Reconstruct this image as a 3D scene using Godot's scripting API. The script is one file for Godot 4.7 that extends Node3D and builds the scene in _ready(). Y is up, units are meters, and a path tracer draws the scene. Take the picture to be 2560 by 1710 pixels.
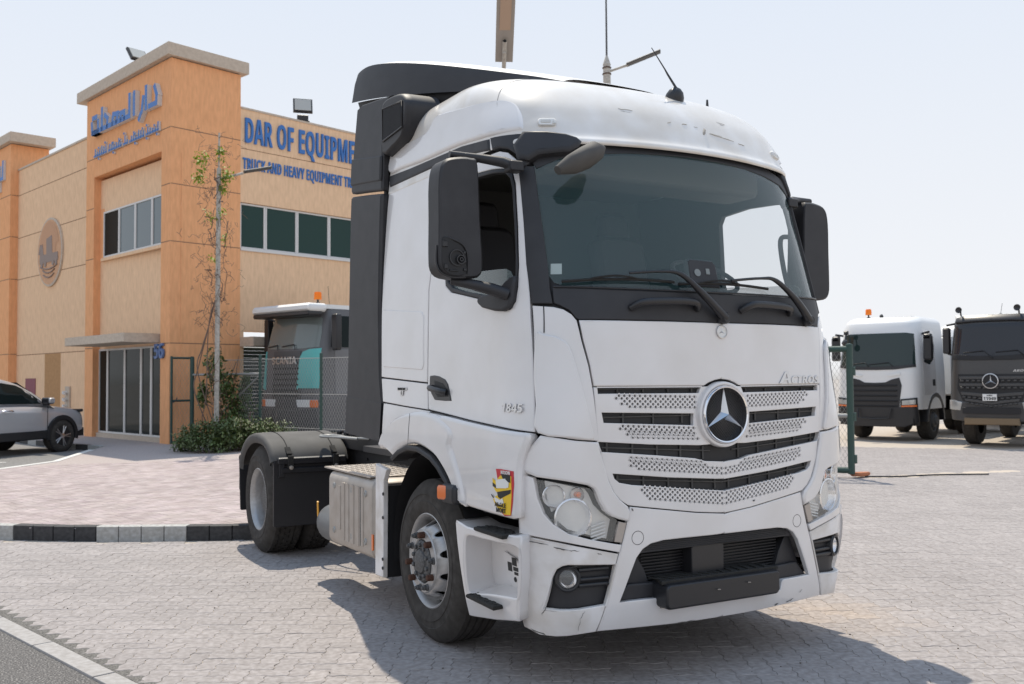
extends Node3D
# A white tractor unit parked on block paving before an orange depot, midday sun from behind.

var M := {}
var rng := RandomNumberGenerator.new()

func _ready() -> void:
	rng.seed = 11
	# ---- camera
	var cam := Camera3D.new()
	cam.name = "camera"
	cam.position = Vector3(-3.735, 1.633, 5.602)
	cam.rotation = Vector3(deg_to_rad(2.167), deg_to_rad(-29.612), deg_to_rad(-0.391))
	var lens := CameraAttributesPhysical.new()
	lens.frustum_focal_length = 34.2
	lens.frustum_focus_distance = 5.6
	lens.exposure_aperture = 5.0
	lens.frustum_near = 0.1
	lens.frustum_far = 1500.0
	cam.attributes = lens
	cam.fov = 38.73
	cam.far = 1500.0
	add_child(cam)
	# ---- sky, sun, exposure
	var sky_mat := ProceduralSkyMaterial.new()
	sky_mat.sky_top_color = Color(0.60, 0.785, 0.99)
	sky_mat.sky_horizon_color = Color(0.972, 0.976, 0.985)
	sky_mat.sky_curve = 1.0
	sky_mat.ground_horizon_color = Color(0.80, 0.78, 0.75)
	sky_mat.ground_bottom_color = Color(0.55, 0.52, 0.48)
	sky_mat.sun_angle_max = 0.6
	sky_mat.sun_curve = 0.05
	var env := Environment.new()
	env.background_mode = Environment.BG_SKY
	env.sky = Sky.new()
	env.sky.sky_material = sky_mat
	env.tonemap_mode = Environment.TONE_MAPPER_LINEAR
	env.tonemap_exposure = 0.975
	env.sdfgi_enabled = true
	env.ssao_enabled = true
	env.ssil_enabled = true
	var we := WorldEnvironment.new()
	we.name = "environment"
	we.environment = env
	add_child(we)
	var sun := DirectionalLight3D.new()
	sun.name = "sun"
	sun.light_energy = 1.45
	sun.light_color = Color(1.0, 0.96, 0.89)
	sun.light_angular_distance = 0.5
	sun.shadow_enabled = true
	add_child(sun)
	sun.look_at_from_position(Vector3.ZERO, -Vector3(0.14, 1.0, -0.473))
	# ---- the place
	materials()
	build_ground()
	build_depot()
	build_background()
	build_tractor()

func materials() -> void:
	M.paint = grained(lin(0.755, 0.735, 0.735), 0.30, noise_tex(3, 0.006, Color(0.955, 0.95, 0.94), Color(1, 1, 1)), 0.6, 0.0, {"clearcoat_enabled": true, "clearcoat": 1.0, "clearcoat_roughness": 0.04})
	M.roof_paint = grained(lin(0.79, 0.77, 0.75), 0.36, noise_tex(33, 0.008, Color(0.93, 0.91, 0.88), Color(1, 1, 1), 512, FastNoiseLite.TYPE_SIMPLEX_SMOOTH, 5, 0.5, 0.2), 0.8, 0.0, {"clearcoat_enabled": true, "clearcoat": 0.6, "clearcoat_roughness": 0.12})
	M.paint_dirty = grained(lin(0.78, 0.76, 0.755), 0.42, noise_tex(4, 0.012, Color(0.91, 0.895, 0.87), Color(1, 1, 1), 512, FastNoiseLite.TYPE_SIMPLEX_SMOOTH, 5, 0.5, 0.25), 0.7, 0.0, {"clearcoat_enabled": true, "clearcoat": 0.25, "clearcoat_roughness": 0.15})
	M.plastic = grained(lin(0.030, 0.030, 0.034), 0.55, noise_tex(5, 0.01, Color(0.8, 0.8, 0.82), Color(1, 1, 1)), 1.0)
	M.plastic_dusty = grained(lin(0.10, 0.095, 0.09), 0.75, noise_tex(6, 0.008, Color(0.72, 0.72, 0.72), Color(1, 1, 1)), 1.0)
	M.black = mat(lin(0.012, 0.012, 0.014), 0.6)
	M.satin = mat(lin(0.02, 0.02, 0.023), 0.38)
	M.rubber = grained(lin(0.028, 0.027, 0.026), 0.85, noise_tex(7, 0.02, Color(0.7, 0.68, 0.65), Color(1, 1, 1)), 2.0)
	M.tyre = grained(lin(0.066, 0.060, 0.055), 0.9, noise_tex(8, 0.015, Color(0.62, 0.6, 0.58), Color(1, 1, 1), 512, FastNoiseLite.TYPE_SIMPLEX_SMOOTH, 5), 1.5)
	M.chrome = mat(lin(0.82, 0.82, 0.84), 0.08, 1.0)
	M.silver = mat(lin(0.62, 0.62, 0.63), 0.28, 1.0)
	M.rim = grained(lin(.46, .46, .47), .42, noise_tex(9, 0.02, Color(.88, .87, .85), Color(1, 1, 1)), 2.5, 0.55)
	M.hub = grained(lin(0.16, 0.165, 0.175), 0.6, noise_tex(10, 0.03, Color(0.6, 0.58, 0.55), Color(1, 1, 1)), 3.0, 0.3)
	M.rust = grained(lin(0.13, 0.06, 0.035), 0.9, noise_tex(12, 0.05, Color(0.5, 0.45, 0.45), Color(1, 1, 1)), 4.0)
	M.alu = grained(lin(0.47, 0.43, 0.39), 0.45, noise_tex(13, 0.01, Color(0.90, 0.88, 0.86), Color(1, 1, 1)), 1.2, 0.35)
	M.glass = glass(lin(0.10, 0.20, 0.21, 0.22))
	M.glass_dark = mat(lin(0.012, 0.018, 0.018), 0.05, 0.0, {"metallic_specular": .22})
	M.glass_green = mat(lin(0.018, 0.048, 0.042), 0.06, 0.0, {"metallic_specular": .32})
	M.lens = glass(lin(0.75, 0.76, 0.74, 0.14), 0.04)
	M.amber = mat(lin(0.75, 0.16, 0.02), 0.2, 0.0, {"clearcoat_enabled": true})
	M.amber_bright = mat(lin(0.95, 0.33, 0.02), 0.25, 0.0, {"backlight_enabled": true, "backlight": Color(0.9, 0.4, 0.05)})
	M.interior = grained(lin(0.10, 0.10, 0.098), 0.8, noise_tex(14, 0.03, Color(0.8, 0.8, 0.8), Color(1, 1, 1)), 2.0)
	M.interior_plain = mat(lin(.085, .085, .083), .85)
	M.interior_light = mat(lin(.14, .14, .13), 0.85)
	M.seat = mat(lin(0.05, 0.05, 0.055), 0.9)
	M.yellow = mat(lin(0.80, 0.52, 0.02), 0.5)
	M.red = mat(lin(0.55, 0.03, 0.04), 0.5)
	M.white = mat(lin(0.75, 0.75, 0.74), 0.5)
	M.print_black = mat(lin(0.02, 0.02, 0.02), 0.6)
	M.green_paint = grained(lin(0.035, 0.085, 0.07), 0.5, noise_tex(15, 0.05, Color(0.75, 0.75, 0.75), Color(1, 1, 1)), 3.0)
	M.galv = mat(lin(0.34, 0.34, 0.33), 0.5, 0.5)
	M.gunmetal = mat(lin(0.045, 0.044, 0.045), 0.35, 0.2, {"clearcoat_enabled": true, "clearcoat": 0.5})
	M.teal = mat(lin(0.10, 0.44, 0.42), 0.35)
	M.font = SystemFont.new()
	M.font.font_names = PackedStringArray(["Droid Sans"])
	M.font.font_weight = 700

# ---------------------------------------------------------------- mesh helpers
class MB:
	var v := PackedVector3Array()
	var n := PackedVector3Array()
	var uv := PackedVector2Array()
	func tri(a: Vector3, b: Vector3, c: Vector3, na: Vector3, nb: Vector3, nc: Vector3, ua := Vector2.ZERO, ub := Vector2.ZERO, uc := Vector2.ZERO) -> void:
		if (b - a).cross(c - a).dot(na + nb + nc) > 0.0:
			v.append(a); v.append(c); v.append(b)
			n.append(na); n.append(nc); n.append(nb)
			uv.append(ua); uv.append(uc); uv.append(ub)
		else:
			v.append(a); v.append(b); v.append(c)
			n.append(na); n.append(nb); n.append(nc)
			uv.append(ua); uv.append(ub); uv.append(uc)
	func quad(a: Vector3, b: Vector3, c: Vector3, d: Vector3, nn: Vector3) -> void:
		tri(a, b, c, nn, nn, nn, Vector2(0, 1), Vector2(1, 1), Vector2(1, 0))
		tri(a, c, d, nn, nn, nn, Vector2(0, 1), Vector2(1, 0), Vector2(0, 0))
	func quad4(a: Vector3, b: Vector3, c: Vector3, d: Vector3, na: Vector3, nb: Vector3, nc: Vector3, nd: Vector3) -> void:
		tri(a, b, c, na, nb, nc)
		tri(a, c, d, na, nc, nd)
	func append(o: MB, xf := Transform3D()) -> void:
		for i in o.v.size():
			v.append(xf * o.v[i]); n.append((xf.basis * o.n[i]).normalized()); uv.append(o.uv[i])
	func mesh() -> ArrayMesh:
		var a := []
		a.resize(Mesh.ARRAY_MAX)
		a[Mesh.ARRAY_VERTEX] = v; a[Mesh.ARRAY_NORMAL] = n; a[Mesh.ARRAY_TEX_UV] = uv
		var m := ArrayMesh.new()
		m.add_surface_from_arrays(Mesh.PRIMITIVE_TRIANGLES, a)
		return m
	# grid of points, rows by columns, smooth normals pointing away from the side given by flip
	func grid(rows: Array, closed: bool, flip := false) -> void:
		var R := rows.size()
		var K: int = rows[0].size()
		var nn := []
		for i in R:
			var line := PackedVector3Array()
			for j in K:
				var i0 := maxi(i - 1, 0)
				var i1 := mini(i + 1, R - 1)
				var j0 := (j - 1 + K) % K if closed else maxi(j - 1, 0)
				var j1 := (j + 1) % K if closed else mini(j + 1, K - 1)
				var c: Vector3 = (rows[i1][j] - rows[i0][j]).cross(rows[i][j1] - rows[i][j0])
				if c.length_squared() < 1e-16:
					c = (rows[i1][j1] - rows[i0][j0]).cross(rows[i0][j1] - rows[i1][j0])
				line.append(c.normalized() * (-1.0 if flip else 1.0))
			nn.append(line)
		for i in R - 1:
			for j in (K if closed else K - 1):
				var k := (j + 1) % K
				quad4(rows[i][j], rows[i][k], rows[i + 1][k], rows[i + 1][j], nn[i][j], nn[i][k], nn[i + 1][k], nn[i + 1][j])
	func fan(ring: PackedVector3Array, nn: Vector3) -> void:
		var c := Vector3.ZERO
		for p in ring:
			c += p
		c /= ring.size()
		for j in ring.size():
			tri(c, ring[j], ring[(j + 1) % ring.size()], nn, nn, nn)
	func loft(rings: Array, caps := true) -> void:
		# orientation found from the first ring's centre
		var c0 := Vector3.ZERO
		var mid: int = rings.size() / 2
		for p in rings[mid]:
			c0 += p
		c0 /= rings[mid].size()
		var i0 := maxi(mid - 1, 0)
		var i1 := mini(mid + 1, rings.size() - 1)
		var g: Vector3 = (rings[i1][0] - rings[i0][0]).cross(rings[mid][1] - rings[mid][rings[mid].size() - 1])
		grid(rings, true, g.dot(rings[mid][0] - c0) < 0.0)
		if caps:
			var ca := Vector3.ZERO
			var cb := Vector3.ZERO
			for p in rings[0]:
				ca += p
			for p in rings[-1]:
				cb += p
			var d := (cb - ca).normalized()
			fan(rings[0], -d)
			fan(rings[-1], d)
	func tube(pts: Array, r, seg := 8, caps := true) -> void:
		var rings := []
		var up := Vector3.UP
		var t0: Vector3 = (pts[1] - pts[0]).normalized()
		if absf(t0.dot(up)) > 0.95:
			up = Vector3.RIGHT
		for i in pts.size():
			var t: Vector3 = (pts[mini(i + 1, pts.size() - 1)] - pts[maxi(i - 1, 0)]).normalized()
			var s := t.cross(up).normalized()
			up = s.cross(t).normalized()
			var rr: float = r[i] if r is Array else r
			var ring := PackedVector3Array()
			for k in seg:
				var a := TAU * k / seg
				ring.append(pts[i] + (s * cos(a) + up * sin(a)) * rr)
			rings.append(ring)
		loft(rings, caps)
	# profile of Vector2(radius, height along local y); sharp where the profile turns more than 35 degrees
	func lathe(prof: Array, xf: Transform3D, seg := 24, a0 := 0.0, a1 := TAU) -> void:
		var np := []
		for i in prof.size() - 1:
			var d: Vector2 = prof[i + 1] - prof[i]
			np.append(Vector2(d.y, -d.x).normalized())
		for i in prof.size() - 1:
			var na: Vector2 = np[i]
			var nb: Vector2 = np[i]
			if i > 0 and np[i - 1].dot(np[i]) > 0.82:
				na = (np[i - 1] + np[i]).normalized()
			if i < np.size() - 1 and np[i + 1].dot(np[i]) > 0.82:
				nb = (np[i + 1] + np[i]).normalized()
			var p: Vector2 = prof[i]
			var q: Vector2 = prof[i + 1]
			for k in seg:
				var t0 := a0 + (a1 - a0) * k / seg
				var t1 := a0 + (a1 - a0) * (k + 1) / seg
				var e0 := Vector3(cos(t0), 0, sin(t0))
				var e1 := Vector3(cos(t1), 0, sin(t1))
				var Y := Vector3.UP
				var A := e0 * p.x + Y * p.y
				var B := e1 * p.x + Y * p.y
				var C := e1 * q.x + Y * q.y
				var D := e0 * q.x + Y * q.y
				var nA := xf.basis * (e0 * na.x + Y * na.y)
				var nB := xf.basis * (e1 * na.x + Y * na.y)
				var nC := xf.basis * (e1 * nb.x + Y * nb.y)
				var nD := xf.basis * (e0 * nb.x + Y * nb.y)
				if p.x > 1e-6:
					tri(xf * A, xf * B, xf * C, nA, nB, nC)
				if q.x > 1e-6:
					tri(xf * A, xf * C, xf * D, nA, nC, nD)
	# polygon in local xy, from z = 0 to z = depth, both ends bevelled
	func extrude(poly: PackedVector2Array, depth: float, xf := Transform3D(), bev := 0.0, smooth := false) -> void:
		var ring := poly
		if Geometry2D.is_polygon_clockwise(ring):
			ring = ring.duplicate()
			ring.reverse()
		var K := ring.size()
		var en := []
		for i in K:
			var d: Vector2 = ring[(i + 1) % K] - ring[i]
			en.append(Vector2(d.y, -d.x).normalized())
		var vn := []
		var inner := PackedVector2Array()
		for i in K:
			var m: Vector2 = en[i] + en[(i - 1 + K) % K]
			var ml := m.normalized()
			vn.append(ml)
			inner.append(ring[i] - ml * bev / maxf(0.4, ml.dot(en[i])))
		var tr := Geometry2D.triangulate_polygon(inner)
		if tr.is_empty() and bev > 0.002:
			extrude(poly, depth, xf, bev * 0.6, smooth)
			return
		var B := xf.basis
		var zp := (B * Vector3.BACK).normalized()
		for i in range(0, tr.size(), 3):
			var a := inner[tr[i]]
			var b := inner[tr[i + 1]]
			var c := inner[tr[i + 2]]
			tri(xf * Vector3(a.x, a.y, depth), xf * Vector3(b.x, b.y, depth), xf * Vector3(c.x, c.y, depth), zp, zp, zp, a, b, c)
			tri(xf * Vector3(a.x, a.y, 0), xf * Vector3(b.x, b.y, 0), xf * Vector3(c.x, c.y, 0), -zp, -zp, -zp)
		for i in K:
			var j := (i + 1) % K
			var n0: Vector2 = vn[i] if smooth else en[i]
			var n1: Vector2 = vn[j] if smooth else en[i]
			var N0 := (B * Vector3(n0.x, n0.y, 0)).normalized()
			var N1 := (B * Vector3(n1.x, n1.y, 0)).normalized()
			var p := ring[i]
			var q := ring[j]
			quad4(xf * Vector3(p.x, p.y, bev), xf * Vector3(q.x, q.y, bev), xf * Vector3(q.x, q.y, depth - bev), xf * Vector3(p.x, p.y, depth - bev), N0, N1, N1, N0)
			if bev > 0.0:
				var a := inner[i]
				var b := inner[j]
				quad4(xf * Vector3(p.x, p.y, depth - bev), xf * Vector3(q.x, q.y, depth - bev), xf * Vector3(b.x, b.y, depth), xf * Vector3(a.x, a.y, depth), N0, N1, (N1 + zp).normalized(), (N0 + zp).normalized())
				quad4(xf * Vector3(p.x, p.y, bev), xf * Vector3(q.x, q.y, bev), xf * Vector3(b.x, b.y, 0), xf * Vector3(a.x, a.y, 0), N0, N1, (N1 - zp).normalized(), (N0 - zp).normalized())
	func box(size: Vector3, xf := Transform3D(), bev := 0.0, rad := 0.0) -> void:
		var w := size.x / 2
		var h := size.y / 2
		var poly := PackedVector2Array([Vector2(-w, -h), Vector2(w, -h), Vector2(w, h), Vector2(-w, h)])
		if rad > 0.0:
			poly = MB.rrect(-w, -h, w, h, rad)
		extrude(poly, size.z, xf * Transform3D(Basis(), Vector3(0, 0, -size.z / 2)), bev, rad > 0.0)
	static func rrect(x0: float, y0: float, x1: float, y1: float, r: float, seg := 4) -> PackedVector2Array:
		var p := PackedVector2Array()
		for c in [[x1 - r, y0 + r, -PI / 2], [x1 - r, y1 - r, 0.0], [x0 + r, y1 - r, PI / 2], [x0 + r, y0 + r, PI]]:
			for k in seg + 1:
				var a: float = c[2] + PI / 2 * k / seg
				p.append(Vector2(c[0] + r * cos(a), c[1] + r * sin(a)))
		return p
	static func nrm(fn: Callable, p: Vector2, ref: Vector3) -> Vector3:
		var e := 0.004
		var c: Vector3 = fn.call(p)
		var du: Vector3 = fn.call(p + Vector2(e, 0)) - fn.call(p - Vector2(e, 0))
		var dv: Vector3 = fn.call(p + Vector2(0, e)) - fn.call(p - Vector2(0, e))
		var g := du.cross(dv).normalized()
		return g if g.dot(c - ref) > 0.0 else -g
	# a panel: outline on the surface fn, raised by off, with thickness, holes and rounded edges
	func patch(outline: PackedVector2Array, fn: Callable, off := 0.0, thick := 0.02, ref := Vector3(0, 1.6, -0.2), cell := 0.09, bev := 0.004, holes := [], gap := 0.0025, cuts := []) -> void:
		var rings := [outline]
		rings.append_array(holes)
		var inners := []
		for q in rings.size():
			var ring := PackedVector2Array()
			var src: PackedVector2Array = rings[q]
			if Geometry2D.is_polygon_clockwise(src) != (q > 0):
				src = src.duplicate()
				src.reverse()
			for i in src.size():
				var a := src[i]
				var b := src[(i + 1) % src.size()]
				var m := maxi(1, int(ceil(a.distance_to(b) / 0.06)))
				for k in m:
					ring.append(a.lerp(b, float(k) / m))
			var K := ring.size()
			var base := PackedVector2Array()
			var inner := PackedVector2Array()
			for i in K:
				var e0 := (ring[i] - ring[(i - 1 + K) % K]).normalized()
				var e1 := (ring[(i + 1) % K] - ring[i]).normalized()
				var o := (Vector2(e0.y, -e0.x) + Vector2(e1.y, -e1.x)).normalized()
				var s := 1.0 / maxf(0.5, o.dot(Vector2(e1.y, -e1.x)))
				base.append(ring[i] - o * gap * s)
				inner.append(ring[i] - o * (gap + bev) * s)
			inners.append(inner)
			var P0 := []
			for i in K:
				var nn := MB.nrm(fn, inner[i], ref)
				var c: Vector3 = fn.call(inner[i])
				var d: Vector3 = fn.call(base[i])
				var out := (d - c)
				out = (out - nn * out.dot(nn)).normalized()
				P0.append([c + nn * off, d + nn * (off - bev), d + nn * (off - thick), nn, (nn + out).normalized(), out])
			for i in K:
				var A: Array = P0[i]
				var B: Array = P0[(i + 1) % K]
				quad4(A[0], B[0], B[1], A[1], A[3], B[3], B[4], A[4])
				if thick > bev:
					quad4(A[1], B[1], B[2], A[2], A[5], B[5], B[5], A[5])
		var lo: Vector2 = inners[0][0]
		var hi := lo
		for p in inners[0]:
			lo = lo.min(p)
			hi = hi.max(p)
		var nx := maxi(1, int(ceil((hi.x - lo.x) / cell)))
		var ny := maxi(1, int(ceil((hi.y - lo.y) / cell)))
		var cache := {}
		for i in nx:
			for j in ny:
				var x0 := lerpf(lo.x, hi.x, float(i) / nx)
				var x1 := lerpf(lo.x, hi.x, float(i + 1) / nx)
				var y0 := lerpf(lo.y, hi.y, float(j) / ny)
				var y1 := lerpf(lo.y, hi.y, float(j + 1) / ny)
				var sq := PackedVector2Array([Vector2(x0, y0), Vector2(x1, y0), Vector2(x1, y1), Vector2(x0, y1)])
				var bits: Array = Geometry2D.intersect_polygons(inners[0], sq)
				for q in range(1, inners.size()):
					var next := []
					for b in bits:
						next.append_array(Geometry2D.clip_polygons(b, inners[q]))
					bits = next
				for q in cuts:
					var next := []
					for b in bits:
						next.append_array(Geometry2D.clip_polygons(b, q))
					bits = next
				for b in bits:
					var tr := Geometry2D.triangulate_polygon(b)
					var pp := []
					for p in b:
						var key := Vector2i(roundi(p.x * 20000), roundi(p.y * 20000))
						if not cache.has(key):
							var nn := MB.nrm(fn, p, ref)
							cache[key] = [fn.call(p) + nn * off, nn]
						pp.append(cache[key])
					for k in range(0, tr.size(), 3):
						var A: Array = pp[tr[k]]
						var B: Array = pp[tr[k + 1]]
						var C: Array = pp[tr[k + 2]]
						tri(A[0], B[0], C[0], A[1], B[1], C[1], b[tr[k]], b[tr[k + 1]], b[tr[k + 2]])

# a vehicle front: plan curve by height; front parabola, corner, straight side
class Shell:
	var tab := []
	var step := 0.01
	func _init(T: Array, top: float, w := 5) -> void:
		var raw := []
		var y := 0.0
		while y <= top + 0.0001:
			var k := 0
			while k < T.size() - 2 and y > T[k + 1][0]:
				k += 1
			var t: float = clampf((y - T[k][0]) / (T[k + 1][0] - T[k][0]), 0, 1)
			var r := []
			for c in range(1, 6):
				r.append(lerpf(T[k][c], T[k + 1][c], t))
			raw.append(r)
			y += step
		tab = soft(soft(raw, w), w)
	func soft(a: Array, w: int) -> Array:
		var o := []
		for i in a.size():
			var k := mini(w, mini(i, a.size() - 1 - i))
			var s := [0.0, 0.0, 0.0, 0.0, 0.0]
			for j in range(i - k, i + k + 1):
				for c in 5:
					s[c] += a[j][c]
			for c in 5:
				s[c] /= 2 * k + 1
			o.append(s)
		return o
	func row(y: float) -> Array:
		var t := clampf(y / step, 0.0, tab.size() - 1.001)
		var i := int(t)
		var f := t - i
		var a: Array = tab[i]
		var b: Array = tab[i + 1]
		return [lerpf(a[0], b[0], f), lerpf(a[1], b[1], f), lerpf(a[2], b[2], f), lerpf(a[3], b[3], f), lerpf(a[4], b[4], f)]
	func zf(x: float, y: float) -> float:
		var r := row(y)
		x = absf(x)
		if x <= r[3]:
			return r[0] - r[1] * x * x
		var p0: float = r[0] - r[1] * r[3] * r[3]
		var d: float = r[2] - r[3]
		var c: float = p0 - 2 * r[1] * r[3] * d
		var t := 1.0 - sqrt(maxf(0.0, 1.0 - (x - r[3]) / d))
		return p0 * (1 - t) * (1 - t) + 2 * t * (1 - t) * c + t * t * r[4]
	func xs(z: float, y: float) -> float:
		var r := row(y)
		if z <= r[4]:
			return r[2]
		var p0: float = r[0] - r[1] * r[3] * r[3]
		var d: float = r[2] - r[3]
		var c: float = p0 - 2 * r[1] * r[3] * d
		var A: float = p0 - 2 * c + r[4]
		var B := 2 * (c - p0)
		var t := (-B - sqrt(maxf(0.0, B * B - 4 * A * (p0 - z)))) / (2 * A)
		t = clampf(t, 0, 1)
		return r[3] + d * (1 - (1 - t) * (1 - t))
	func front(p: Vector2) -> Vector3:
		return Vector3(p.x, p.y, zf(p.x, p.y))
	func right(p: Vector2) -> Vector3:
		return Vector3(-xs(p.x, p.y), p.y, p.x)
	func left(p: Vector2) -> Vector3:
		return Vector3(xs(p.x, p.y), p.y, p.x)

static func V(a: Array) -> PackedVector2Array:
	var p := PackedVector2Array()
	for i in range(0, a.size(), 2):
		p.append(Vector2(a[i], a[i + 1]))
	return p
static func mirror(p: PackedVector2Array) -> PackedVector2Array:
	var q := PackedVector2Array()
	for i in range(p.size() - 1, -1, -1):
		q.append(Vector2(-p[i].x, p[i].y))
	return q
static func both(a: Array) -> PackedVector2Array:   # left half from top to bottom, closed by its mirror image
	var p := V(a)
	p.append_array(mirror(p))
	return p
static func circle(c: Vector2, r: float, seg := 20, ry := -1.0) -> PackedVector2Array:
	var p := PackedVector2Array()
	for k in seg:
		p.append(c + Vector2(r * cos(TAU * k / seg), (r if ry < 0 else ry) * sin(TAU * k / seg)))
	return p
static func curve(a: Array, n := 4, closed := false) -> Array:   # Catmull-Rom through Vector3 or Vector2 points
	var o := []
	var K := a.size()
	for i in (K if closed else K - 1):
		var p0 = a[(i - 1 + K) % K] if closed or i > 0 else a[0]
		var p1 = a[i]
		var p2 = a[(i + 1) % K]
		var p3 = a[(i + 2) % K] if closed or i < K - 2 else a[K - 1]
		for k in n:
			var t := float(k) / n
			o.append(p1.cubic_interpolate(p2, p0, p3, t))
	if not closed:
		o.append(a[K - 1])
	return o
static func cv2(a: Array, n := 4, closed := false) -> PackedVector2Array:
	var p := []
	for i in range(0, a.size(), 2):
		p.append(Vector2(a[i], a[i + 1]))
	return PackedVector2Array(curve(p, n, closed))
static func at(x: float, y: float, z: float, b := Basis()) -> Transform3D:
	return Transform3D(b, Vector3(x, y, z))
static func eul(x: float, y: float, z: float) -> Basis:
	return Basis.from_euler(Vector3(deg_to_rad(x), deg_to_rad(y), deg_to_rad(z)))

# ---------------------------------------------------------------- nodes
func obj(called: String, m, mat: Material, parent: Node = self) -> MeshInstance3D:
	var o := MeshInstance3D.new()
	o.name = called
	o.mesh = m.mesh() if m is MB else m
	o.material_override = mat
	parent.add_child(o, true)
	return o
func thing(called: String, label: String, category: String, xf := Transform3D(), group := "") -> Node3D:
	var o := Node3D.new()
	o.name = called
	o.transform = xf
	tag(o, label, category, group)
	add_child(o, true)
	return o
func tag(o: Node, label: String, category := "", group := "") -> Node:
	o.set_meta("label", label)
	if category:
		o.set_meta("category", category)
	if group:
		o.set_meta("group", group)
	return o
func part(called: String, parent: Node) -> Node3D:
	var o := Node3D.new()
	o.name = called
	parent.add_child(o, true)
	return o
func struct(o: Node) -> Node:
	o.set_meta("kind", "structure")
	return o
func stuff(o: Node) -> Node:
	o.set_meta("kind", "stuff")
	return o

# ---------------------------------------------------------------- materials (colours are linear, real-world values)
static func lin(r: float, g: float, b: float, a := 1.0) -> Color:
	var c := Color(r, g, b).linear_to_srgb()
	c.a = a
	return c
func mat(c: Color, rough := 0.6, metal := 0.0, extra := {}) -> StandardMaterial3D:
	var m := StandardMaterial3D.new()
	m.albedo_color = c
	m.roughness = rough
	m.metallic = metal
	for k in extra:
		m.set(k, extra[k])
	return m
func noise_tex(seed_: int, freq: float, lo: Color, hi: Color, size := 512, type := FastNoiseLite.TYPE_SIMPLEX_SMOOTH, octaves := 4, mid := 0.5, cut := 0.0) -> NoiseTexture2D:
	var n := FastNoiseLite.new()
	n.seed = seed_
	n.noise_type = type
	n.frequency = freq
	n.fractal_octaves = octaves
	var t := NoiseTexture2D.new()
	t.width = size
	t.height = size
	t.seamless = true
	t.noise = n
	var g := Gradient.new()
	g.set_color(0, lo)
	g.set_color(1, hi)
	g.set_offset(0, cut)
	g.set_offset(1, 1.0 - cut)
	t.color_ramp = g
	return t
func grained(c: Color, rough: float, tex: Texture2D, scale: float, metal := 0.0, extra := {}) -> StandardMaterial3D:
	var m := mat(c, rough, metal, extra)
	m.albedo_texture = tex
	m.uv1_triplanar = true
	m.uv1_world_triplanar = true
	m.uv1_scale = Vector3.ONE * scale
	return m
func glass(c: Color, rough := 0.02) -> StandardMaterial3D:
	return mat(c, rough, 0.0, {"transparency": BaseMaterial3D.TRANSPARENCY_ALPHA, "metallic_specular": 0.5, "cull_mode": BaseMaterial3D.CULL_DISABLED})

# ---------------------------------------------------------------- ground, paving, kerbs
func flat(called: String, pts: Array, y: float, m: Material) -> MeshInstance3D:
	var poly := V(pts)
	var b := MB.new()
	var tr := Geometry2D.triangulate_polygon(poly)
	for i in range(0, tr.size(), 3):
		b.tri(Vector3(poly[tr[i]].x, y, poly[tr[i]].y), Vector3(poly[tr[i + 1]].x, y, poly[tr[i + 1]].y), Vector3(poly[tr[i + 2]].x, y, poly[tr[i + 2]].y), Vector3.UP, Vector3.UP, Vector3.UP)
	return obj(called, b, m)

func paver_mesh(upright: bool, m: float, amp: float, gap: float, dep: float, ch: float) -> ArrayMesh:
	# two squares of the grid; every edge carries the same wave, so that the stones interlock
	var w := 1 if upright else 2
	var h := 2 if upright else 1
	var p := []
	for i in w:
		p.append(Vector2(i, 0))
		if amp > 0.0:
			p.append(Vector2(i + .28, amp)); p.append(Vector2(i + .72, -amp))
	for j in h:
		p.append(Vector2(w, j))
		if amp > 0.0:
			p.append(Vector2(w - amp, j + .28)); p.append(Vector2(w + amp, j + .72))
	for i in w:
		p.append(Vector2(w - i, h))
		if amp > 0.0:
			p.append(Vector2(w - i - .28, h - amp)); p.append(Vector2(w - i - .72, h + amp))
	for j in h:
		p.append(Vector2(0, h - j))
		if amp > 0.0:
			p.append(Vector2(amp, h - j - .28)); p.append(Vector2(-amp, h - j - .72))
	var base := PackedVector2Array()
	for q in p:
		base.append((q - Vector2(w, h) / 2.0) * m)
	var K := base.size()
	var a := PackedVector2Array()
	var c := PackedVector2Array()
	for i in K:
		var e0 := (base[i] - base[(i - 1 + K) % K]).normalized()
		var e1 := (base[(i + 1) % K] - base[i]).normalized()
		var o := (Vector2(e0.y, -e0.x) + Vector2(e1.y, -e1.x)).normalized()
		a.append(base[i] - o * gap)
		c.append(base[i] - o * (gap + ch))
	var b := MB.new()
	var tr := Geometry2D.triangulate_polygon(c)
	for i in range(0, tr.size(), 3):
		b.tri(Vector3(c[tr[i]].x, 0, c[tr[i]].y), Vector3(c[tr[i + 1]].x, 0, c[tr[i + 1]].y), Vector3(c[tr[i + 2]].x, 0, c[tr[i + 2]].y), Vector3.UP, Vector3.UP, Vector3.UP)
	for i in K:
		var j := (i + 1) % K
		var e := (base[j] - base[i]).normalized()
		var n := Vector3(e.y, 0.9, -e.x).normalized()
		b.quad4(Vector3(c[i].x, 0, c[i].y), Vector3(c[j].x, 0, c[j].y), Vector3(a[j].x, -dep, a[j].y), Vector3(a[i].x, -dep, a[i].y), n, n, n, n)
	return b.mesh()

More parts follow.
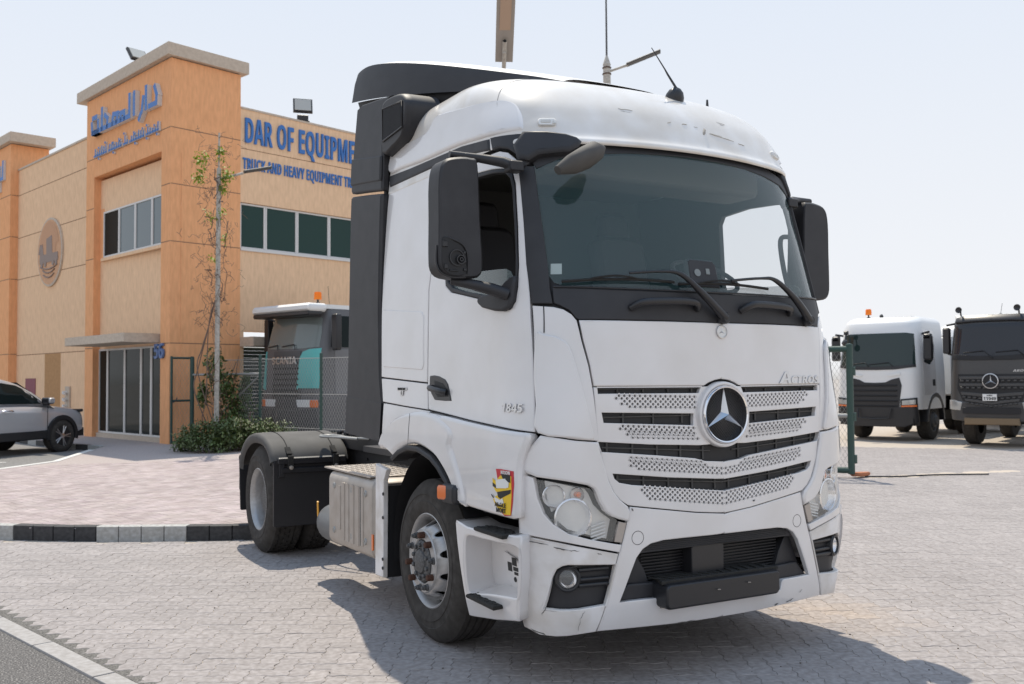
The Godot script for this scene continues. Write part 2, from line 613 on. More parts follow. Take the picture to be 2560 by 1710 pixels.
func lay_pavers(parent: Node, origin: Vector2, az: float, m: float, amp: float, y: float, inside: Callable, tint: Callable, material: Material, gap: float, dep: float, ch: float, near_from: Vector2, singles: int) -> void:
	var dx := Vector2(sin(deg_to_rad(az)), -cos(deg_to_rad(az)))
	var dy := Vector2(-dx.y, dx.x)
	var meshes := [paver_mesh(false, m, amp, gap, dep, ch), paver_mesh(true, m, amp, gap, dep, ch)]
	var spots := []
	for i in range(-260, 261):
		for j in range(-260, 261):
			var r := posmod(i - j, 4)
			if r != 0 and r != 3:
				continue
			var c := Vector2(i + 1.0, j + .5) if r == 0 else Vector2(i + .5, j + 1.0)
			var p: Vector2 = origin + (dx * c.x + dy * c.y) * m
			if inside.call(p):
				spots.append([p, 0 if r == 0 else 1, p.distance_squared_to(near_from)])
	spots.sort_custom(func(u, v): return u[2] < v[2])
	var turn := Basis(Vector3(dx.x, 0, dx.y), Vector3.UP, Vector3(dy.x, 0, dy.y))
	var lots := [[], []]
	var tones := []
	for k in 5:
		var tm: StandardMaterial3D = material.duplicate()
		tones.append(tm)
	for k in spots.size():
		var s: Array = spots[k]
		var col: Color = tint.call(s[0])
		var b := turn * eul(rng.randf_range(-.35, .35), rng.randf_range(-.5, .5), rng.randf_range(-.35, .35))
		var xf := Transform3D(b, Vector3(s[0].x, y + rng.randf_range(-.0014, .0014), s[0].y))
		if k < singles:
			var q := clampi(int((col.g - .80) / .07), 0, 4)
			var o := MeshInstance3D.new()
			o.name = "paver"
			o.mesh = meshes[s[1]]
			o.material_override = tones[q]
			o.transform = xf
			parent.add_child(o, true)
		else:
			lots[s[1]].append([xf, col])
	for q in 5:
		var g := .80 + .07 * (q + .5)
		tones[q].vertex_color_use_as_albedo = false
		tones[q].albedo_color = (material.albedo_color.srgb_to_linear() * Color(g * 1.005, g, g * .99)).linear_to_srgb()
	for q in 2:
		var mm := MultiMesh.new()
		mm.transform_format = MultiMesh.TRANSFORM_3D
		mm.use_colors = true
		mm.mesh = meshes[q]
		mm.instance_count = lots[q].size()
		for k in lots[q].size():
			mm.set_instance_transform(k, lots[q][k][0])
			mm.set_instance_color(k, lots[q][k][1])
		var o := MultiMeshInstance3D.new()
		o.name = "paver_field"
		o.multimesh = mm
		o.material_override = material
		stuff(o)
		parent.add_child(o, true)

func side_of(p: Vector2, line: Array) -> float:   # polyline running from left to right: positive on its far side
	for i in line.size() - 1:
		if p.x <= line[i + 1].x or i == line.size() - 2:
			var d: Vector2 = line[i + 1] - line[i]
			return d.x * (line[i].y - p.y) + d.y * (p.x - line[i].x)
	return 0.0

func build_ground() -> void:
	var sand_tex := noise_tex(21, 0.004, Color(0.84, 0.82, 0.79), Color(1, 1, 1), 1024, FastNoiseLite.TYPE_SIMPLEX_SMOOTH, 6, .5, .2)
	var gmat := grained(lin(.42, .39, .37), .95, sand_tex, .12)
	struct(flat("ground", [-400, -400, 400, -400, 400, 400, -400, 400], -.012, gmat))
	# block paving of the yard, laid on sand
	var bed := grained(lin(.58, .52, .46), 1.0, noise_tex(22, .05, Color(.8, .78, .75), Color(1, 1, 1)), 1.5)
	var kerb_line := [Vector2(-9.0, -10.6), Vector2(-5.2, -7.55), Vector2(-3.342, -5.905), Vector2(-2.634, -5.327), Vector2(-1.865, -4.879), Vector2(-1.127, -4.50), Vector2(-.4, -4.38), Vector2(.5, -4.40), Vector2(1.5, -4.65), Vector2(2.6, -5.3)]
	var yard := struct(flat("pavement", [-2.0, 7.0, -3.50, -2.05, -4.93, -7.30, -3.342, -5.905, -2.634, -5.327, -1.865, -4.879, -1.127, -4.50, -.4, -4.38, .5, -4.40, 1.5, -4.65, 2.6, -5.3, 6.6, -7.2, 9.0, -12, 23, -23, 30, -2, 14, 7.0], -.0055, bed))
	var pm := grained(lin(.44, .408, .40), .92, noise_tex(23, .02, Color(.80, .79, .78), Color(1, 1, 1), 1024, FastNoiseLite.TYPE_SIMPLEX_SMOOTH, 6), .9, 0.0, {"vertex_color_use_as_albedo": true, "metallic_specular": .3})
	var smear := FastNoiseLite.new()
	smear.seed = 9
	smear.frequency = .5
	var wear := FastNoiseLite.new()
	wear.seed = 5
	wear.frequency = .55
	var yard_poly := V([2.6, -5.24, 6.6, -7.1, 9.0, -12, 23, -23, 30, -2, 14, 7.0, 2.6, 7.0])
	var camp := Vector2(-3.735, 5.602)
	var edge0 := Vector2(-3.199, -1.18)
	var edge1 := edge0 + Vector2(.2665, .9638)
	var inside := func(p: Vector2) -> bool:
		var d := p - camp
		var deg := rad_to_deg(atan2(d.x, -d.y))
		if d.length() > (24.0 if deg > 40.0 else 15.5) or deg < 29.6 - 34 or deg > 29.6 + 34 or d.length() < 2.2:
			return false
		if (edge1 - edge0).cross(p - edge0) > -.078:
			return false
		return side_of(p, kerb_line) < -.06 if p.x < 2.6 else Geometry2D.is_point_in_polygon(p, yard_poly)
	var tint := func(p: Vector2) -> Color:
		var g := .93 + .07 * wear.get_noise_2d(p.x, p.y) + rng.randf_range(-.05, .05)
		var along := Vector2(p.x * -.862 - p.y * .508, (p.x * .508 - p.y * .862) * 3.2)
		g *= 1.0 + .075 * smear.get_noise_2d(along.x * .8, along.y) + .03 * smear.get_noise_2d(p.x * 3.0 + 50, p.y * 3.0)
		var c := Color(g * 1.0, g, g)
		for q in [[.85, -.55, .30], [3.2, .4, .22], [-2.6, .6, .10], [2.5, 1.9, .08]]:
			if Vector2(p.x - q[0], p.y - q[1]).length() < q[2]:
				c *= .93
		var sp := Vector2((p.x - 1.55) / .55, (p.y - .75) / .75).length()   # spilt sand
		sp += .5 * wear.get_noise_2d(p.x * 6, p.y * 6)
		if sp < 1.0:
			c = c.lerp(Color(1.22, 1.09, .93), (1.0 - sp) * .7)
		if p.x < -1.2 and p.y < 2.0:
			c *= 1.02
		return c
	lay_pavers(yard, Vector2(-2.027, -.606), -59.5, .1125, .075, 0.0, inside, tint, pm, .0016, .0032, .0022, Vector2(-1.7, 2.2), 300)
	# loose grit
	var grit := MB.new()
	for i in 260:
		var p := Vector2(rng.randf_range(-3.2, 4.0), rng.randf_range(-4.0, 3.4))
		if not inside.call(p):
			continue
		var r := rng.randf_range(.002, .007)
		grit.lathe([Vector2(r, 0), Vector2(r * .8, r * .7), Vector2(0, r)], at(p.x, .0, p.y, eul(0, rng.randf() * 360, rng.randf_range(-20, 20))), 5)
	tag(stuff(obj("grit", grit, mat(lin(.10, .085, .07), .95))), "loose dark grit scattered over the grey block paving", "grit")
	# kerb: painted stones in black and white
	var kw := grained(lin(.46, .46, .45), .7, noise_tex(24, .03, Color(.84, .83, .81), Color(1, 1, 1), 512, FastNoiseLite.TYPE_SIMPLEX_SMOOTH, 5, .5, .2), 1.2)
	var kb := grained(lin(.062, .062, .066), .7, noise_tex(25, .03, Color(.55, .55, .55), Color(1, 1, 1)), 1.2)
	var ktop := mat(lin(.5, .49, .47), .8)
	var kerb := part("kerb", self)
	struct(kerb)
	var path := []
	for q in curve(kerb_line, 10):
		path.append(q)
	var run := 0.0
	var stones := []
	var k0 := 0
	var lens := [0.0]
	for i in path.size() - 1:
		run += path[i].distance_to(path[i + 1])
		lens.append(run)
	# find the run at the joint seen at the left of the photograph (stone edge at x = -3.17)
	var ref := 0.0
	for i in path.size():
		if path[i].x >= -3.25:
			ref = lens[i]
			break
	var L := .232
	var first := -int(ref / L)
	var pt := func(s: float) -> Vector2:
		for i in path.size() - 1:
			if s <= lens[i + 1]:
				return path[i].lerp(path[i + 1], (s - lens[i]) / (lens[i + 1] - lens[i]))
		return path[-1]
	for k in range(first, 80):
		var sa: float = ref + k * L
		if sa + L > run:
			break
		var a: Vector2 = pt.call(sa + .0012)
		var b2: Vector2 = pt.call(sa + L - .0012)
		var d := (b2 - a).normalized()
		var n := Vector2(d.y, -d.x)
		var b := MB.new()
		b.extrude(PackedVector2Array([Vector2(0, -.05), Vector2(a.distance_to(b2), -.05), Vector2(a.distance_to(b2), .15), Vector2(0, .15)]), .125, Transform3D(Basis(Vector3(d.x, 0, d.y), Vector3.UP, Vector3(-n.x, 0, -n.y)), Vector3(a.x + n.x * .125, rng.randf_range(-.002, .002), a.y + n.y * .125)), .007)
		var black: bool = posmod(k, 8) < 4
		obj("kerb_stone", b, kb if black else kw, kerb)
	# concrete edging and the asphalt road this side of it
	var dir := Vector2(.2665, .9638)
	var nrm := Vector2(.9638, -.2665)
	var edge := struct(part("road_edging", self))
	var em := grained(lin(.41, .395, .385), .85, noise_tex(26, .02, Color(.86, .85, .84), Color(1, 1, 1)), 1.5)
	for k in range(-9, 10):
		var s0 := Vector2(-3.199, -1.18) + dir * (k * .925)
		var b := MB.new()
		b.extrude(PackedVector2Array([Vector2(0, .004), Vector2(.127, .004), Vector2(.127, .918), Vector2(0, .918)]), .12, Transform3D(Basis(Vector3(-nrm.x, 0, -nrm.y), Vector3(dir.x, 0, dir.y), Vector3.UP), Vector3(s0.x, -.112 + rng.randf_range(-.002, .002), s0.y)), .005)
		obj("edging_stone", b, em, edge)
	var fill := mat(lin(.20, .185, .165), 1.0)
	var asphalt := grained(lin(.36, .34, .32), .95, noise_tex(27, .11, Color(.32, .32, .33), Color(1, 1, 1), 1024, FastNoiseLite.TYPE_CELLULAR, 3, .5, .1), .8)
	asphalt.heightmap_enabled = true
	asphalt.heightmap_texture = noise_tex(28, .11, Color(0, 0, 0), Color(1, 1, 1), 1024, FastNoiseLite.TYPE_CELLULAR, 3)
	asphalt.heightmap_scale = .5
	var a0 := Vector2(-3.199, -1.18) - nrm * .115 - dir * 9
	var a1 := a0 + dir * 18
	struct(flat("road", [a0.x, a0.y, a1.x, a1.y, a1.x - 6 * nrm.x, a1.y - 6 * nrm.y, a0.x - 6 * nrm.x, a0.y - 6 * nrm.y], -.003, asphalt))
	# mortar haunch along the cut pavers
	var hb := MB.new()
	var h0 := edge0 - dir * 4.0 - nrm * .01
	hb.quad(Vector3(h0.x, -.0022, h0.y), Vector3(h0.x + dir.x * 9, -.0022, h0.y + dir.y * 9), Vector3(h0.x + dir.x * 9 + nrm.x * .17, -.0022, h0.y + dir.y * 9 + nrm.y * .17), Vector3(h0.x + nrm.x * .17, -.0022, h0.y + nrm.y * .17), Vector3.UP)
	for k in 420:
		var c := edge0 + dir * rng.randf_range(-3.5, 4.5) + nrm * rng.randf_range(.0, .06)
		var sr := rng.randf_range(.006, .022)
		hb.lathe([Vector2(sr, -.004), Vector2(sr * .6, .001), Vector2(0, .0022)], at(c.x, -.001, c.y, eul(0, rng.randf() * 360, 0)), 6)
	struct(obj("mortar_strip", hb, grained(lin(.27, .255, .235), 1.0, noise_tex(29, .06, Color(.5, .5, .5), Color(1, 1, 1)), 2.0)))
	# pink apron in front of the depot
	var line := [-9.5, -6.0, -6.0, -10.2, -3.09, -13.57, -2.45, -14.35, -2.12, -14.79, -1.60, -16.2, -1.17, -17.73, -.80, -18.75, -1.46, -20.1, -2.45, -23.9, -4.2, -30.5]
	var apron_poly: Array = line.slice(2) + [1.9, -30, 1.9, -19.2, 1.6, -17.6, 6.4, -7.25, 2.6, -5.35, 1.5, -4.70, .5, -4.46, -.4, -4.44, -1.16, -4.57, -1.90, -4.95, -2.67, -5.40, -3.39, -6.0, -5.25, -7.62]
	var ap := V(apron_poly)
	var abed := grained(lin(.50, .44, .42), 1.0, noise_tex(30, .04, Color(.8, .78, .76), Color(1, 1, 1)), 1.2)
	var apron := struct(flat("apron", apron_poly, .124, abed))
	var am := grained(lin(.52, .45, .44), .92, noise_tex(31, .012, Color(.84, .83, .82), Color(1, 1, 1), 512), .5, 0.0, {"vertex_color_use_as_albedo": true, "metallic_specular": .3})
	var ain := func(p: Vector2) -> bool:
		var d := p - camp
		var deg := rad_to_deg(atan2(d.x, -d.y))
		return d.length() < 19.5 and deg > -6 and deg < 22 and Geometry2D.is_point_in_polygon(p, ap) and Geometry2D.is_point_in_polygon(p + Vector2(.06, .06), ap)
	var atint := func(p: Vector2) -> Color:
		var g := .93 + .08 * wear.get_noise_2d(p.x * .8 + 40, p.y * .8) + rng.randf_range(-.07, .07)
		if absf((p.x + 1.2) * .35 + (p.y + 8.6)) < .22 or absf((p.x + 1.2) * .35 + (p.y + 10.2)) < .2:
			g *= .93   # tyre tracks
		return Color(g, g * rng.randf_range(.97, 1.0), g * rng.randf_range(.97, 1.0))
	lay_pavers(apron, Vector2(-2, -10), -15.5, .10, 0.0, .130, ain, atint, am, .0025, .006, .003, Vector2(-3, -4), 0)
	# asphalt bays beside the apron with painted line and kerb
	var bay := grained(lin(.27, .26, .25), .95, noise_tex(32, .03, Color(.75, .75, .75), Color(1, 1, 1)), .8)
	struct(flat("parking_area", [-6.0, -10.15, -3.05, -13.5, -2.10, -14.75, -1.13, -17.73, -.78, -18.78, -1.42, -20.1, -2.4, -23.9, -4.1, -30.5, -30, -30, -30, -10], .03, bay))
	var lb := MB.new()
	var lp := [Vector2(-6.0, -10.2), Vector2(-3.09, -13.57), Vector2(-2.12, -14.79), Vector2(-1.17, -17.73)]
	for i in 3:
		var d: Vector2 = (lp[i + 1] - lp[i])
		lb.box(Vector3(.13, .04, d.length() + .02), Transform3D(Basis.looking_at(Vector3(d.x, 0, d.y), Vector3.UP), Vector3((lp[i].x + lp[i + 1].x) / 2, .114, (lp[i].y + lp[i + 1].y) / 2)), .004)
	struct(obj("white_edge_line", lb, mat(lin(.62, .61, .58), .8)))
	lb = MB.new()
	for q in [[-8, -13.2, -3.6, -14.0], [-8, -15.6, -2.9, -16.4]]:
		var d := Vector2(q[2] - q[0], q[3] - q[1])
		lb.box(Vector3(.12, .004, d.length()), Transform3D(Basis.looking_at(Vector3(d.x, 0, d.y), Vector3.UP), Vector3((q[0] + q[2]) / 2, .034, (q[1] + q[3]) / 2)))
	struct(obj("bay_marking", lb, mat(lin(.62, .61, .58), .8)))
	var kerb2 := struct(part("parking_kerb", self))
	var kp := [Vector2(-1.17, -17.73), Vector2(-.80, -18.75), Vector2(-1.0, -19.2), Vector2(-1.22, -19.65), Vector2(-1.46, -20.1), Vector2(-1.60, -20.7), Vector2(-1.76, -21.3), Vector2(-1.92, -21.9), Vector2(-2.07, -22.5), Vector2(-2.22, -23.1)]
	for i in range(1, kp.size() - 1):
		var d: Vector2 = kp[i + 1] - kp[i]
		var b := MB.new()
		b.box(Vector3(.13, .14, d.length() - .006), Transform3D(Basis.looking_at(Vector3(d.x, 0, d.y), Vector3.UP), Vector3((kp[i].x + kp[i + 1].x) / 2 - .04, .085, (kp[i].y + kp[i + 1].y) / 2)), .012)
		obj("kerb_stone", b, kw if i % 2 else kb, kerb2)

# ---------------------------------------------------------------- the orange depot
const C0 := Vector3(.65, 0, -18.76)
const dL := Vector3(-.25207, 0, -.96771)
const nL := Vector3(-.96771, 0, .25207)
const dR := Vector3(.94832, 0, -.31730)
const nR := Vector3(.31730, 0, .94832)

func L3(a: float, y: float, p: float) -> Vector3:
	return C0 + dL * a + nL * p + Vector3.UP * y
func R3(b: float, y: float, p: float) -> Vector3:
	return C0 + dR * b + nR * p + Vector3.UP * y
func slab(mb: MB, right: bool, a0: float, a1: float, y0: float, y1: float, p0: float, p1: float, bev := .0) -> void:
	# a block on the left face (along dL) or the right face (along dR)
	var o := R3((a0 + a1) / 2, (y0 + y1) / 2, (p0 + p1) / 2) if right else L3((a0 + a1) / 2, (y0 + y1) / 2, (p0 + p1) / 2)
	var x := dR if right else -dL
	var z := nR if right else nL
	mb.box(Vector3(absf(a1 - a0), y1 - y0, absf(p1 - p0)), Transform3D(Basis(x, Vector3.UP, z), o), bev)
func block(called: String, m: Material, parent: Node, right: bool, a0: float, a1: float, y0: float, y1: float, p0: float, p1: float, bev := .0) -> MeshInstance3D:
	var b := MB.new()
	slab(b, right, a0, a1, y0, y1, p0, p1, bev)
	return obj(called, b, m, parent)
func prism(mb: MB, pts: Array, y0: float, y1: float, bev := 0.0) -> void:
	var poly := PackedVector2Array()
	for p in pts:
		poly.append(Vector2(p.x, -p.z))
	mb.extrude(poly, y1 - y0, Transform3D(Basis(Vector3(1, 0, 0), Vector3(0, 0, -1), Vector3(0, 1, 0)), Vector3(0, y0, 0)), bev)

func window_row(parent: Node, right: bool, edges: Array, y0: float, y1: float, p: float, wm: Material, glasses: Array, called := "window") -> void:
	for i in edges.size() - 1:
		var w := part(called, parent)
		var b := MB.new()
		var a0: float = edges[i]
		var a1: float = edges[i + 1]
		var f := .05
		slab(b, right, a0 + .002, a0 + f, y0, y1, p - .05, p, .004)
		slab(b, right, a1 - f, a1 - .002, y0, y1, p - .05, p, .004)
		slab(b, right, a0 + f, a1 - f, y1 - f, y1, p - .05, p - .002, .004)
		slab(b, right, a0 + f, a1 - f, y0, y0 + f, p - .05, p - .002, .004)
		obj("frame", b, wm, w)
		b = MB.new()
		slab(b, right, a0 + f - .01, a1 - f + .01, y0 + f - .01, y1 - f + .01, p - .035, p - .025)
		obj("pane", b, glasses[i % glasses.size()], w)

func letters(parent: Node, s: String, o: Vector3, x: Vector3, z: Vector3, h: float, length: float, depth: float, face: Material, side: Material) -> void:
	# raised sign letters one by one; o is the left end of the baseline
	var f: Font = M.font
	var px := h / 46.0
	var total: float = f.get_string_size(s, 0, -1, 64).x * px
	var k := length / total
	for i in s.length():
		var ch := s[i]
		if ch == " ":
			continue
		var adv: float = f.get_string_size(s.substr(0, i), 0, -1, 64).x
		var w: float = f.get_string_size(ch, 0, -1, 64).x
		var t := text_mesh(ch, h, depth)
		var l := MeshInstance3D.new()
		l.name = "letter"
		l.mesh = t
		l.material_override = side
		l.transform = Transform3D(Basis(x * k, Vector3.UP, z), o + x * ((adv + w / 2) * px * k) + z * (depth / 2) + Vector3.UP * (h / 2))
		parent.add_child(l, true)

func script_strokes(parent: Node, strokes: Array, o: Vector3, x: Vector3, z: Vector3, sx: float, sy: float, wd: float, depth: float, face: Material, side: Material) -> void:
	# joined script built from bars; points in units, x towards the reader's right
	var xf := Transform3D(Basis(x, Vector3.UP, z), o)
	for st in strokes:
		var b := MB.new()
		var fc := MB.new()
		var pts: Array = []
		for i in range(0, st.size(), 2):
			pts.append(Vector2(st[i] * sx, st[i + 1] * sy))
		var polys := []
		for i in pts.size() - 1:
			var d: Vector2 = (pts[i + 1] - pts[i])
			var dn := d.normalized() if d.length() > .001 else Vector2.RIGHT
			var n := Vector2(-dn.y, dn.x) * wd / 2
			var e := dn * wd * .45
			var quad := PackedVector2Array([pts[i] - e - n, pts[i + 1] + e - n, pts[i + 1] + e + n, pts[i] - e + n])
			var merged := [quad]
			var rest := []
			for q in polys:
				var u := Geometry2D.merge_polygons(q, merged[0])
				if u.size() == 1:
					merged = [u[0]]
				else:
					rest.append(q)
			polys = rest + merged
		for q in polys:
			if q.size() > 2 and not Geometry2D.triangulate_polygon(q).is_empty():
				b.extrude(q, depth, xf, .0)
				fc.extrude(q, .004, xf.translated_local(Vector3(0, 0, depth)), .0)
		if fc.v.size():
			var l := obj("letter", b, side, parent)
			obj("letter_face", fc, face, parent)

func build_depot() -> void:
	var stucco := noise_tex(41, .02, Color(.90, .89, .88), Color(1, 1, 1), 512, FastNoiseLite.TYPE_SIMPLEX_SMOOTH, 5)
	M.orange = grained(lin(.91, .465, .235), .95, stucco, .7, 0.0, {"metallic_specular": .2})
	M.peach = grained(lin(.91, .625, .405), .95, stucco, .6, 0.0, {"metallic_specular": .2})
	for mm in [M.orange, M.peach]:
		mm.uv1_scale = Vector3(1.1, .22, 1.1)
	M.cream = grained(lin(.62, .52, .42), .9, noise_tex(42, .02, Color(.88, .87, .86), Color(1, 1, 1)), .8)
	M.frame = mat(lin(.66, .64, .62), .5)
	M.groove = mat(lin(.30, .17, .10), .95)
	M.tan = grained(lin(.52, .29, .13), .95, stucco, .7)
	M.blue = mat(lin(.035, .16, .46), .45)
	M.sign_side = mat(lin(.66, .65, .64), .5, .1)
	M.pale_glass = mat(lin(.10, .135, .15), .06)
	M.open_dark = mat(lin(.02, .016, .012), .5, 0.0, {"metallic_specular": .15})
	var d := thing("depot_building", "two-storey orange and peach depot with a corner tower and blue English sign letters", "building")
	# corner tower
	var t := part("tower", d)
	var b := MB.new()
	var q := 6.0
	prism(b, [C0 - nL * .18 + dR * .1, C0 + dL * 5.28 - nL * .18, C0 + dL * 5.28 - nL * 4.0, C0 + dR * 1.93 - nR * 3.5, C0 + dR * 1.93 - nR * .25, C0 + dR * .3 - nR * .25], .05, 7.2)
	obj("tower_core", b, M.peach, t)
	b = MB.new()
	prism(b, [C0, C0 + dL * .50, C0 + dL * .50 - nL * .9, C0 + dR * 1.93 - nR * .9, C0 + dR * 1.93], .05, 9.5, .01)
	obj("corner_pier", b, M.orange, t)
	b = MB.new()
	prism(b, [C0 + dL * 4.74, C0 + dL * 5.30, C0 + dL * 5.30 - nL * .6, C0 + dL * 4.74 - nL * .6], .05, 9.5, .01)
	obj("side_pier", b, M.orange, t)
	block("tower_head", M.orange, t, false, .49, 4.75, 7.28, 9.5, -1.75, -.003)
	b = MB.new()
	prism(b, [C0 + dL * -.14 + nL * .14, C0 + dL * 5.76 + nL * .12, C0 + dL * 5.76 - nL * 4.2, C0 + dR * 2.10 - nR * 4.2, C0 + dR * 2.10 + nR * .12, C0 + nR * .12 + dR * -.05], 9.52, 9.83, .012)
	obj("tower_cap", b, M.cream, t)
	for y in [7.80, 6.42, 5.02, 2.55]:
		block("render_joint", M.groove, t, true, .01, 1.925, y - .012, y + .012, -.02, .002)
		block("render_joint", M.groove, t, false, .01, .495, y - .012, y + .012, -.02, .002)
		block("render_joint", M.groove, t, false, .5 if y > 7 else 4.75, 5.28, y - .012, y + .012, -.02, .002)
	# recessed bay: upper window, wall between, glazed front
	block("window_jamb", M.orange, t, false, 4.50, 4.74, 4.95, 6.40, -.36, -.178)
	b = MB.new()
	slab(b, false, .5, 4.51, 4.98, 6.33, -.42, -.175)
	window_row(d, false, [.52, 1.40, 2.42, 3.45, 4.50], 5.03, 6.30, -.165, M.frame, [M.pale_glass, M.pale_glass, M.pale_glass, M.open_dark])
	block("window_sill", M.peach, t, false, .5, 4.55, 4.94, 5.02, -.2, -.12)
	window_row(d, false, [.55, 1.40, 2.00, 3.02, 4.15, 4.74], .24, 2.52, -.165, M.frame, [M.glass_dark], "glazed_door")
	block("threshold", M.cream, d, false, .5, 4.75, .05, .24, -.3, -.10)
	block("canopy", M.cream, d, false, .62, 4.45, 2.58, 2.80, -.1, .85, .012)
	# low wing to the left
	var w := part("left_wing", d)
	b = MB.new()
	slab(b, false, 5.25, 12.1, .05, 8.62, -1.2, -.25)
	obj("wing_wall", b, M.peach, w)
	block("parapet_cap", M.cream, w, false, 5.32, 11.84, 8.62, 8.68, -1.2, -.22)
	for y in [7.79, 6.37, 5.0, 2.51]:
		block("render_joint", M.groove, w, false, 5.31, 11.84, y - .012, y + .012, -.3, -.248)
	block("painted_patch", M.tan, w, false, 7.86, 9.2, .06, 2.50, -.3, -.246)
	block("wall_notice", mat(lin(.22, .05, .075), .6), w, false, 9.99, 10.9, .75, 1.75, -.3, -.23)
	b = MB.new()
	slab(b, false, 7.0, 7.36, .55, 1.50, -.3, -.20, .01)
	obj("inlet_panel", b, M.cream, w)
	for y in [1.32, 1.12, .92]:
		b = MB.new()
		b.tube([L3(7.2, y, -.2), L3(7.2, y, -.08)], .05, 8)
		b.tube([L3(7.2, y - .03, -.12), L3(7.06, y - .05, -.10)], .03, 6)
		obj("inlet_valve", b, M.frame, w)
	# round plaque with a lorry before a low sun
	b = MB.new()
	var pc := L3(8.75, 5.62, -.25)
	var px := Transform3D(Basis(-dL, Vector3.UP, nL), pc)
	b.lathe([Vector2(1.06, 0), Vector2(1.06, .05), Vector2(1.0, .06), Vector2(0, .06)], px * Transform3D(eul(90, 0, 0), Vector3.ZERO), 48)
	var pq := obj("round_plaque", b, M.cream, w)
	b = MB.new()
	b.lathe([Vector2(1.0, .062), Vector2(0, .066)], px * Transform3D(eul(90, 0, 0), Vector3.ZERO), 48)
	var gt := GradientTexture2D.new()
	var gg := Gradient.new()
	gg.set_color(0, lin(.30, .29, .31)); gg.set_color(1, lin(.62, .33, .15))
	obj("plaque_field", b, grained(lin(.66, .36, .19), .6, stucco, .6), pq)
	b = MB.new()
	b.lathe([Vector2(.82, .068), Vector2(.5, .069), Vector2(.3, .07)], px * Transform3D(eul(90, 0, 0), Vector3(0, .12, 0)), 40, PI * 1.05, PI * 1.95)
	b.lathe([Vector2(.6, .07), Vector2(0, .071)], px * Transform3D(eul(90, 0, 0), Vector3(0, .25, 0)), 36)
	obj("plaque_sun", b, mat(lin(.52, .27, .14), .6), pq)
	b = MB.new()
	for poly in [[-.80, -.20, -.72, .25, -.55, .30, -.45, -.05, .75, -.05, .78, -.30, -.78, -.32], [-.20, -.05, -.22, .42, .25, .50, .30, -.05], [-.9, .0, -.78, .30, -.70, .28, -.80, -.02]]:
		b.extrude(V(poly), .012, px.translated_local(Vector3(0, 0, .066)), .0)
	for x in [-.6, -.3, .35, .6]:
		b.lathe([Vector2(.10, .066), Vector2(.10, .08), Vector2(0, .08)], px * Transform3D(eul(90, 0, 0), Vector3(x, -.34, 0)), 14)
	for q2 in [[.62, -.52, .72], [.55, -.64, .5], [.62, -.78, .45]]:
		var arc := []
		for i in 13:
			var u := i / 12.0 * 2 - 1
			arc.append(px * Vector3(u * q2[2], q2[1] + .10 * u * u, .075))
		b.tube(arc, .022, 5)
	obj("plaque_drawing", b, mat(lin(.26, .19, .16), .6), pq)
	# second tower at the far left
	var t2 := part("far_tower", d)
	b = MB.new()
	prism(b, [L3(11.85, 0, 0), L3(12.9, 0, 0), L3(12.9, 0, -1.2), L3(11.85, 0, -1.2)], .05, 9.5, .01)
	obj("side_pier", b, M.orange, t2)
	block("tower_head", M.orange, t2, false, 12.88, 17, 7.35, 9.5, -1.2, -.003)
	block("bay_wall", M.peach, t2, false, 12.88, 17, .05, 7.4, -1.2, -.18)
	block("far_cap", M.cream, t2, false, 11.5, 17.6, 9.52, 9.83, -1.3, .14, .012)
	for y in [7.80, 6.42, 5.02, 2.55]:
		b = MB.new()
		slab(b, false, 11.846, 12.89, y - .012, y + .012, -.02, .002)
		b.box(Vector3(.005, .024, 1.1), Transform3D(Basis(-dL, Vector3.UP, nL), L3(11.849, y, -.6)))
		obj("render_joint", b, M.groove, t2)
	window_row(t2, false, [13.1, 14.1, 15.1], 5.03, 6.30, -.165, M.frame, [M.pale_glass])
	# right wing with the band of windows and the roller shutter
	var r := part("right_wing", d)
	b = MB.new()
	slab(b, true, 1.90, 13.0, 6.22, 8.64, -.40, -.02)
	slab(b, true, 1.90, 13.0, 2.9, 5.02, -.40, -.02)
	slab(b, true, 5.80, 13.0, 5.0, 6.24, -.40, -.021)
	slab(b, true, 1.90, 2.05, .05, 2.95, -.40, -.021)
	slab(b, true, 6.2, 13.0, .05, 2.95, -.40, -.021)
	obj("wing_wall", b, M.peach, r)
	block("parapet_cap", M.cream, r, true, 1.95, 13.0, 8.64, 8.69, -.45, .0)
	b = MB.new()
	slab(b, true, 1.95, 12.9, 7.60, 7.62, -.1, -.018)
	obj("render_joint", b, M.groove, r)
	window_row(d, true, [1.95, 2.72, 3.72, 4.79, 5.80], 5.03, 6.21, -.06, M.frame, [M.glass_green])
	block("window_sill", M.frame, r, true, 1.94, 5.85, 4.97, 5.03, -.1, .02)
	block("shutter_canopy", M.cream, d, true, 1.93, 6.4, 2.50, 2.74, -.1, .6, .012)
	b = MB.new()
	for i in 26:
		slab(b, true, 2.06, 6.19, .06 + i * .094, .06 + i * .094 + .09, -.30, -.26, .012)
	obj("roller_shutter", b, mat(lin(.05, .075, .068), .5), d)
	# English sign
	var s1 := tag(part("sign_lettering", d), "large blue letters reading DAR OF EQUIPMENT")
	letters(s1, "DAR OF EQUIPMENT", R3(2.02, 7.76, -.02), dR, nR, .645, 4.22, .05, M.blue, M.blue)
	var s2 := tag(part("sign_lettering", d), "smaller blue letters of the line below")
	letters(s2, "TRUCK AND HEAVY EQUIPMENT TRADING", R3(2.0, 7.08, -.02), dR, nR, .29, 4.22, .03, M.blue, M.blue)
	# Arabic sign on the tower, strokes written in metres from its right end
	var ar := tag(part("sign_lettering", d), "blue and silver Arabic letters on the tower")
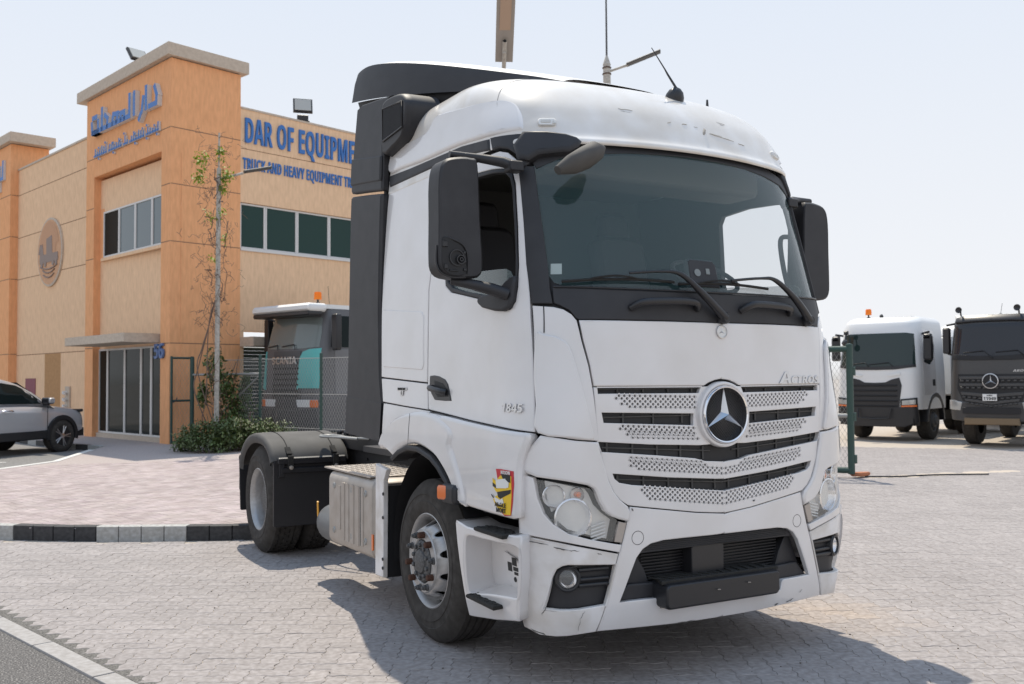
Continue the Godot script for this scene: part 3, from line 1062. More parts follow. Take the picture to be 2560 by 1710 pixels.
	var big := [[-.14, .56, -.02, .30, -.04, .06, -.44, .06], [-.62, .66, -.62, .05], [-.78, .40, -.86, .02, -1.02, -.18],
		[-1.32, .68, -1.32, .05], [-1.60, .68, -1.60, .05, -4.0, .05], [-1.92, .05, -1.92, .26, -2.14, .26, -2.14, .05], [-2.42, .05, -2.30, .30, -2.62, .34, -2.68, .05], [-3.02, .05, -2.98, .30, -3.16, .44],
		[-3.36, .68, -3.36, .05], [-3.62, .36, -3.62, .05, -4.02, .05, -4.05, .36], [-3.74, .52, -3.80, .52], [-3.92, .52, -3.98, .52]]
	var k := 4.22 / 4.15
	var o := L3(.52, 8.42, -.0)
	script_strokes(ar, big, o, -dL, nL, k, .86, .13, .12, M.blue, M.sign_side)
	var small := []
	var u := 0.0
	for word in [5, 6, 2, 6, 6]:
		var x0 := u
		for i in word:
			var h: float = [.26, .12, .20, .10, .16, .24][(i * 5 + word + int(u * 10)) % 6]
			small.append([u - .02, .02, u - .02, h])
			if (i + word) % 3 == 0:
				small.append([u - .08, h + .10, u - .10, h + .10])
			if (i + word) % 4 == 1:
				small.append([u - .07, -.09, u - .10, -.09])
			u -= .145
		small.append([x0, .03, u + .04, .03])
		u -= .10
	script_strokes(ar, small, L3(.56, 7.80, 0), -dL, nL, 4.2 / -u, .85, .055, .06, M.blue, M.sign_side)
	var ar2 := part("sign_lettering", d)
	script_strokes(ar2, [[0, .55, 0, .0, -.8, .0], [-.3, .4, -.3, .0], [-.75, .5, -.75, .0], [-.4, -.35, -1.6, -.35], [-.4, -.1, -.4, -.35], [-.9, -.12, -.9, -.35]], L3(12.40, 8.42, 0), -dL, nL, 1.0, 1.0, .12, .08, M.blue, M.sign_side)
	# house number
	var hn := tag(part("house_number", d), "house number 56 beside the door")
	letters(hn, "56", L3(.74, 2.18, .02), -dL, nL, .36, .54, .05, M.blue, mat(lin(.10, .17, .36), .5))
	# floodlights on the parapets
	for q3 in [[L3(2.72, 9.83, -.35), 200.0, 38.0, "black floodlight tilted on the cap of the orange corner tower"], [R3(4.0, 8.69, -.2), -14.0, -22.0, "black floodlight on the parapet above the blue English letters"]]:
		var fl := thing("floodlight", q3[3], "floodlight", Transform3D(eul(0, q3[1], 0), q3[0]), "floodlights on the depot roof")
		b = MB.new()
		b.box(Vector3(.36, .05, .2), at(0, .03, 0), .01)
		b.box(Vector3(.30, .16, .12), at(0, .13, 0), .01)
		obj("bracket", b, M.satin, fl)
		b = MB.new()
		b.box(Vector3(.52, .44, .10), at(0, .46, .03, eul(q3[2], 0, 0)), .02)
		obj("lamp_housing", b, M.satin, fl)
		b = MB.new()
		b.box(Vector3(.44, .36, .012), at(0, .46, .03, eul(q3[2], 0, 0)).translated_local(Vector3(0, 0, .055)), .003)
		b.box(Vector3(.44, .36, .012), at(0, .46, .03, eul(q3[2], 0, 0)).translated_local(Vector3(0, 0, -.055)), .003)
		obj("lamp_glass", b, mat(lin(.45, .45, .42), .15), fl)

# ---------------------------------------------------------------- fence, plants, lamps, other vehicles
func leaf_cloud(b: MB, blobs: Array, count: int, size: float, squash := 1.0) -> void:
	# small two-sided leaves scattered through overlapping lumps
	for i in count:
		var q: Array = blobs[rng.randi() % blobs.size()]
		var d := Vector3(rng.randfn(), rng.randfn(), rng.randfn()).normalized() * pow(rng.randf(), .45)
		var p: Vector3 = q[0] + d * q[1]
		if p.y < q[0].y - q[1].y * .95:
			continue
		var B := Basis.from_euler(Vector3(rng.randf_range(-1.2, 1.2), rng.randf() * TAU, rng.randf_range(-.8, .8)))
		var s := size * rng.randf_range(.6, 1.3)
		var n := (B.y * .6 + d * .6 + Vector3.UP * .3).normalized()
		var tip := p + B.z * s
		var l := p + B.x * s * .28 + B.z * s * .45
		var r := p - B.x * s * .28 + B.z * s * .45 + B.y * s * .06
		b.tri(p, l, tip, n, n, n)
		b.tri(p, tip, r, n, n, n)

func chain_link(b: MB, o: Vector3, x: Vector3, length: float, y0: float, y1: float, cell: float, r: float) -> void:
	var h := y1 - y0
	var nz := x.cross(Vector3.UP).normalized()
	var k := int((length + h * .62) / cell)
	for s in [-1, 1]:
		for i in range(0, k):
			var u0 := i * cell - (h * .62 if s > 0 else 0.0)
			var u1: float = u0 + s * h * .62 + (0.0 if s > 0 else 0.0)
			var a := Vector2(u0, y0)
			var c := Vector2(u1, y1)
			if s < 0:
				a.x = u0 + 0.0
			var dx := c.x - a.x
			var t0 := 0.0
			var t1 := 1.0
			for lim in [[0.0, 1], [length, -1]]:
				var f0: float = (a.x - lim[0]) * lim[1]
				var f1: float = (c.x - lim[0]) * lim[1]
				if f0 < 0 and f1 < 0:
					t1 = -1.0
				elif f0 < 0:
					t0 = maxf(t0, -f0 / (f1 - f0))
				elif f1 < 0:
					t1 = minf(t1, f0 / (f0 - f1))
			if t1 <= t0:
				continue
			var p: Vector2 = a.lerp(c, t0)
			var q: Vector2 = a.lerp(c, t1)
			b.tube([o + x * p.x + Vector3.UP * p.y + nz * (.003 * s), o + x * q.x + Vector3.UP * q.y + nz * (.003 * s)], r, 3, false)

func build_background() -> void:
	fences()
	lamps_and_plants()
	car()
	other_trucks()

func fences() -> void:
	var A0 := Vector3(1.10, .06, -18.35)
	var x := Vector3(.420, 0, .9075)
	var link := mat(lin(.36, .36, .35), .6, .2)
	var f := thing("chain_link_fence", "long green-posted chain link fence running from the tower towards the white tractor", "fence")
	for s in [2.45, 4.4, 6.4, 8.4, 10.4, 12.4]:
		var b := MB.new()
		b.tube([A0 + x * s, A0 + x * s + Vector3.UP * 2.12], .035, 8)
		b.lathe([Vector2(.04, 0), Vector2(.03, .03), Vector2(0, .04)], at(0, 0, 0).translated(A0 + x * s + Vector3.UP * 2.12), 8)
		obj("fence_post", b, M.green_paint, f)
	for y in [2.05, 1.28, .55, .10]:
		var b := MB.new()
		b.tube([A0 + x * 1.0 + Vector3.UP * y, A0 + x * 12.5 + Vector3.UP * (y - .03)], .006, 4)
		obj("line_wire", b, link, f)
	var b := MB.new()
	chain_link(b, A0 + x * .9, x, 11.6, .06, 2.06, .078, .0030)
	stuff(obj("chain_link_mesh", b, link, f))
	# narrow green gate leaf against the tower and the low gate with a brace
	var g := thing("fence_gate", "narrow green framed gate leaf standing beside the tower corner", "gate")
	var gx := Vector3(.93, 0, -.2).normalized()
	var G0 := Vector3(.62, .12, -18.30)
	for q in [[0.0, .05], [.50, .06]]:
		b = MB.new()
		b.tube([G0 + gx * q[0] + Vector3.UP * .04, G0 + gx * q[0] + Vector3.UP * 2.1], q[1] * .6, 8)
		obj("gate_stile", b, M.green_paint, g)
	for y in [.08, 1.05, 2.06]:
		b = MB.new()
		b.tube([G0 + Vector3.UP * y, G0 + gx * .5 + Vector3.UP * y], .026, 8)
		obj("gate_rail", b, M.green_paint, g)
	b = MB.new()
	chain_link(b, G0, gx, .5, .1, 2.05, .078, .0018)
	stuff(obj("gate_mesh", b, link, g))
	b = MB.new()
	b.box(Vector3(.06, .16, .05), at(0, 0, 0).translated(G0 + Vector3.UP * 1.08), .006)
	b.tube([G0 + Vector3(.0, 1.0, .03), G0 + Vector3(.1, 1.05, .06), G0 + Vector3(.12, 1.12, .03)], .012, 6)
	obj("gate_latch", b, M.satin, g)
	var w := thing("braced_gate", "galvanised gate rail with a diagonal brace between green posts", "gate")
	b = MB.new()
	b.tube([A0 + Vector3.UP * 1.72, A0 + x * 2.45 + Vector3.UP * 1.72], .028, 8)
	obj("top_rail", b, M.galv, w)
	b = MB.new()
	b.tube([A0 + x * 2.42 + Vector3.UP * 1.68, A0 + x * .1 + Vector3.UP * .2], .018, 6)
	obj("diagonal_brace", b, M.galv, w)
	b = MB.new()
	b.tube([A0 + Vector3.UP * .0, A0 + Vector3.UP * 2.14], .05, 8)
	obj("gate_post", b, M.green_paint, w)
	# gate at the right, its free end beside the tractor
	var r := thing("yard_gate", "open green tube gate with chain link panel behind the tractor's right corner", "gate")
	var P := Vector3(8.80, 0, -5.40)
	var gd := Vector3(-.62, 0, -.78).normalized()
	b = MB.new()
	b.tube([P + Vector3.UP * .06, P + Vector3.UP * 2.14], .055, 10)
	b.lathe([Vector2(.058, 0), Vector2(.05, .02), Vector2(0, .03)], at(P.x, 2.14, P.z), 10)
	obj("gate_stile", b, M.green_paint, r)
	for q in [[.12, .05], [1.0, .035], [2.08, .05]]:
		b = MB.new()
		b.tube([P + Vector3.UP * q[0], P + gd * 3.6 + Vector3.UP * q[0]], q[1], 8)
		obj("gate_rail", b, M.green_paint if q[1] > .04 else M.galv, r)
	for s in [.32, 3.6]:
		b = MB.new()
		b.tube([P + gd * s + Vector3.UP * .10, P + gd * s + Vector3.UP * 2.08], .022 if s < 1 else .05, 8)
		obj("gate_bar", b, M.green_paint, r)
	b = MB.new()
	chain_link(b, P + Vector3.ZERO, gd, 3.6, .12, 2.08, .07, .0024)
	stuff(obj("gate_mesh", b, link, r))
	b = MB.new()
	for y in [1.72, .98, .30]:
		b.box(Vector3(.07, .14, .07), at(P.x + .05, y, P.z + .02), .01)
	obj("gate_hinge", b, M.green_paint, r)
	b = MB.new()
	b.extrude(cv2([0, 0, .25, .02, .36, .10, .2, .17, .02, .14], 3, true), .06, Transform3D(Basis(Vector3(1, 0, 0), Vector3(0, 0, 1), Vector3(0, -1, 0)), P + Vector3(.02, .085, -.05)), .02)
	tag(obj("broken_brick", b, mat(lin(.42, .16, .08), .9)), "broken orange brick lying at the foot of the green yard gate", "brick")
	b = MB.new()
	for i in 26:
		var c := P + Vector3(.3 + i * .11 + rng.randf_range(-.1, .1), 0, .1 + i * .022 + rng.randf_range(-.10, .10))
		var sr := rng.randf_range(.06, .20)
		b.lathe([Vector2(sr, -.002), Vector2(sr * .6, .004), Vector2(0, .007)], at(c.x, 0.001, c.z, eul(0, rng.randf() * 360, 0)), 9)
	tag(stuff(obj("drifted_sand", b, mat(lin(.50, .43, .36), 1.0))), "thin sandy drift of sand across the gateway beside the yard gate", "sand")
	b = MB.new()
	b.tube(curve([P + Vector3(.2, .02, .1), P + Vector3(.7, .016, .35), P + Vector3(1.4, .016, .5), P + Vector3(2.2, .016, .9)], 5), .012, 5)
	tag(obj("ground_cable", b, M.satin), "thin dark cable lying on the paving by the yard gate", "cable")

func lamps_and_plants() -> void:
	var pole_m := grained(lin(.60, .58, .54), .6, noise_tex(51, .03, Color(.75, .73, .70), Color(1, 1, 1)), .8)
	# slim white pole with a vine
	var P := Vector3(1.22, .12, -16.35)
	var p := thing("street_lamp", "slim white lamp post wrapped in dry vine in front of the orange tower", "lamp post")
	var b := MB.new()
	b.tube([P, P + Vector3(0.03, 6.25, 0)], [.056, .048], 10)
	obj("post", b, pole_m, p)
	b = MB.new()
	b.tube([P + Vector3(.03, 6.25, 0), P + Vector3(.035, 7.05, 0)], .02, 6)
	obj("post_spike", b, pole_m, p)
	b = MB.new()
	b.tube([P + Vector3(.08, 6.02, .0), P + Vector3(.55, 6.18, .08)], .03, 6)
	obj("lamp_arm", b, pole_m, p)
	b = MB.new()
	b.box(Vector3(.62, .05, .20), Transform3D(eul(0, -10, 13), P + Vector3(.86, 6.28, .13)), .015)
	obj("lamp_head", b, M.hub, p)
	var vine := thing("climbing_vine", "dry brown vine with a few green leaf tufts climbing the white lamp post", "vine")
	var twig := mat(lin(.16, .11, .085), .9)
	b = MB.new()
	for i in 34:
		var y := rng.randf_range(.1, 5.9)
		var a := rng.randf() * TAU
		var pts := []
		var rad := rng.randf_range(.08, .14)
		var side := rng.randf_range(-.55, .25) if y > 3.6 else rng.randf_range(-.35, .2)
		for k in 7:
			a += rng.randf_range(-.9, .9)
			pts.append(P + Vector3(cos(a) * rad + side * k / 7.0 * rng.randf(), y, sin(a) * rad + .05))
			y += rng.randf_range(-.05, .22)
		b.tube(curve(pts, 3), rng.randf_range(.004, .011), 4, false)
	for q in [[-.35, 1.9, .3], [-.42, 1.5, .0], [-.25, .9, -.1]]:
		b.tube(curve([P + Vector3(-.05, 3.3, .06), P + Vector3(-.2, 2.7, .1), P + Vector3(q[0], q[1] + .3, .12), P + Vector3(q[0] - .08, q[1] - .2, .12), P + Vector3(-.15 + q[2] * .4, .4, .1)], 5), .012, 4, false)
	obj("vine_stem", b, twig, vine)
	var leaf := mat(lin(.20, .27, .03), .6, 0.0, {"backlight_enabled": true, "backlight": Color(.35, .42, .05)})
	b = MB.new()
	for q in [[Vector3(-.38, 6.75, .08), .20, 90], [Vector3(-.42, 6.35, .08), .18, 90], [Vector3(.05, 6.9, .05), .16, 70], [Vector3(.18, 6.45, .08), .17, 100], [Vector3(.12, 6.15, .1), .14, 60], [Vector3(.14, 5.0, .08), .10, 30], [Vector3(-.12, 4.55, .08), .12, 20], [Vector3(.1, 5.6, .08), .16, 26], [Vector3(-.2, 5.5, .08), .2, 26]]:
		leaf_cloud(b, [[P + q[0] + Vector3(0, -.35, 0), Vector3(1, 1.3, .7) * q[1] * .85]], int(q[2] * .9), .085)
	obj("vine_leaves", b, leaf, vine)
	b = MB.new()
	for i in 230:
		var c := P + Vector3(rng.randfn(-.10, .24), rng.randf_range(2.6, 7.0), rng.randf_range(-.2, .2))
		var pts := [c]
		for k in 4:
			pts.append(pts[-1] + Vector3(rng.randf_range(-.10, .10), rng.randf_range(-.12, .08), rng.randf_range(-.05, .05)))
		b.tube(pts, .0045, 3, false)
	obj("dry_twigs", b, twig, vine)
	# bushes at the foot
	var green := mat(lin(.085, .105, .038), .6, 0.0, {"backlight_enabled": true, "backlight": Color(.10, .14, .03)})
	var green2 := mat(lin(.105, .15, .045), .6, 0.0, {"backlight_enabled": true, "backlight": Color(.16, .2, .05)})
	var bush := thing("low_bush", "low dense green bush at the foot of the white lamp post", "bush", Transform3D(Basis(), Vector3(1.50, .12, -15.75)))
	for pass_ in 2:
		b = MB.new()
		var blobs := []
		var r2 := RandomNumberGenerator.new()
		r2.seed = 77
		for i in 34:
			var u := r2.randf_range(-1.05, 1.1)
			blobs.append([Vector3(u, r2.randf_range(.12, .60) * (1 - .38 * absf(u)), r2.randf_range(-.5, .5)), Vector3(.34, .24, .34) * r2.randf_range(.7, 1.2)])
		leaf_cloud(b, blobs, 7000 if pass_ == 0 else 4000, .07)
		obj("foliage", b, green if pass_ == 0 else green2, bush)
	b = MB.new()
	for i in 60:
		var u := rng.randf_range(-1.0, 1.0)
		b.tube([Vector3(u * .8, 0, rng.randf_range(-.3, .3)), Vector3(u, rng.randf_range(.3, .85), rng.randf_range(-.5, .5))], .006, 3, false)
	obj("stems", b, twig, bush)
	var tall := thing("tall_shrub", "taller bright green shrub leaning on the braced gate behind the low bush", "shrub", Transform3D(Basis(), Vector3(1.55, .12, -16.9)))
	b = MB.new()
	leaf_cloud(b, [[Vector3(-.25, 1.85, 0), Vector3(.22, .42, .22)], [Vector3(-.05, 1.45, 0), Vector3(.34, .36, .3)], [Vector3(.15, 1.05, 0), Vector3(.40, .40, .3)], [Vector3(.35, .75, 0), Vector3(.42, .45, .35)], [Vector3(.1, .5, 0), Vector3(.5, .4, .35)], [Vector3(.45, 1.35, 0), Vector3(.12, .35, .12)], [Vector3(-.5, 1.2, 0), Vector3(.12, .3, .12)]], 2600, .10)
	obj("foliage", b, green2, tall)
	b = MB.new()
	for i in 14:
		b.tube(curve([Vector3(rng.randf_range(-.1, .2), 0, 0), Vector3(rng.randf_range(-.2, .4), .7, rng.randf_range(-.1, .1)), Vector3(rng.randf_range(-.45, .45), rng.randf_range(1.2, 2.1), rng.randf_range(-.15, .15))], 3), .008, 4, false)
	obj("stems", b, twig, tall)
	var weeds := thing("weeds", "yellow-green weeds growing behind the fence beside the dark fairing", "weeds", Transform3D(Basis(), Vector3(1.75, .1, -9.2)))
	b = MB.new()
	for i in 260:
		var c := Vector3(rng.randf_range(-1.2, 1.2), 0, rng.randf_range(-.4, .4))
		var h := rng.randf_range(.25, .75)
		var e := c + Vector3(rng.randf_range(-.2, .2), h, rng.randf_range(-.2, .2))
		var w := Vector3(.012, 0, .006)
		var n := Vector3(.3, .3, 1).normalized()
		b.tri(c - w, c + w, e, n, n, n)
	leaf_cloud(b, [[Vector3(-.5, .4, 0), Vector3(.4, .3, .3)], [Vector3(.3, .45, 0), Vector3(.5, .35, .3)]], 500, .08)
	obj("blades", b, mat(lin(.22, .25, .05), .7, 0.0, {"backlight_enabled": true, "backlight": Color(.2, .22, .05)}), weeds)
	# all-in-one lamp seen from below above the cab
	var Q := Vector3(3.78, 0, -7.85)
	var big := thing("street_lamp", "grey lamp with a row of panels seen from below, rising behind the cab roof", "lamp post")
	b = MB.new()
	b.tube([Q, Q + Vector3.UP * 6.30], [.085, .06], 10)
	obj("post", b, pole_m, big)
	var dirv := (Vector3(-.45, 0, .87)).normalized()
	b = MB.new()
	b.tube([Q + Vector3.UP * 6.2, Q + Vector3.UP * 6.42 + dirv * .25, Q + Vector3.UP * 6.62 + dirv * .75], .032, 8)
	obj("lamp_arm", b, pole_m, big)
	var hx := dirv.cross(Vector3.UP).normalized()
	var up := (Vector3.UP * .90 - dirv * .44).normalized()
	var fw := hx.cross(up).normalized()
	if fw.dot(dirv) < 0:
		fw = -fw
		hx = -hx
	var hb := Basis(hx, up, hx.cross(up))
	var hc := Q + Vector3.UP * 6.88 + dirv * 1.08
	b = MB.new()
	b.box(Vector3(.27, .045, 1.42), Transform3D(hb, hc), .012)
	var head := obj("lamp_head", b, mat(lin(.34, .31, .28), .5), big)
	var sgn := 1.0 if hb.z.dot(dirv) > 0 else -1.0
	b = MB.new()
	for i in 7:
		b.box(Vector3(.165, .012, .115), Transform3D(hb, hc - up * .026 + hb.z * sgn * (.02 + i * .105)), .004)
	obj("led_panel", b, mat(lin(.46, .33, .24), .4), head)
	b = MB.new()
	b.tube([hc - up * .05 - hb.z * sgn * .66, hc - up * .06 - hb.z * sgn * .22], .034, 10)
	obj("arm_socket", b, pole_m, head)
	b = MB.new()
	b.tube([hc - up * .062 - hb.z * sgn * .24, hc - up * .064 - hb.z * sgn * .215], .028, 10)
	obj("socket_mouth", b, M.black, head)
	# tall mast with a thin rod and a side lamp
	var T := Vector3(15.95, 0, -22.15)
	var mast := thing("lighting_mast", "tall pale mast with a thin rod on top and one lamp arm", "mast")
	b = MB.new()
	b.tube([T, T + Vector3.UP * 12.6, T + Vector3.UP * 12.65], [.19, .13, .135], 14)
	b.tube([T + Vector3.UP * 12.65, T + Vector3.UP * 12.70, T + Vector3.UP * 12.97], [.14, .13, .04], 12)
	obj("mast_pole", b, pole_m, mast)
	b = MB.new()
	b.tube([T + Vector3.UP * 12.95, T + Vector3.UP * 15.4, T + Vector3.UP * 18.5], [.035, .03, .02], 8)
	b.box(Vector3(.5, .02, .02), at(T.x, 15.4, T.z))
	obj("top_rod", b, M.hub, mast)
	b = MB.new()
	for y in [12.32, 12.54]:
		b.lathe([Vector2(.15, -.02), Vector2(.16, -.015), Vector2(.16, .015), Vector2(.15, .02)], at(T.x, y, T.z), 14)
	obj("mast_collar", b, M.rust, mast)
	var ad := Vector3(.80, 0, .60)
	b = MB.new()
	b.tube([T + Vector3.UP * 12.42 + ad * .1, T + Vector3.UP * 12.62 + ad * .75], .045, 8)
	obj("lamp_arm", b, pole_m, mast)
	b = MB.new()
	b.box(Vector3(1.25, .07, .34), Transform3D(Basis(ad, Vector3.UP, ad.cross(Vector3.UP)) * eul(0, 0, 20), T + Vector3.UP * 12.83 + ad * 1.28), .02)
	obj("lamp_head", b, M.hub, mast)

func plain_wheel(parent: Node, c: Vector3, R: float, w: float, s: int, rim: Material, spokes := 0) -> void:
	# axis along x, outer face towards s
	var n := part("wheel", parent)
	var B := Basis(Vector3(0, 0, 1), Vector3(s, 0, 0), Vector3(0, 1, 0)) if s < 0 else Basis(Vector3(0, 0, -1), Vector3(s, 0, 0), Vector3(0, 1, 0))
	var xf := Transform3D(B, c)
	var b := MB.new()
	b.lathe([Vector2(R * .58, 0), Vector2(R * .66, .015), Vector2(R * .86, .014), Vector2(R * .96, -.012), Vector2(R, -.04), Vector2(R, -w + .04), Vector2(R * .94, -w), Vector2(R * .5, -w)], xf, 36)
	obj("tyre", b, M.tyre, n)
	b = MB.new()
	if spokes == 0:
		b.lathe([Vector2(R * .60, .004), Vector2(R * .57, .006), Vector2(R * .53, -.05), Vector2(R * .45, -.06), Vector2(R * .38, .03), Vector2(R * .26, .05), Vector2(R * .22, .09), Vector2(0, .10)], xf, 28)
	else:
		b.lathe([Vector2(R * .70, .004), Vector2(R * .67, .010), Vector2(R * .645, -.02)], xf, 36)
		for k in spokes:
			for e in [-.14, .14]:
				var a: float = TAU * k / spokes
				var p0 := Vector3(cos(a + e * .6), 0, sin(a + e * .6)) * R * .12
				var p1 := Vector3(cos(a + e), 0, sin(a + e)) * R * .66
				b.tube([xf * (p0 + Vector3(0, -.0, 0)), xf * (p1 + Vector3(0, -.004, 0))], [R * .035, R * .045], 5)
		b.lathe([Vector2(R * .16, -.03), Vector2(R * .15, .01), Vector2(0, .015)], xf, 18)
	obj("rim", b, rim, n)
	if spokes:
		b = MB.new()
		b.lathe([Vector2(R * .66, -.06), Vector2(0, -.06)], xf, 24)
		obj("brake_disc", b, M.black, n)

func car() -> void:
	# silver sport utility car, nose towards the depot; local x runs forward, z to its right side (towards the camera)
	var hd := deg_to_rad(48.0)
	var fx := Vector3(sin(hd), 0, -cos(hd))
	var rz := Vector3(-fx.z, 0, fx.x)
	var wheel_at := Vector3(-1.75, .03, -19.1)
	var c := thing("silver_car", "silver sport utility car with black arch trim parked nose-in by the depot", "car", Transform3D(Basis(fx, Vector3.UP, rz), wheel_at - fx * 1.42 - rz * .80))
	var silver := mat(lin(.50, .50, .52), .30, .35, {"clearcoat_enabled": true, "clearcoat": .8, "clearcoat_roughness": .05})
	# x, half width, y low, y belt/top
	var secs := [[-2.30, .70, .55, .95], [-2.22, .85, .42, 1.08], [-1.6, .93, .38, 1.14], [-.4, .945, .36, 1.13], [.75, .945, .36, 1.10], [1.05, .93, .36, 1.08], [1.42, .935, .38, 1.05], [1.85, .915, .40, 1.00], [2.10, .86, .42, .95], [2.25, .76, .46, .86], [2.32, .62, .52, .74]]
	var rings := []
	for q in curve(secs.map(func(s): return Vector3(s[0], s[1], s[2])), 3).size():
		pass
	var s3 := curve(secs.map(func(s): return Vector3(s[0], s[1], s[2])), 3)
	var s4 := curve(secs.map(func(s): return Vector2(s[0], s[3])), 3)
	for i in s3.size():
		var x: float = s3[i].x
		var w: float = s3[i].y
		var lo: float = s3[i].z
		var hi: float = s4[i].y
		var ring := PackedVector3Array()
		for p in [[-.86, 0.0], [-1.0, .12], [-1.0, .45], [-.985, .72], [-.94, .90], [-.80, .985], [-.4, 1.02], [.4, 1.02], [.80, .985], [.94, .90], [.985, .72], [1.0, .45], [1.0, .12], [.86, 0.0]]:
			ring.append(Vector3(x, lerpf(lo, hi, p[1]), p[0] * w))
		rings.append(ring)
	var b := MB.new()
	b.loft(rings)
	obj("body", b, silver, c)
	# greenhouse
	var gs := [[-2.15, .70, 1.10, 1.14], [-1.9, .74, 1.10, 1.45], [-1.5, .76, 1.10, 1.66], [-.8, .76, 1.10, 1.73], [-.1, .75, 1.10, 1.72], [.35, .74, 1.09, 1.62], [.75, .76, 1.08, 1.42], [1.15, .80, 1.05, 1.12], [1.25, .80, 1.03, 1.06]]
	for pass_ in 2:
		rings = []
		for q in gs:
			var ring := PackedVector3Array()
			for p in [[-1.12, 0.0], [-1.04, .5], [-.90, .88], [-.6, 1.0], [0, 1.02], [.6, 1.0], [.90, .88], [1.04, .5], [1.12, 0.0]]:
				ring.append(Vector3(q[0], lerpf(q[2] - .02, q[3], p[1]), p[0] * q[1]))
			rings.append(ring)
		if pass_ == 0:
			b = MB.new()
			b.loft(rings)
			obj("roof", b, silver, c)
	var fn := func(p: Vector2) -> Vector3:
		for i in gs.size() - 1:
			if p.x <= gs[i + 1][0] or i == gs.size() - 2:
				var u: float = clampf((p.x - gs[i][0]) / (gs[i + 1][0] - gs[i][0]), 0, 1)
				var lo := lerpf(gs[i][2], gs[i + 1][2], u) - .02
				var hi := lerpf(gs[i][3], gs[i + 1][3], u)
				var v := clampf((p.y - lo) / (hi - lo), 0, 1)
				var w := lerpf(gs[i][1], gs[i + 1][1], u)
				var k := lerpf(1.12, 1.04, v / .5) if v < .5 else lerpf(1.04, .90, (v - .5) / .38)
				return Vector3(p.x, p.y, k * w)
		return Vector3.ZERO
	var glassm: Material = M.glass_dark
	b = MB.new()
	b.patch(V([-.55, 1.13, .98, 1.11, .78, 1.27, .52, 1.44, .30, 1.53, -.1, 1.585, -.55, 1.60]), fn, .008, .01, Vector3(0, 1.2, 0), .1, .002, [], 0.0)
	obj("door_window", b, glassm, c)
	b = MB.new()
	b.patch(V([-1.75, 1.15, -.62, 1.13, -.62, 1.60, -1.2, 1.57, -1.6, 1.45]), fn, .008, .01, Vector3(0, 1.2, 0), .1, .002, [], 0.0)
	obj("rear_window", b, glassm, c)
	b = MB.new()
	b.quad(Vector3(.40, 1.60, .62), Vector3(1.14, 1.14, .74), Vector3(1.14, 1.14, -.74), Vector3(.40, 1.60, -.62), Vector3(.6, .8, 0))
	obj("windscreen", b, glassm, c)
	for s in [-1, 1]:
		for x in [1.42, -1.42]:
			b = MB.new()
			var arch := PackedVector2Array()
			for k in 17:
				var a := PI * (-.06 + 1.12 * k / 16.0)
				arch.append(Vector2(x + cos(a) * .475, .37 + sin(a) * .475))
			for k in 17:
				var a := PI * (1.06 - 1.12 * k / 16.0)
				arch.append(Vector2(x + cos(a) * .375, .37 + sin(a) * .375))
			b.extrude(arch, .05, at(0, 0, s * .925 - (.05 if s < 0 else 0.0)), .008)
			var disc := circle(Vector2(x, .37), .385, 24)
			b.extrude(disc, .012, at(0, 0, s * .935 - (.012 if s < 0 else 0.0)))
			obj("arch_trim", b, M.black, c)
			var wn := part("wheel_mount", c)
			wn.free()
			plain_wheel_x(c, Vector3(x, .37, s * .955), .375, .24, s, M.silver, 5)
		b = MB.new()
		b.box(Vector3(2.0, .20, .06), at(0, .42, s * .93), .02)
		obj("sill_trim", b, M.black, c)
	b = MB.new()
	b.box(Vector3(.5, .2, 1.5), at(2.1, .42, 0), .05)
	obj("front_bumper", b, M.black, c)
	b = MB.new()
	b.box(Vector3(.20, .15, .22), at(.92, 1.18, 1.0), .05, .05)
	b.box(Vector3(.10, .06, .14), at(.95, 1.10, .93), .02)
	obj("door_mirror", b, M.satin, c)
	b = MB.new()
	b.box(Vector3(.18, .13, .05), at(.93, 1.185, 1.10), .02, .05)
	obj("mirror_cover", b, silver, c)
	b = MB.new()
	b.tube([Vector3(-.28, .97, .95), Vector3(-.2, .985, .985), Vector3(-.08, .985, .985), Vector3(0, .97, .95)], .02, 6)
	obj("door_handle", b, M.chrome, c)
	for x in [.98, -.62]:
		b = MB.new()
		b.box(Vector3(.008, .62, .01), at(x, .75, .944))
		obj("door_gap", b, M.black, c)
	b = MB.new()
	b.box(Vector3(.30, .07, .10), at(2.0, .93, .80, eul(0, -25, 0)), .02, .03)
	obj("headlight", b, M.satin, c)

func plain_wheel_x(parent: Node, c: Vector3, R: float, w: float, s: int, rim: Material, spokes: int) -> void:
	# the same wheel with its axis along local z
	var n := part("wheel", parent)
	n.position = c
	n.rotation.y = -PI / 2 if s > 0 else -PI / 2
	var holder := Node3D.new()
	plain_wheel(holder, Vector3.ZERO, R, w, s, rim, spokes)
	var inner: Node3D = holder.get_child(0)
	for ch in inner.get_children():
		inner.remove_child(ch)
		ch.owner = null
		n.add_child(ch, true)
	holder.free()

func truck_base(t: Node3D, sh: Shell, paint: Material, top: float, low: float, back: float, hw: float) -> void:
	# closed cab body, chassis and wheels; the front faces local +z at z = 0
	var rings := []
	var y := low
	while y < top:
		rings.append(plan_ring(sh, y, back))
		y += .07
	rings.append(plan_ring(sh, top, back))
	var b := MB.new()
	b.loft(rings)
	obj("cab_body", b, paint, t)
	b = MB.new()
	b.box(Vector3(.9, .35, 6.0), at(0, .85, -3.6), .02)
	b.box(Vector3(hw * 1.7, .35, 1.6), at(0, .70, -1.3), .02)
	obj("chassis_frame", b, M.black, t)
	for s in [-1, 1]:
		for z in [-1.35, -4.6]:
			plain_wheel(t, Vector3(s * (hw - .04), .50, z), .50, .30, s, M.hub)

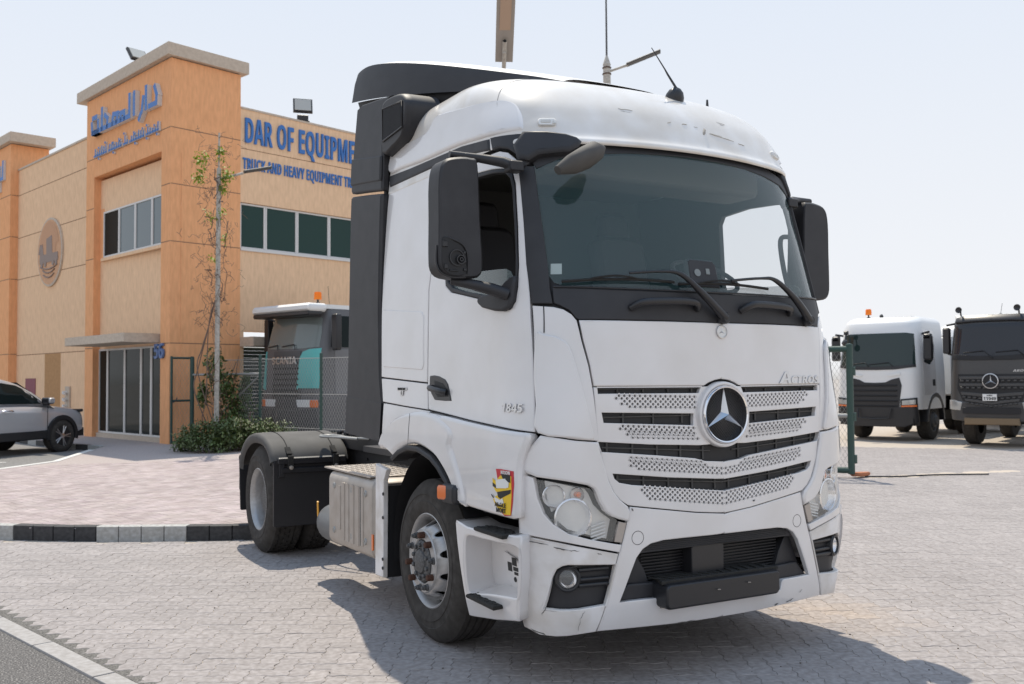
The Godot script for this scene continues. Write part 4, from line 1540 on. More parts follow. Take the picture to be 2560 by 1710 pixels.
func plan_ring(sh: Shell, y: float, back: float) -> PackedVector3Array:
	var r := sh.row(y)
	var half := []
	for k in 7:
		var x: float = r[3] * k / 6.0
		half.append(Vector3(x, y, r[0] - r[1] * x * x))
	var p0: float = r[0] - r[1] * r[3] * r[3]
	var c: float = p0 - 2 * r[1] * r[3] * (r[2] - r[3])
	for k in range(1, 8):
		var u := k / 7.0
		half.append(Vector3(r[3] * (1 - u) * (1 - u) + 2 * u * (1 - u) * r[2] + u * u * r[2], y, p0 * (1 - u) * (1 - u) + 2 * u * (1 - u) * c + u * u * r[4]))
	half.append(Vector3(r[2], y, back + .06))
	half.append(Vector3(r[2] - .06, y, back))
	var ring := PackedVector3Array()
	for k in range(half.size() - 1, 0, -1):
		ring.append(Vector3(-half[k].x, y, half[k].z))
	for p in half:
		ring.append(p)
	return ring

func face_xf(az: float, o: Vector3, shift: float) -> Transform3D:
	var a := deg_to_rad(az)
	var n := Vector3(sin(a), 0, -cos(a))
	var u := Vector3.UP.cross(n).normalized()
	return Transform3D(Basis(u, Vector3.UP, n), o + u * shift)

func other_trucks() -> void:
	var ref := Vector3(0, 1.6, -1.0)
	var b: MB
	# 1. teal and white lorry behind the fence
	var S := Shell.new([[.3, 0.0, .05, 1.22, .95, -.35], [1.2, .02, .06, 1.25, .95, -.35], [1.45, .02, .06, 1.22, .9, -.35], [2.3, 0.0, .10, 1.20, .85, -.4], [3.05, -.16, .14, 1.12, .8, -.5], [3.4, -.25, .14, 1.05, .75, -.6], [3.6, -.4, .14, 1.0, .7, -.7]], 3.7)
	var f := S.front
	var grey := mat(lin(.07, .07, .072), .5)
	var t := thing("teal_truck", "teal and dark grey lorry with a white roof visor and amber beacon behind the fence", "truck", face_xf(-108, Vector3(3.55, .0, -15.7), -1.60))
	truck_base(t, S, mat(lin(.11, .11, .115), .45), 3.30, .45, -2.2, 1.18)
	b = MB.new()
	b.patch(both([0, 3.12, -.7, 3.12, -.98, 3.10, -1.04, 2.75, -1.06, 2.40, -.6, 2.37, 0, 2.37]), f, .012, .02, ref, .12)
	obj("windscreen", b, mat(lin(.16, .185, .18), .05), t)
	b = MB.new()
	b.patch(both([0, 3.06, -.15, 3.06, -.70, 3.02, -.72, 2.50, -.2, 2.46, 0, 2.46]), f, .016, .004, ref, .12)
	for s in [-1, 1]:
		b = MB.new()
		b.patch(V([-.98, 2.33, -1.11, 2.36, -1.13, 1.44, -.90, 1.40, -.92, 1.7, -.95, 2.15]) if s < 0 else V([.50, 2.15, .60, 2.30, .8, 2.36, 1.11, 2.38, 1.13, 1.44, .50, 1.44, .44, 1.36, .42, 1.5]), f, .02, .03, ref, .12, .008)
		obj("corner_panel", b, M.teal, t)
		b = MB.new()
		b.patch(V([s * .42, 1.18, s * 1.12, 1.18, s * 1.12, 1.0, s * .45, 1.0]), f, .02, .03, ref, .12)
		var hl := obj("headlight", b, M.white, t)
		b = MB.new()
		b.patch(V([s * .90, 1.175, s * 1.13, 1.175, s * 1.13, 1.0, s * .90, 1.0]), f, .026, .01, ref, .12)
		obj("indicator_lens", b, M.amber, hl)
		var sf: Callable = S.right if s < 0 else S.left
		b = MB.new()
		b.patch(V([-1.5, 3.15, -.62, 3.15, -.45, 2.75, -.40, 2.40, -1.5, 2.40]), sf, .01, .02, ref, .15)
		obj("door_window", b, M.glass_dark, t)
		b = MB.new()
		b.patch(V([-2.1, 2.36, -.50, 2.36, -.50, 1.30, -2.1, 1.30]), sf, .012, .02, ref, .15)
		obj("door", b, M.teal if s < 0 else mat(lin(.16, .16, .165), .5), t)
		b = MB.new()
		b.box(Vector3(.22, .85, .16), at(s * 1.38, 2.75, -.42), .03, .05)
		b.tube([Vector3(s * 1.1, 3.1, -.55), Vector3(s * 1.4, 3.15, -.42)], .03, 6)
		obj("door_mirror", b, M.satin, t)
	b = MB.new()
	b.patch(both([0, 2.33, -.55, 2.33, -.52, 2.1, -.56, 1.6, -.60, 1.3, -.5, .95, 0, .95]), f, .018, .03, ref, .12)
	obj("front_grille", b, grey, t)
	for k in 6:
		b = MB.new()
		var ln := []
		for i in 9:
			var x := -.5 + i / 8.0
			ln.append(f.call(Vector2(x, 1.92 - k * .13)) + Vector3(0, 0, .03))
		b.tube(ln, .022, 4)
		obj("grille_bar", b, M.black, t)
	var w := f.call(Vector2(-.5, 2.03)) as Vector3
	put_text("maker_lettering", "SCANIA", .17, .02, M.silver, Transform3D(Basis(Vector3(1.15, 0, 0), Vector3.UP, Vector3.BACK), Vector3(-.02, 2.10, .06)), t)
	b = MB.new()
	b.patch(both([0, .93, -1.1, .97, -1.15, .55, -.9, .42, 0, .42]), f, .03, .06, ref, .15, .02)
	obj("bumper", b, grey, t)
	b = MB.new()
	b.box(Vector3(2.36, .20, .55), at(0, 3.32, -.05), .06, .08)
	obj("roof_visor", b, M.white, t)
	b = MB.new()
	b.box(Vector3(2.30, .12, .40), at(0, 3.19, .0), .03, .04)
	obj("visor_underside", b, M.satin, t)
	b = MB.new()
	b.box(Vector3(2.1, .10, 1.9), at(0, 3.36, -1.2), .04)
	obj("cab_roof", b, M.white, t)
	beacon(t, Vector3(.82, 3.42, -.30), 1.15)
	b = MB.new()
	b.tube([Vector3(1.0, 3.4, -.5), Vector3(.94, 3.85, -.5)], .006, 4)
	obj("roof_aerial", b, M.satin, t)
	for x in [-.65, .05]:
		b = MB.new()
		b.tube([f.call(Vector2(x + .3, 2.36)) + Vector3(0, 0, .04), f.call(Vector2(x + .25, 2.48)) + Vector3(0, 0, .05), f.call(Vector2(x - .25, 2.44)) + Vector3(0, 0, .03)], .012, 5)
		obj("wiper", b, M.satin, t)
	# 2. white lorry across the yard
	var t2 := thing("white_truck", "white lorry with black grille and orange roof beacon, left of the dark grey lorry", "truck", face_xf(-110, Vector3(16.8, 0, -10.6), -.82), "lorries parked across the yard")
	white_lorry(t2)
	# a second white lorry standing in the row behind, glimpsed between the two
	var t4: Node3D = t2.duplicate()
	t4.name = "white_truck_001"
	t4.transform = face_xf(-110, Vector3(21.9, 0, -11.6), -.8)
	add_child(t4, true)
	tag(t4, "white lorry half hidden in the gap behind the white and dark grey lorries", "truck", "lorries parked across the yard")
	dark_lorry()

func beacon(t: Node3D, p: Vector3, k := 1.0) -> void:
	var b := MB.new()
	b.lathe([Vector2(.05 * k, 0), Vector2(.05 * k, .03 * k), Vector2(.02 * k, .04 * k), Vector2(.02 * k, .09 * k), Vector2(.07 * k, .10 * k)], at(p.x, p.y, p.z), 14)
	var s := obj("beacon", b, M.satin, t)
	b = MB.new()
	b.lathe([Vector2(.078 * k, .095 * k), Vector2(.074 * k, .22 * k), Vector2(.06 * k, .25 * k), Vector2(0, .255 * k)], at(p.x, p.y, p.z), 18)
	obj("beacon_dome", b, M.amber_bright, s)

func white_lorry(t: Node3D) -> void:
	var ref := Vector3(0, 1.6, -1.0)
	var S := Shell.new([[.3, 0.0, .06, 1.05, .75, -.40], [1.0, .02, .06, 1.07, .75, -.40], [1.7, .0, .09, 1.06, .7, -.45], [1.9, -.02, .12, 1.05, .7, -.45], [2.7, -.18, .14, 1.0, .65, -.60], [2.85, -.22, .14, .99, .65, -.65], [3.05, -.30, .14, .96, .6, -.75], [3.12, -.42, .14, .90, .5, -.85], [3.16, -.60, .14, .80, .4, -1.0]], 3.3, 3)
	var f := S.front
	truck_base(t, S, mat(lin(.74, .74, .74), .35, 0.0, {"clearcoat_enabled": true}), 3.15, .80, -2.2, 1.04)
	var b := MB.new()
	b.patch(both([0, 2.73, -.7, 2.73, -.88, 2.70, -.92, 2.3, -.95, 1.92, -.5, 1.88, 0, 1.87]), f, .012, .02, ref, .12)
	obj("windscreen", b, mat(lin(.02, .035, .034), .04), t)
	b = MB.new()
	b.patch(both([0, 1.88, -.5, 1.89, -.95, 1.93, -.96, 1.86, -.5, 1.80, 0, 1.79]), f, .02, .03, ref, .12)
	obj("cowl_panel", b, M.satin, t)
	b = MB.new()
	b.patch(both([0, 1.47, -.26, 1.48, -.40, 1.55, -.60, 1.60, -.66, 1.40, -.62, 1.10, -.60, .82, 0, .80]), f, .016, .03, ref, .12)
	var gr := obj("front_grille", b, M.satin, t)
	for k in 5:
		b = MB.new()
		var ln := []
		for i in 9:
			ln.append(f.call(Vector2(-.55 + 1.1 * i / 8.0, 1.40 - k * .13)) + Vector3(0, 0, .025))
		b.tube(ln, .02, 4)
		obj("grille_bar", b, M.black, gr)
	b = MB.new()
	b.patch(both([0, .84, -.6, .86, -1.0, .86, -1.02, .48, -.7, .36, 0, .36]), f, .03, .08, ref, .15, .02)
	obj("bumper", b, M.satin, t)
	b = MB.new()
	b.box(Vector3(1.9, .45, .4), at(0, .62, -.25), .04)
	obj("bumper_body", b, M.black, t)
	for s in [-1, 1]:
		b = MB.new()
		b.patch(V([s * .30, 1.66, s * .62, 1.73, s * .63, 1.66, s * .36, 1.62]), f, .022, .02, ref, .1)
		obj("position_lamp", b, M.white, t)
		b = MB.new()
		b.patch(V([s * .62, 1.06, s * .99, 1.10, s * 1.0, .86, s * .62, .84]), f, .024, .03, ref, .1)
		var h := obj("headlight", b, M.satin, t)
		b = MB.new()
		b.patch(V([s * .66, 1.02, s * .96, 1.05, s * .96, .93, s * .66, .91]), f, .03, .01, ref, .1)
		obj("headlight_lens", b, mat(lin(.5, .5, .48), .15, .3), h)
		b = MB.new()
		b.patch(V([s * .64, .90, s * .98, .92, s * .98, .87, s * .64, .86]), f, .03, .01, ref, .1)
		obj("indicator_lens", b, M.amber, h)
		var sf: Callable = S.right if s < 0 else S.left
		b = MB.new()
		b.patch(V([-1.35, 2.72, -.72, 2.72, -.62, 2.3, -.52, 1.98, -.95, 1.92, -1.25, 2.05, -1.40, 2.4]), sf, .01, .02, ref, .12)
		obj("door_window", b, M.glass_dark, t)
		b = MB.new()
		b.patch(V([-1.42, 2.8, -.62, 2.8, -.42, 1.9, -.45, 1.15, -1.42, 1.15]), sf, .005, .008, ref, .15)
		obj("door", b, M.paint, t)
		b = MB.new()
		b.patch(V([-1.32, 1.55, -1.12, 1.55, -1.12, 1.38, -1.32, 1.38]), sf, .012, .008, ref, .15)
		obj("door_handle", b, M.black, t)
		b = MB.new()
		b.box(Vector3(.22, .62, .12), at(s * 1.18, 2.35, -.46), .03, .05)
		b.box(Vector3(.20, .16, .12), at(s * 1.17, 2.62, -.46), .03, .04)
		b.tube([Vector3(s * .98, 2.7, -.6), Vector3(s * 1.2, 2.74, -.47)], .03, 6)
		obj("door_mirror", b, M.satin, t)
		b = MB.new()
		var arch := PackedVector2Array()
		for k in 13:
			var a := PI * k / 12.0
			arch.append(Vector2(-1.35 + cos(a) * .72, .48 + sin(a) * .74))
		for k in 13:
			var a := PI * (1 - k / 12.0)
			arch.append(Vector2(-1.35 + cos(a) * .60, .48 + sin(a) * .61))
		b.extrude(arch, .30, Transform3D(Basis(Vector3(0, 0, 1), Vector3.UP, Vector3(-1, 0, 0)), Vector3(1.08, 0, 0)) if s > 0 else Transform3D(Basis(Vector3(0, 0, 1), Vector3.UP, Vector3(-1, 0, 0)), Vector3(-.78, 0, 0)), .02)
		obj("wheel_arch", b, M.satin, t)
	b = MB.new()
	b.box(Vector3(.10, .10, .12), at(-.72, 2.76, .0), .02)
	b.tube([Vector3(-.72, 2.76, .0), Vector3(-.70, 2.55, .12)], .02, 6)
	b.lathe([Vector2(.09, 0), Vector2(.07, .05), Vector2(0, .07)], at(-.70, 2.50, .14, eul(60, 0, 30)), 12)
	obj("front_mirror", b, M.satin, t)
	beacon(t, Vector3(-.46, 3.16, -.9), 1.0)
	b = MB.new()
	b.lathe([Vector2(.05, 0), Vector2(.05, .06), Vector2(.02, .1), Vector2(0, .1)], at(-.12, 3.16, -.9), 10)
	b.box(Vector3(.8, .03, .5), at(.2, 3.17, -1.3), .01)
	obj("roof_hatch", b, M.satin, t)
	for x in [-.5, .1]:
		b = MB.new()
		b.tube([f.call(Vector2(x + .35, 1.88)) + Vector3(0, 0, .04), f.call(Vector2(x + .25, 1.98)) + Vector3(0, 0, .05), f.call(Vector2(x - .25, 1.93)) + Vector3(0, 0, .03)], .011, 5)
		obj("wiper", b, M.black, t)
	b = MB.new()
	for s in [-1, 1]:
		b.tube([Vector3(s * .42, .82, .10), Vector3(s * .38, .58, .16), Vector3(0, .56, .17)], .02, 6)
	obj("bumper_rail", b, M.satin, t)
	b = MB.new()
	b.box(Vector3(2.0, 1.6, 4.0), at(0, 1.9, -5.0), .04)
	obj("cargo_body", b, M.white, t)

func dark_lorry() -> void:
	var ref := Vector3(0, 1.6, -1.0)
	var S := Shell.new([[.3, 0.0, .10, .93, .65, -.40], [1.0, .02, .10, .97, .68, -.40], [1.7, .0, .12, .96, .65, -.45], [2.05, -.02, .14, .95, .65, -.45], [2.8, -.16, .17, .92, .6, -.60], [2.92, -.22, .17, .90, .6, -.65], [3.02, -.36, .17, .84, .5, -.75], [3.08, -.6, .17, .72, .4, -.95]], 3.3, 3)
	var f := S.front
	var t := thing("dark_grey_truck", "dark grey lorry with star on its grille and white number plate, right edge", "truck", face_xf(-110, Vector3(16.53, 0, -8.17), 0.0), "lorries parked across the yard")
	truck_base(t, S, M.gunmetal, 2.94, .75, -2.2, .93)
	var b := MB.new()
	b.box(Vector3(1.7, .12, 1.8), at(0, 2.98, -1.25), .05)
	obj("cab_roof", b, M.white, t)
	b = MB.new()
	b.patch(both([0, 3.0, -.6, 3.0, -.80, 2.96, -.82, 2.84, -.4, 2.86, 0, 2.86]), f, .06, .08, ref, .12, .02)
	obj("sun_visor", b, M.satin, t)
	b = MB.new()
	b.patch(both([0, 2.82, -.6, 2.82, -.80, 2.80, -.83, 2.4, -.84, 2.12, -.4, 2.08, 0, 2.07]), f, .012, .02, ref, .12)
	obj("windscreen", b, mat(lin(.016, .019, .026), .05), t)
	b = MB.new()
	b.patch(both([0, 2.08, -.4, 2.09, -.84, 2.13, -.88, 2.0, -.4, 1.98, 0, 1.98]), f, .02, .03, ref, .12)
	obj("cowl_panel", b, M.black, t)
	b = MB.new()
	b.patch(both([0, 1.67, -.72, 1.67, -.74, 1.34, -.62, 1.05, 0, .98]), f, .015, .03, ref, .12)
	var gr := obj("front_grille", b, M.black, t)
	for q in [[1.62, 1.55, .70, 0.0], [1.46, 1.39, .70, .0], [1.27, 1.19, .66, .06], [1.12, 1.05, .58, .08]]:
		b = MB.new()
		b.patch(both([0, q[0] - q[3], -q[2] / 2, q[0] - q[3] * .4, -q[2], q[0], -q[2] + .02, q[1], -q[2] / 2, q[1] - q[3] * .4, 0, q[1] - q[3]]), f, .035, .03, ref, .12, .008)
		obj("grille_slat", b, M.gunmetal, gr)
		b = MB.new()
		for i in 11:
			var x: float = lerpf(-q[2] + .08, q[2] - .08, i / 10.0)
			var c: Vector3 = f.call(Vector2(x, q[1] - .03 - q[3] * (1 - absf(x) / q[2])))
			b.box(Vector3(.075, .05, .03), at(c.x, c.y, c.z + .035), .008)
		obj("slat_tooth", b, M.gunmetal, gr)
	var bx := Transform3D(Basis(), f.call(Vector2(0, 1.51)) + Vector3(0, 0, .07))
	b = MB.new()
	b.lathe([Vector2(.175, -.02), Vector2(.172, .015), Vector2(.155, .02), Vector2(.15, 0)], bx * Transform3D(eul(90, 0, 0), Vector3.ZERO), 32)
	var badge := obj("badge_ring", b, M.silver, gr)
	b = MB.new()
	b.lathe([Vector2(.152, .002), Vector2(0, .004)], bx * Transform3D(eul(90, 0, 0), Vector3.ZERO), 24)
	obj("badge_back", b, M.black, gr)
	var st := obj("badge_star", star(.155, .03, .17), M.silver, gr)
	st.transform = bx.translated_local(Vector3(0, 0, .006))
	b = MB.new()
	var pc: Vector3 = f.call(Vector2(-.02, 1.14))
	b.box(Vector3(.30, .155, .012), at(pc.x, pc.y, pc.z + .07), .003)
	var pl := obj("number_plate", b, M.white, t)
	put_text("plate_lettering", "11949", .07, .006, M.print_black, at(pc.x, pc.y - .025, pc.z + .078), pl)
	put_text("plate_lettering", "DUBAI", .028, .006, M.print_black, at(pc.x, pc.y + .045, pc.z + .078), pl)
	put_text("model_lettering", "AROCS", .05, .008, M.silver, Transform3D(Basis(Vector3(1.5, 0, 0), Vector3(.3, 1, 0), Vector3.BACK), f.call(Vector2(.62, 1.74)) + Vector3(0, 0, .02)), t)
	b = MB.new()
	b.patch(both([0, .98, -.60, 1.04, -.90, 1.10, -.92, .80, -.88, .62, -.6, .60, 0, .60]), f, .03, .08, ref, .12, .02)
	obj("bumper", b, M.gunmetal, t)
	b = MB.new()
	b.box(Vector3(1.2, .14, .02), at(0, .84, .10), .004)
	obj("bumper_recess", b, M.black, t)
	b = MB.new()
	b.box(Vector3(1.14, .16, .16), at(0, .60, .02), .02)
	obj("dusty_cross_beam", b, mat(lin(.20, .145, .09), .95), t)
	for s in [-1, 1]:
		b = MB.new()
		b.patch(V([s * .62, 1.03, s * .90, 1.08, s * .91, .86, s * .66, .84]), f, .05, .03, ref, .1, .01)
		obj("headlight", b, mat(lin(.45, .45, .44), .12, .4), t)
		var sf: Callable = S.right if s < 0 else S.left
		b = MB.new()
		b.patch(V([-1.35, 2.75, -.72, 2.75, -.62, 2.4, -.52, 2.15, -1.35, 2.15]), sf, .01, .02, ref, .12)
		obj("door_window", b, M.glass_dark, t)
		b = MB.new()
		b.box(Vector3(.17, .62, .12), at(s * 1.05, 2.46, -.40), .03, .05)
		b.tube([Vector3(s * .86, 2.86, -.5), Vector3(s * 1.06, 2.82, -.42)], .03, 6)
		b.tube([Vector3(s * .88, 2.1, -.5), Vector3(s * 1.04, 2.16, -.42)], .03, 6)
		obj("door_mirror", b, M.satin, t)
		b = MB.new()
		var c: Vector3 = f.call(Vector2(s * .7, 2.9))
		b.lathe([Vector2(.02, 0), Vector2(.03, .08), Vector2(.075, .14), Vector2(.07, .15), Vector2(0, .12)], Transform3D(eul(90, 0, 0), Vector3(s * .62 - .1, 3.16, -.35)), 12)
		b.tube([Vector3(s * .62 - .1, 3.02, -.4), Vector3(s * .62 - .1, 3.14, -.36)], .02, 5)
		obj("air_horn", b, M.satin, t)
	b = MB.new()
	b.lathe([Vector2(.05, 0), Vector2(.04, .03), Vector2(0, .05)], at(.06, 3.03, -.7), 10)
	b.tube([Vector3(.06, 3.06, -.7), Vector3(.10, 3.30, -.7)], .005, 4)
	obj("roof_aerial", b, M.satin, t)
	for x in [-.25, .45]:
		b = MB.new()
		b.tube([f.call(Vector2(x + .3, 2.02)) + Vector3(0, 0, .05), f.call(Vector2(x + .1, 2.2)) + Vector3(0, 0, .05), f.call(Vector2(x - .35, 2.16)) + Vector3(0, 0, .03)], .011, 5)
		obj("wiper", b, M.black, t)
	b = MB.new()
	b.box(Vector3(1.9, 1.7, 4.5), at(0, 1.9, -5.0), .04)
	obj("tipper_body", b, M.gunmetal, t)

# ---------------------------------------------------------------- the white tractor unit
const REF := Vector3(0, 1.6, -0.2)
var A: Shell

func pan(called: String, m: Material, outline: PackedVector2Array, fn: Callable, parent: Node, off := 0.0, thick := 0.02, holes := [], bev := 0.004, cell := 0.09, gap := 0.0025, ref := REF) -> MeshInstance3D:
	var b := MB.new()
	b.patch(outline, fn, off, thick, ref, cell, bev, holes, gap)
	return obj(called, b, m, parent)

func text_mesh(s: String, h: float, depth: float) -> TextMesh:
	var t := TextMesh.new()
	t.font = M.font
	t.font_size = 64
	t.pixel_size = h / 46.0
	t.depth = depth
	t.text = s
	return t

func put_text(called: String, s: String, h: float, depth: float, m: Material, xf: Transform3D, parent: Node) -> MeshInstance3D:
	var o := obj(called, text_mesh(s, h, depth), m, parent)
	o.transform = xf
	return o

func frame_at(fn: Callable, p: Vector2, off: float, ref := REF) -> Transform3D:   # x along the surface to the reader's right, y up, z outwards
	var nn := MB.nrm(fn, p, ref)
	var x := Vector3.UP.cross(nn).normalized()
	var y := nn.cross(x)
	return Transform3D(Basis(x, y, nn), fn.call(p) + nn * off)

func build_tractor() -> void:
	A = Shell.new([[.20, 1.36, .08, 1.06, .90, 1.0], [.26, 1.385, .08, 1.08, .90, 1.0], [.36, 1.42, .08, 1.105, .92, 1.0], [.50, 1.425, .08, 1.13, .92, .98], [.70, 1.425, .08, 1.15, .92, .97], [1.0, 1.425, .08, 1.16, .92, .96], [1.3, 1.42, .078, 1.16, .9, .95],
		[1.5, 1.418, .075, 1.15, .82, .92], [1.58, 1.416, .077, 1.147, .79, .9], [1.94, 1.414, .12, 1.14, .75, .87], [2.12, 1.405, .17, 1.135, .75, .85], [2.5, 1.315, .2, 1.12, .75, .78], [2.9, 1.21, .22, 1.10, .75, .7], [3.0, 1.17, .22, 1.09, .75, .66], [3.1, 1.13, .22, 1.08, .74, .6], [3.3, 1.0, .22, 1.05, .7, .4]], 3.5)
	var t := thing("tractor_unit", "large white tractor unit with dark side fairings, parked in the foreground facing the camera", "truck")
	tractor_front(t)
	tractor_lamps(t)
	for s in [-1, 1]:
		tractor_side(t, s)
	tractor_roof(t)
	tractor_inside(t)
	tractor_chassis(t)

func side_fn(s: int) -> Callable:
	return A.right if s < 0 else A.left

func perforated(b: MB, fn: Callable, rows: Array, y0: float, slope: float, pitch: float, rp: float, r: float, side: int) -> Array:
	# rows of round holes; each row [x from, x to] measured outwards from the centre line; gives back the strips cut out of the panel
	var strips := []
	for k in rows.size():
		var xa: float = rows[k][0]
		var n := int(floor((rows[k][1] - xa) / pitch))
		if k % 2 == 1:
			xa += pitch / 2
		var top := y0 - rp * k
		var h := rp
		var hw := pitch / 2
		var ta := ((hw * hw + h * h) / 2 - h * h) / hw   # half the flat top of one cell
		var cy := top - rp / 2
		var up := []
		var dn := []
		for i in n:
			var c0 := xa + i * pitch + hw
			for q in [[-hw, .0003], [-ta, h], [ta, h]]:
				up.append(Vector2(c0 + q[0], q[1]))
			for q in [[-hw, -.0003], [-ta, -h], [ta, -h]]:
				dn.append(Vector2(c0 + q[0], q[1]))
		up.append(Vector2(xa + n * pitch, .0003))
		dn.append(Vector2(xa + n * pitch, -.0003))
		dn.reverse()
		var poly := PackedVector2Array()
		for q in up + dn:
			poly.append(Vector2(side * q.x, cy + q.y + slope * q.x))
		strips.append(poly)
		var nb := [Vector2(hw, h), Vector2(-hw, h), Vector2(hw, -h), Vector2(-hw, -h), Vector2(0, 2 * h), Vector2(0, -2 * h), Vector2(pitch, 0), Vector2(-pitch, 0)]
		var ca := atan2(h, ta)
		var angs := [0.0, ca * .3, ca * .65, ca, PI - ca, PI - ca * .65, PI - ca * .3, PI, PI + ca * .3, PI + ca * .65, PI + ca, TAU - ca, TAU - ca * .65, TAU - ca * .3, TAU]
		for i in n:
			var c := Vector2(xa + i * pitch + hw, cy)
			var prev := []
			for a in angs:
				var d := Vector2(cos(a), sin(a))
				var k2 := 1.0
				for m in nb:
					var dd: float = d.dot(m)
					if dd > 1e-6:
						k2 = minf(k2, m.length_squared() / 2 / dd)
				var po := c + d * k2
				var pi := c + d * r
				var o2 := Vector2(side * po.x, po.y + slope * po.x)
				var i2 := Vector2(side * pi.x, pi.y + slope * pi.x)
				var nn := Vector3(0.0, 0.0, 1.0)
				var O: Vector3 = fn.call(o2)
				var I: Vector3 = fn.call(i2)
				var D: Vector3 = I - Vector3(0, 0, 0.018)
				if prev.size():
					b.quad4(prev[0], O, I, prev[1], nn, nn, nn, nn)
					var w := Vector3(-side * d.x, -d.y, 0).normalized()
					b.quad4(prev[1], I, D, prev[2], w, w, w, w)
				prev = [O, I, D]
	return strips

func star(r: float, h: float, waist := 0.19) -> MB:
	var b := MB.new()
	for k in 3:
		var a := PI / 2 + TAU * k / 3
		var tip := Vector3(cos(a) * r, sin(a) * r, 0.0)
		var c := Vector3(0, 0, h)
		for s in [-1, 1]:
			var e := Vector3(cos(a + s * PI / 3), sin(a + s * PI / 3), 0) * r * waist
			var nn := (tip - c).cross(e - c).normalized()
			if nn.z < 0:
				nn = -nn
			b.tri(c, tip, e, nn, nn, nn)
	return b

func tractor_front(t: Node3D) -> void:
	var f := A.front
	# dark structure behind the painted panels, with the windscreen opening
	var ws := both([-.20, 2.925, -.45, 2.915, -.65, 2.895, -.84, 2.862, -.972, 2.818, -.978, 2.65, -.984, 2.40, -.99, 2.20, -.968, 2.155, -.93, 2.137, -.60, 2.122, -.2, 2.116])
	pan("front_structure", M.black, both([0, 2.96, -.6, 2.955, -1.0, 2.90, -1.05, 2.6, -1.085, 2.0, -1.09, 1.4, -1.10, 1.14, -.76, 1.14, -.67, .98, 0, .90]), f, t, -.028, .01, [ws], .002)
	pan("windscreen", M.glass, ws, f, t, -.012, .006, [], .001, .09, -.006)
	pan("windscreen_header", M.plastic, both([0, 2.985, -.45, 2.972, -.72, 2.955, -.90, 2.915, -.978, 2.835, -.962, 2.80, -.84, 2.86, -.65, 2.893, -.45, 2.912, -.20, 2.922, 0, 2.924]), f, t, -.006, .015, [], .003)
	for s in [-1, 1]:
		var ap := V([-1.034, 2.905, -1.017, 2.82, -.968, 2.815, -.974, 2.65, -.980, 2.40, -.986, 2.20, -.992, 2.115, -.990, 2.03, -1.072, 2.034, -1.068, 2.25, -1.052, 2.505, -1.04, 2.72])
		pan("windscreen_pillar", M.plastic, ap if s < 0 else mirror(ap), f, t, .004)
		# corner panel and its raised air deflector
		var co := V([-1.071, 2.028, -1.029, 2.021, -.99, 2.016, -.95, 2.002, -.915, 1.975, -.893, 1.94, -.877, 1.83, -.850, 1.70, -.835, 1.58, -.818, 1.42, -.806, 1.302, -.90, 1.308, -.975, 1.318, -1.098, 1.346, -1.094, 1.5, -1.085, 1.70, -1.078, 1.86])
		pan("corner_panel", M.paint, co if s < 0 else mirror(co), f, t)
		var de := cv2([-1.066, 1.874, -1.036, 1.868, -.985, 1.85, -.940, 1.802, -.908, 1.66, -.880, 1.51, -.855, 1.385, -.845, 1.312, -.96, 1.322, -1.095, 1.348, -1.090, 1.5, -1.083, 1.70], 3, true)
		pan("air_deflector", M.paint, de if s < 0 else mirror(de), f, t, .022, .022, [], .010)
		var se := V([-1.031, 2.020, -1.027, 2.020, -1.038, 1.876, -1.042, 1.876])
		pan("panel_joint", M.black, se if s < 0 else mirror(se), f, t, .0015, .001, [], .0005, .09, 0.0)
	# black panel under the glass
	pan("cowl_panel", M.plastic, both([0, 2.108, -.35, 2.108, -.70, 2.113, -.985, 2.122, -.990, 2.035, -.965, 2.022, -.925, 1.995, -.900, 1.955, -.886, 1.944, -.4, 1.944, 0, 1.940]), f, t, .0)
	var lip := []
	for i in 25:
		var x := -.98 + 1.96 * i / 24.0
		lip.append(f.call(Vector2(x, 2.112 + .012 * x * x)) + Vector3(0, 0, .004))
	var lb := MB.new()
	lb.tube(lip, .006, 6)
	obj("windscreen_seal", lb, M.satin, t)
	# service flap
	var bon := [0, 1.941, -.4, 1.943, -.886, 1.943, -.872, 1.83, -.846, 1.70, -.834, 1.589, -.129, 1.586, -.095, 1.603, -.05, 1.617, 0, 1.622]
	var bonnet := pan("service_flap", M.paint, both(bon), f, t, .006, .03, [], .006)
	# grille: one panel with slots and rows of round holes
	var slots := []
	for s in [-1, 1]:
		for q in [[-.808, 1.583, -.15, 1.581, -.165, 1.549, -.806, 1.553], [-.786, 1.450, -.206, 1.433, -.208, 1.372, -.776, 1.399]]:
			slots.append(V(q) if s < 0 else mirror(V(q)))
	slots.append(both([0, 1.262, -.17, 1.257, -.50, 1.273, -.812, 1.297, -.804, 1.268, -.790, 1.247, -.45, 1.216, -.20, 1.190, -.13, 1.172, 0, 1.163]))
	slots.append(both([0, 1.062, -.382, 1.091, -.726, 1.127, -.717, 1.103, -.690, 1.081, -.616, 1.066, -.333, 1.034, -.025, 1.003, 0, 1.001]))
	var gb := MB.new()
	var cuts := []
	var holes := slots.duplicate()
	var gp := .0325
	for s in [-1, 1]:
		cuts.append_array(perforated(gb, f, [[.18, .715], [.18, .705], [.18, .69], [.18, .68], [.18, .665]], 1.5285, .027, gp, .0145, .0080, s))
		cuts.append_array(perforated(gb, f, [[.192, .695], [.192, .68], [.188, .67], [.18, .66], [.165, .645]], 1.352, .05, gp, .0145, .0080, s))
		cuts.append_array(perforated(gb, f, [[.145, .655], [.1, .645], [0, .635], [0, .62], [0, .605]], 1.158, .093, gp, .0140, .0078, s))
		cuts.append_array(perforated(gb, f, [[0, .58], [0, .57], [0, .56], [0, .55], [0, .54]], .993, .115, gp, .0145, .0080, s))
	holes.append(circle(Vector2(0, 1.426), .150, 32))
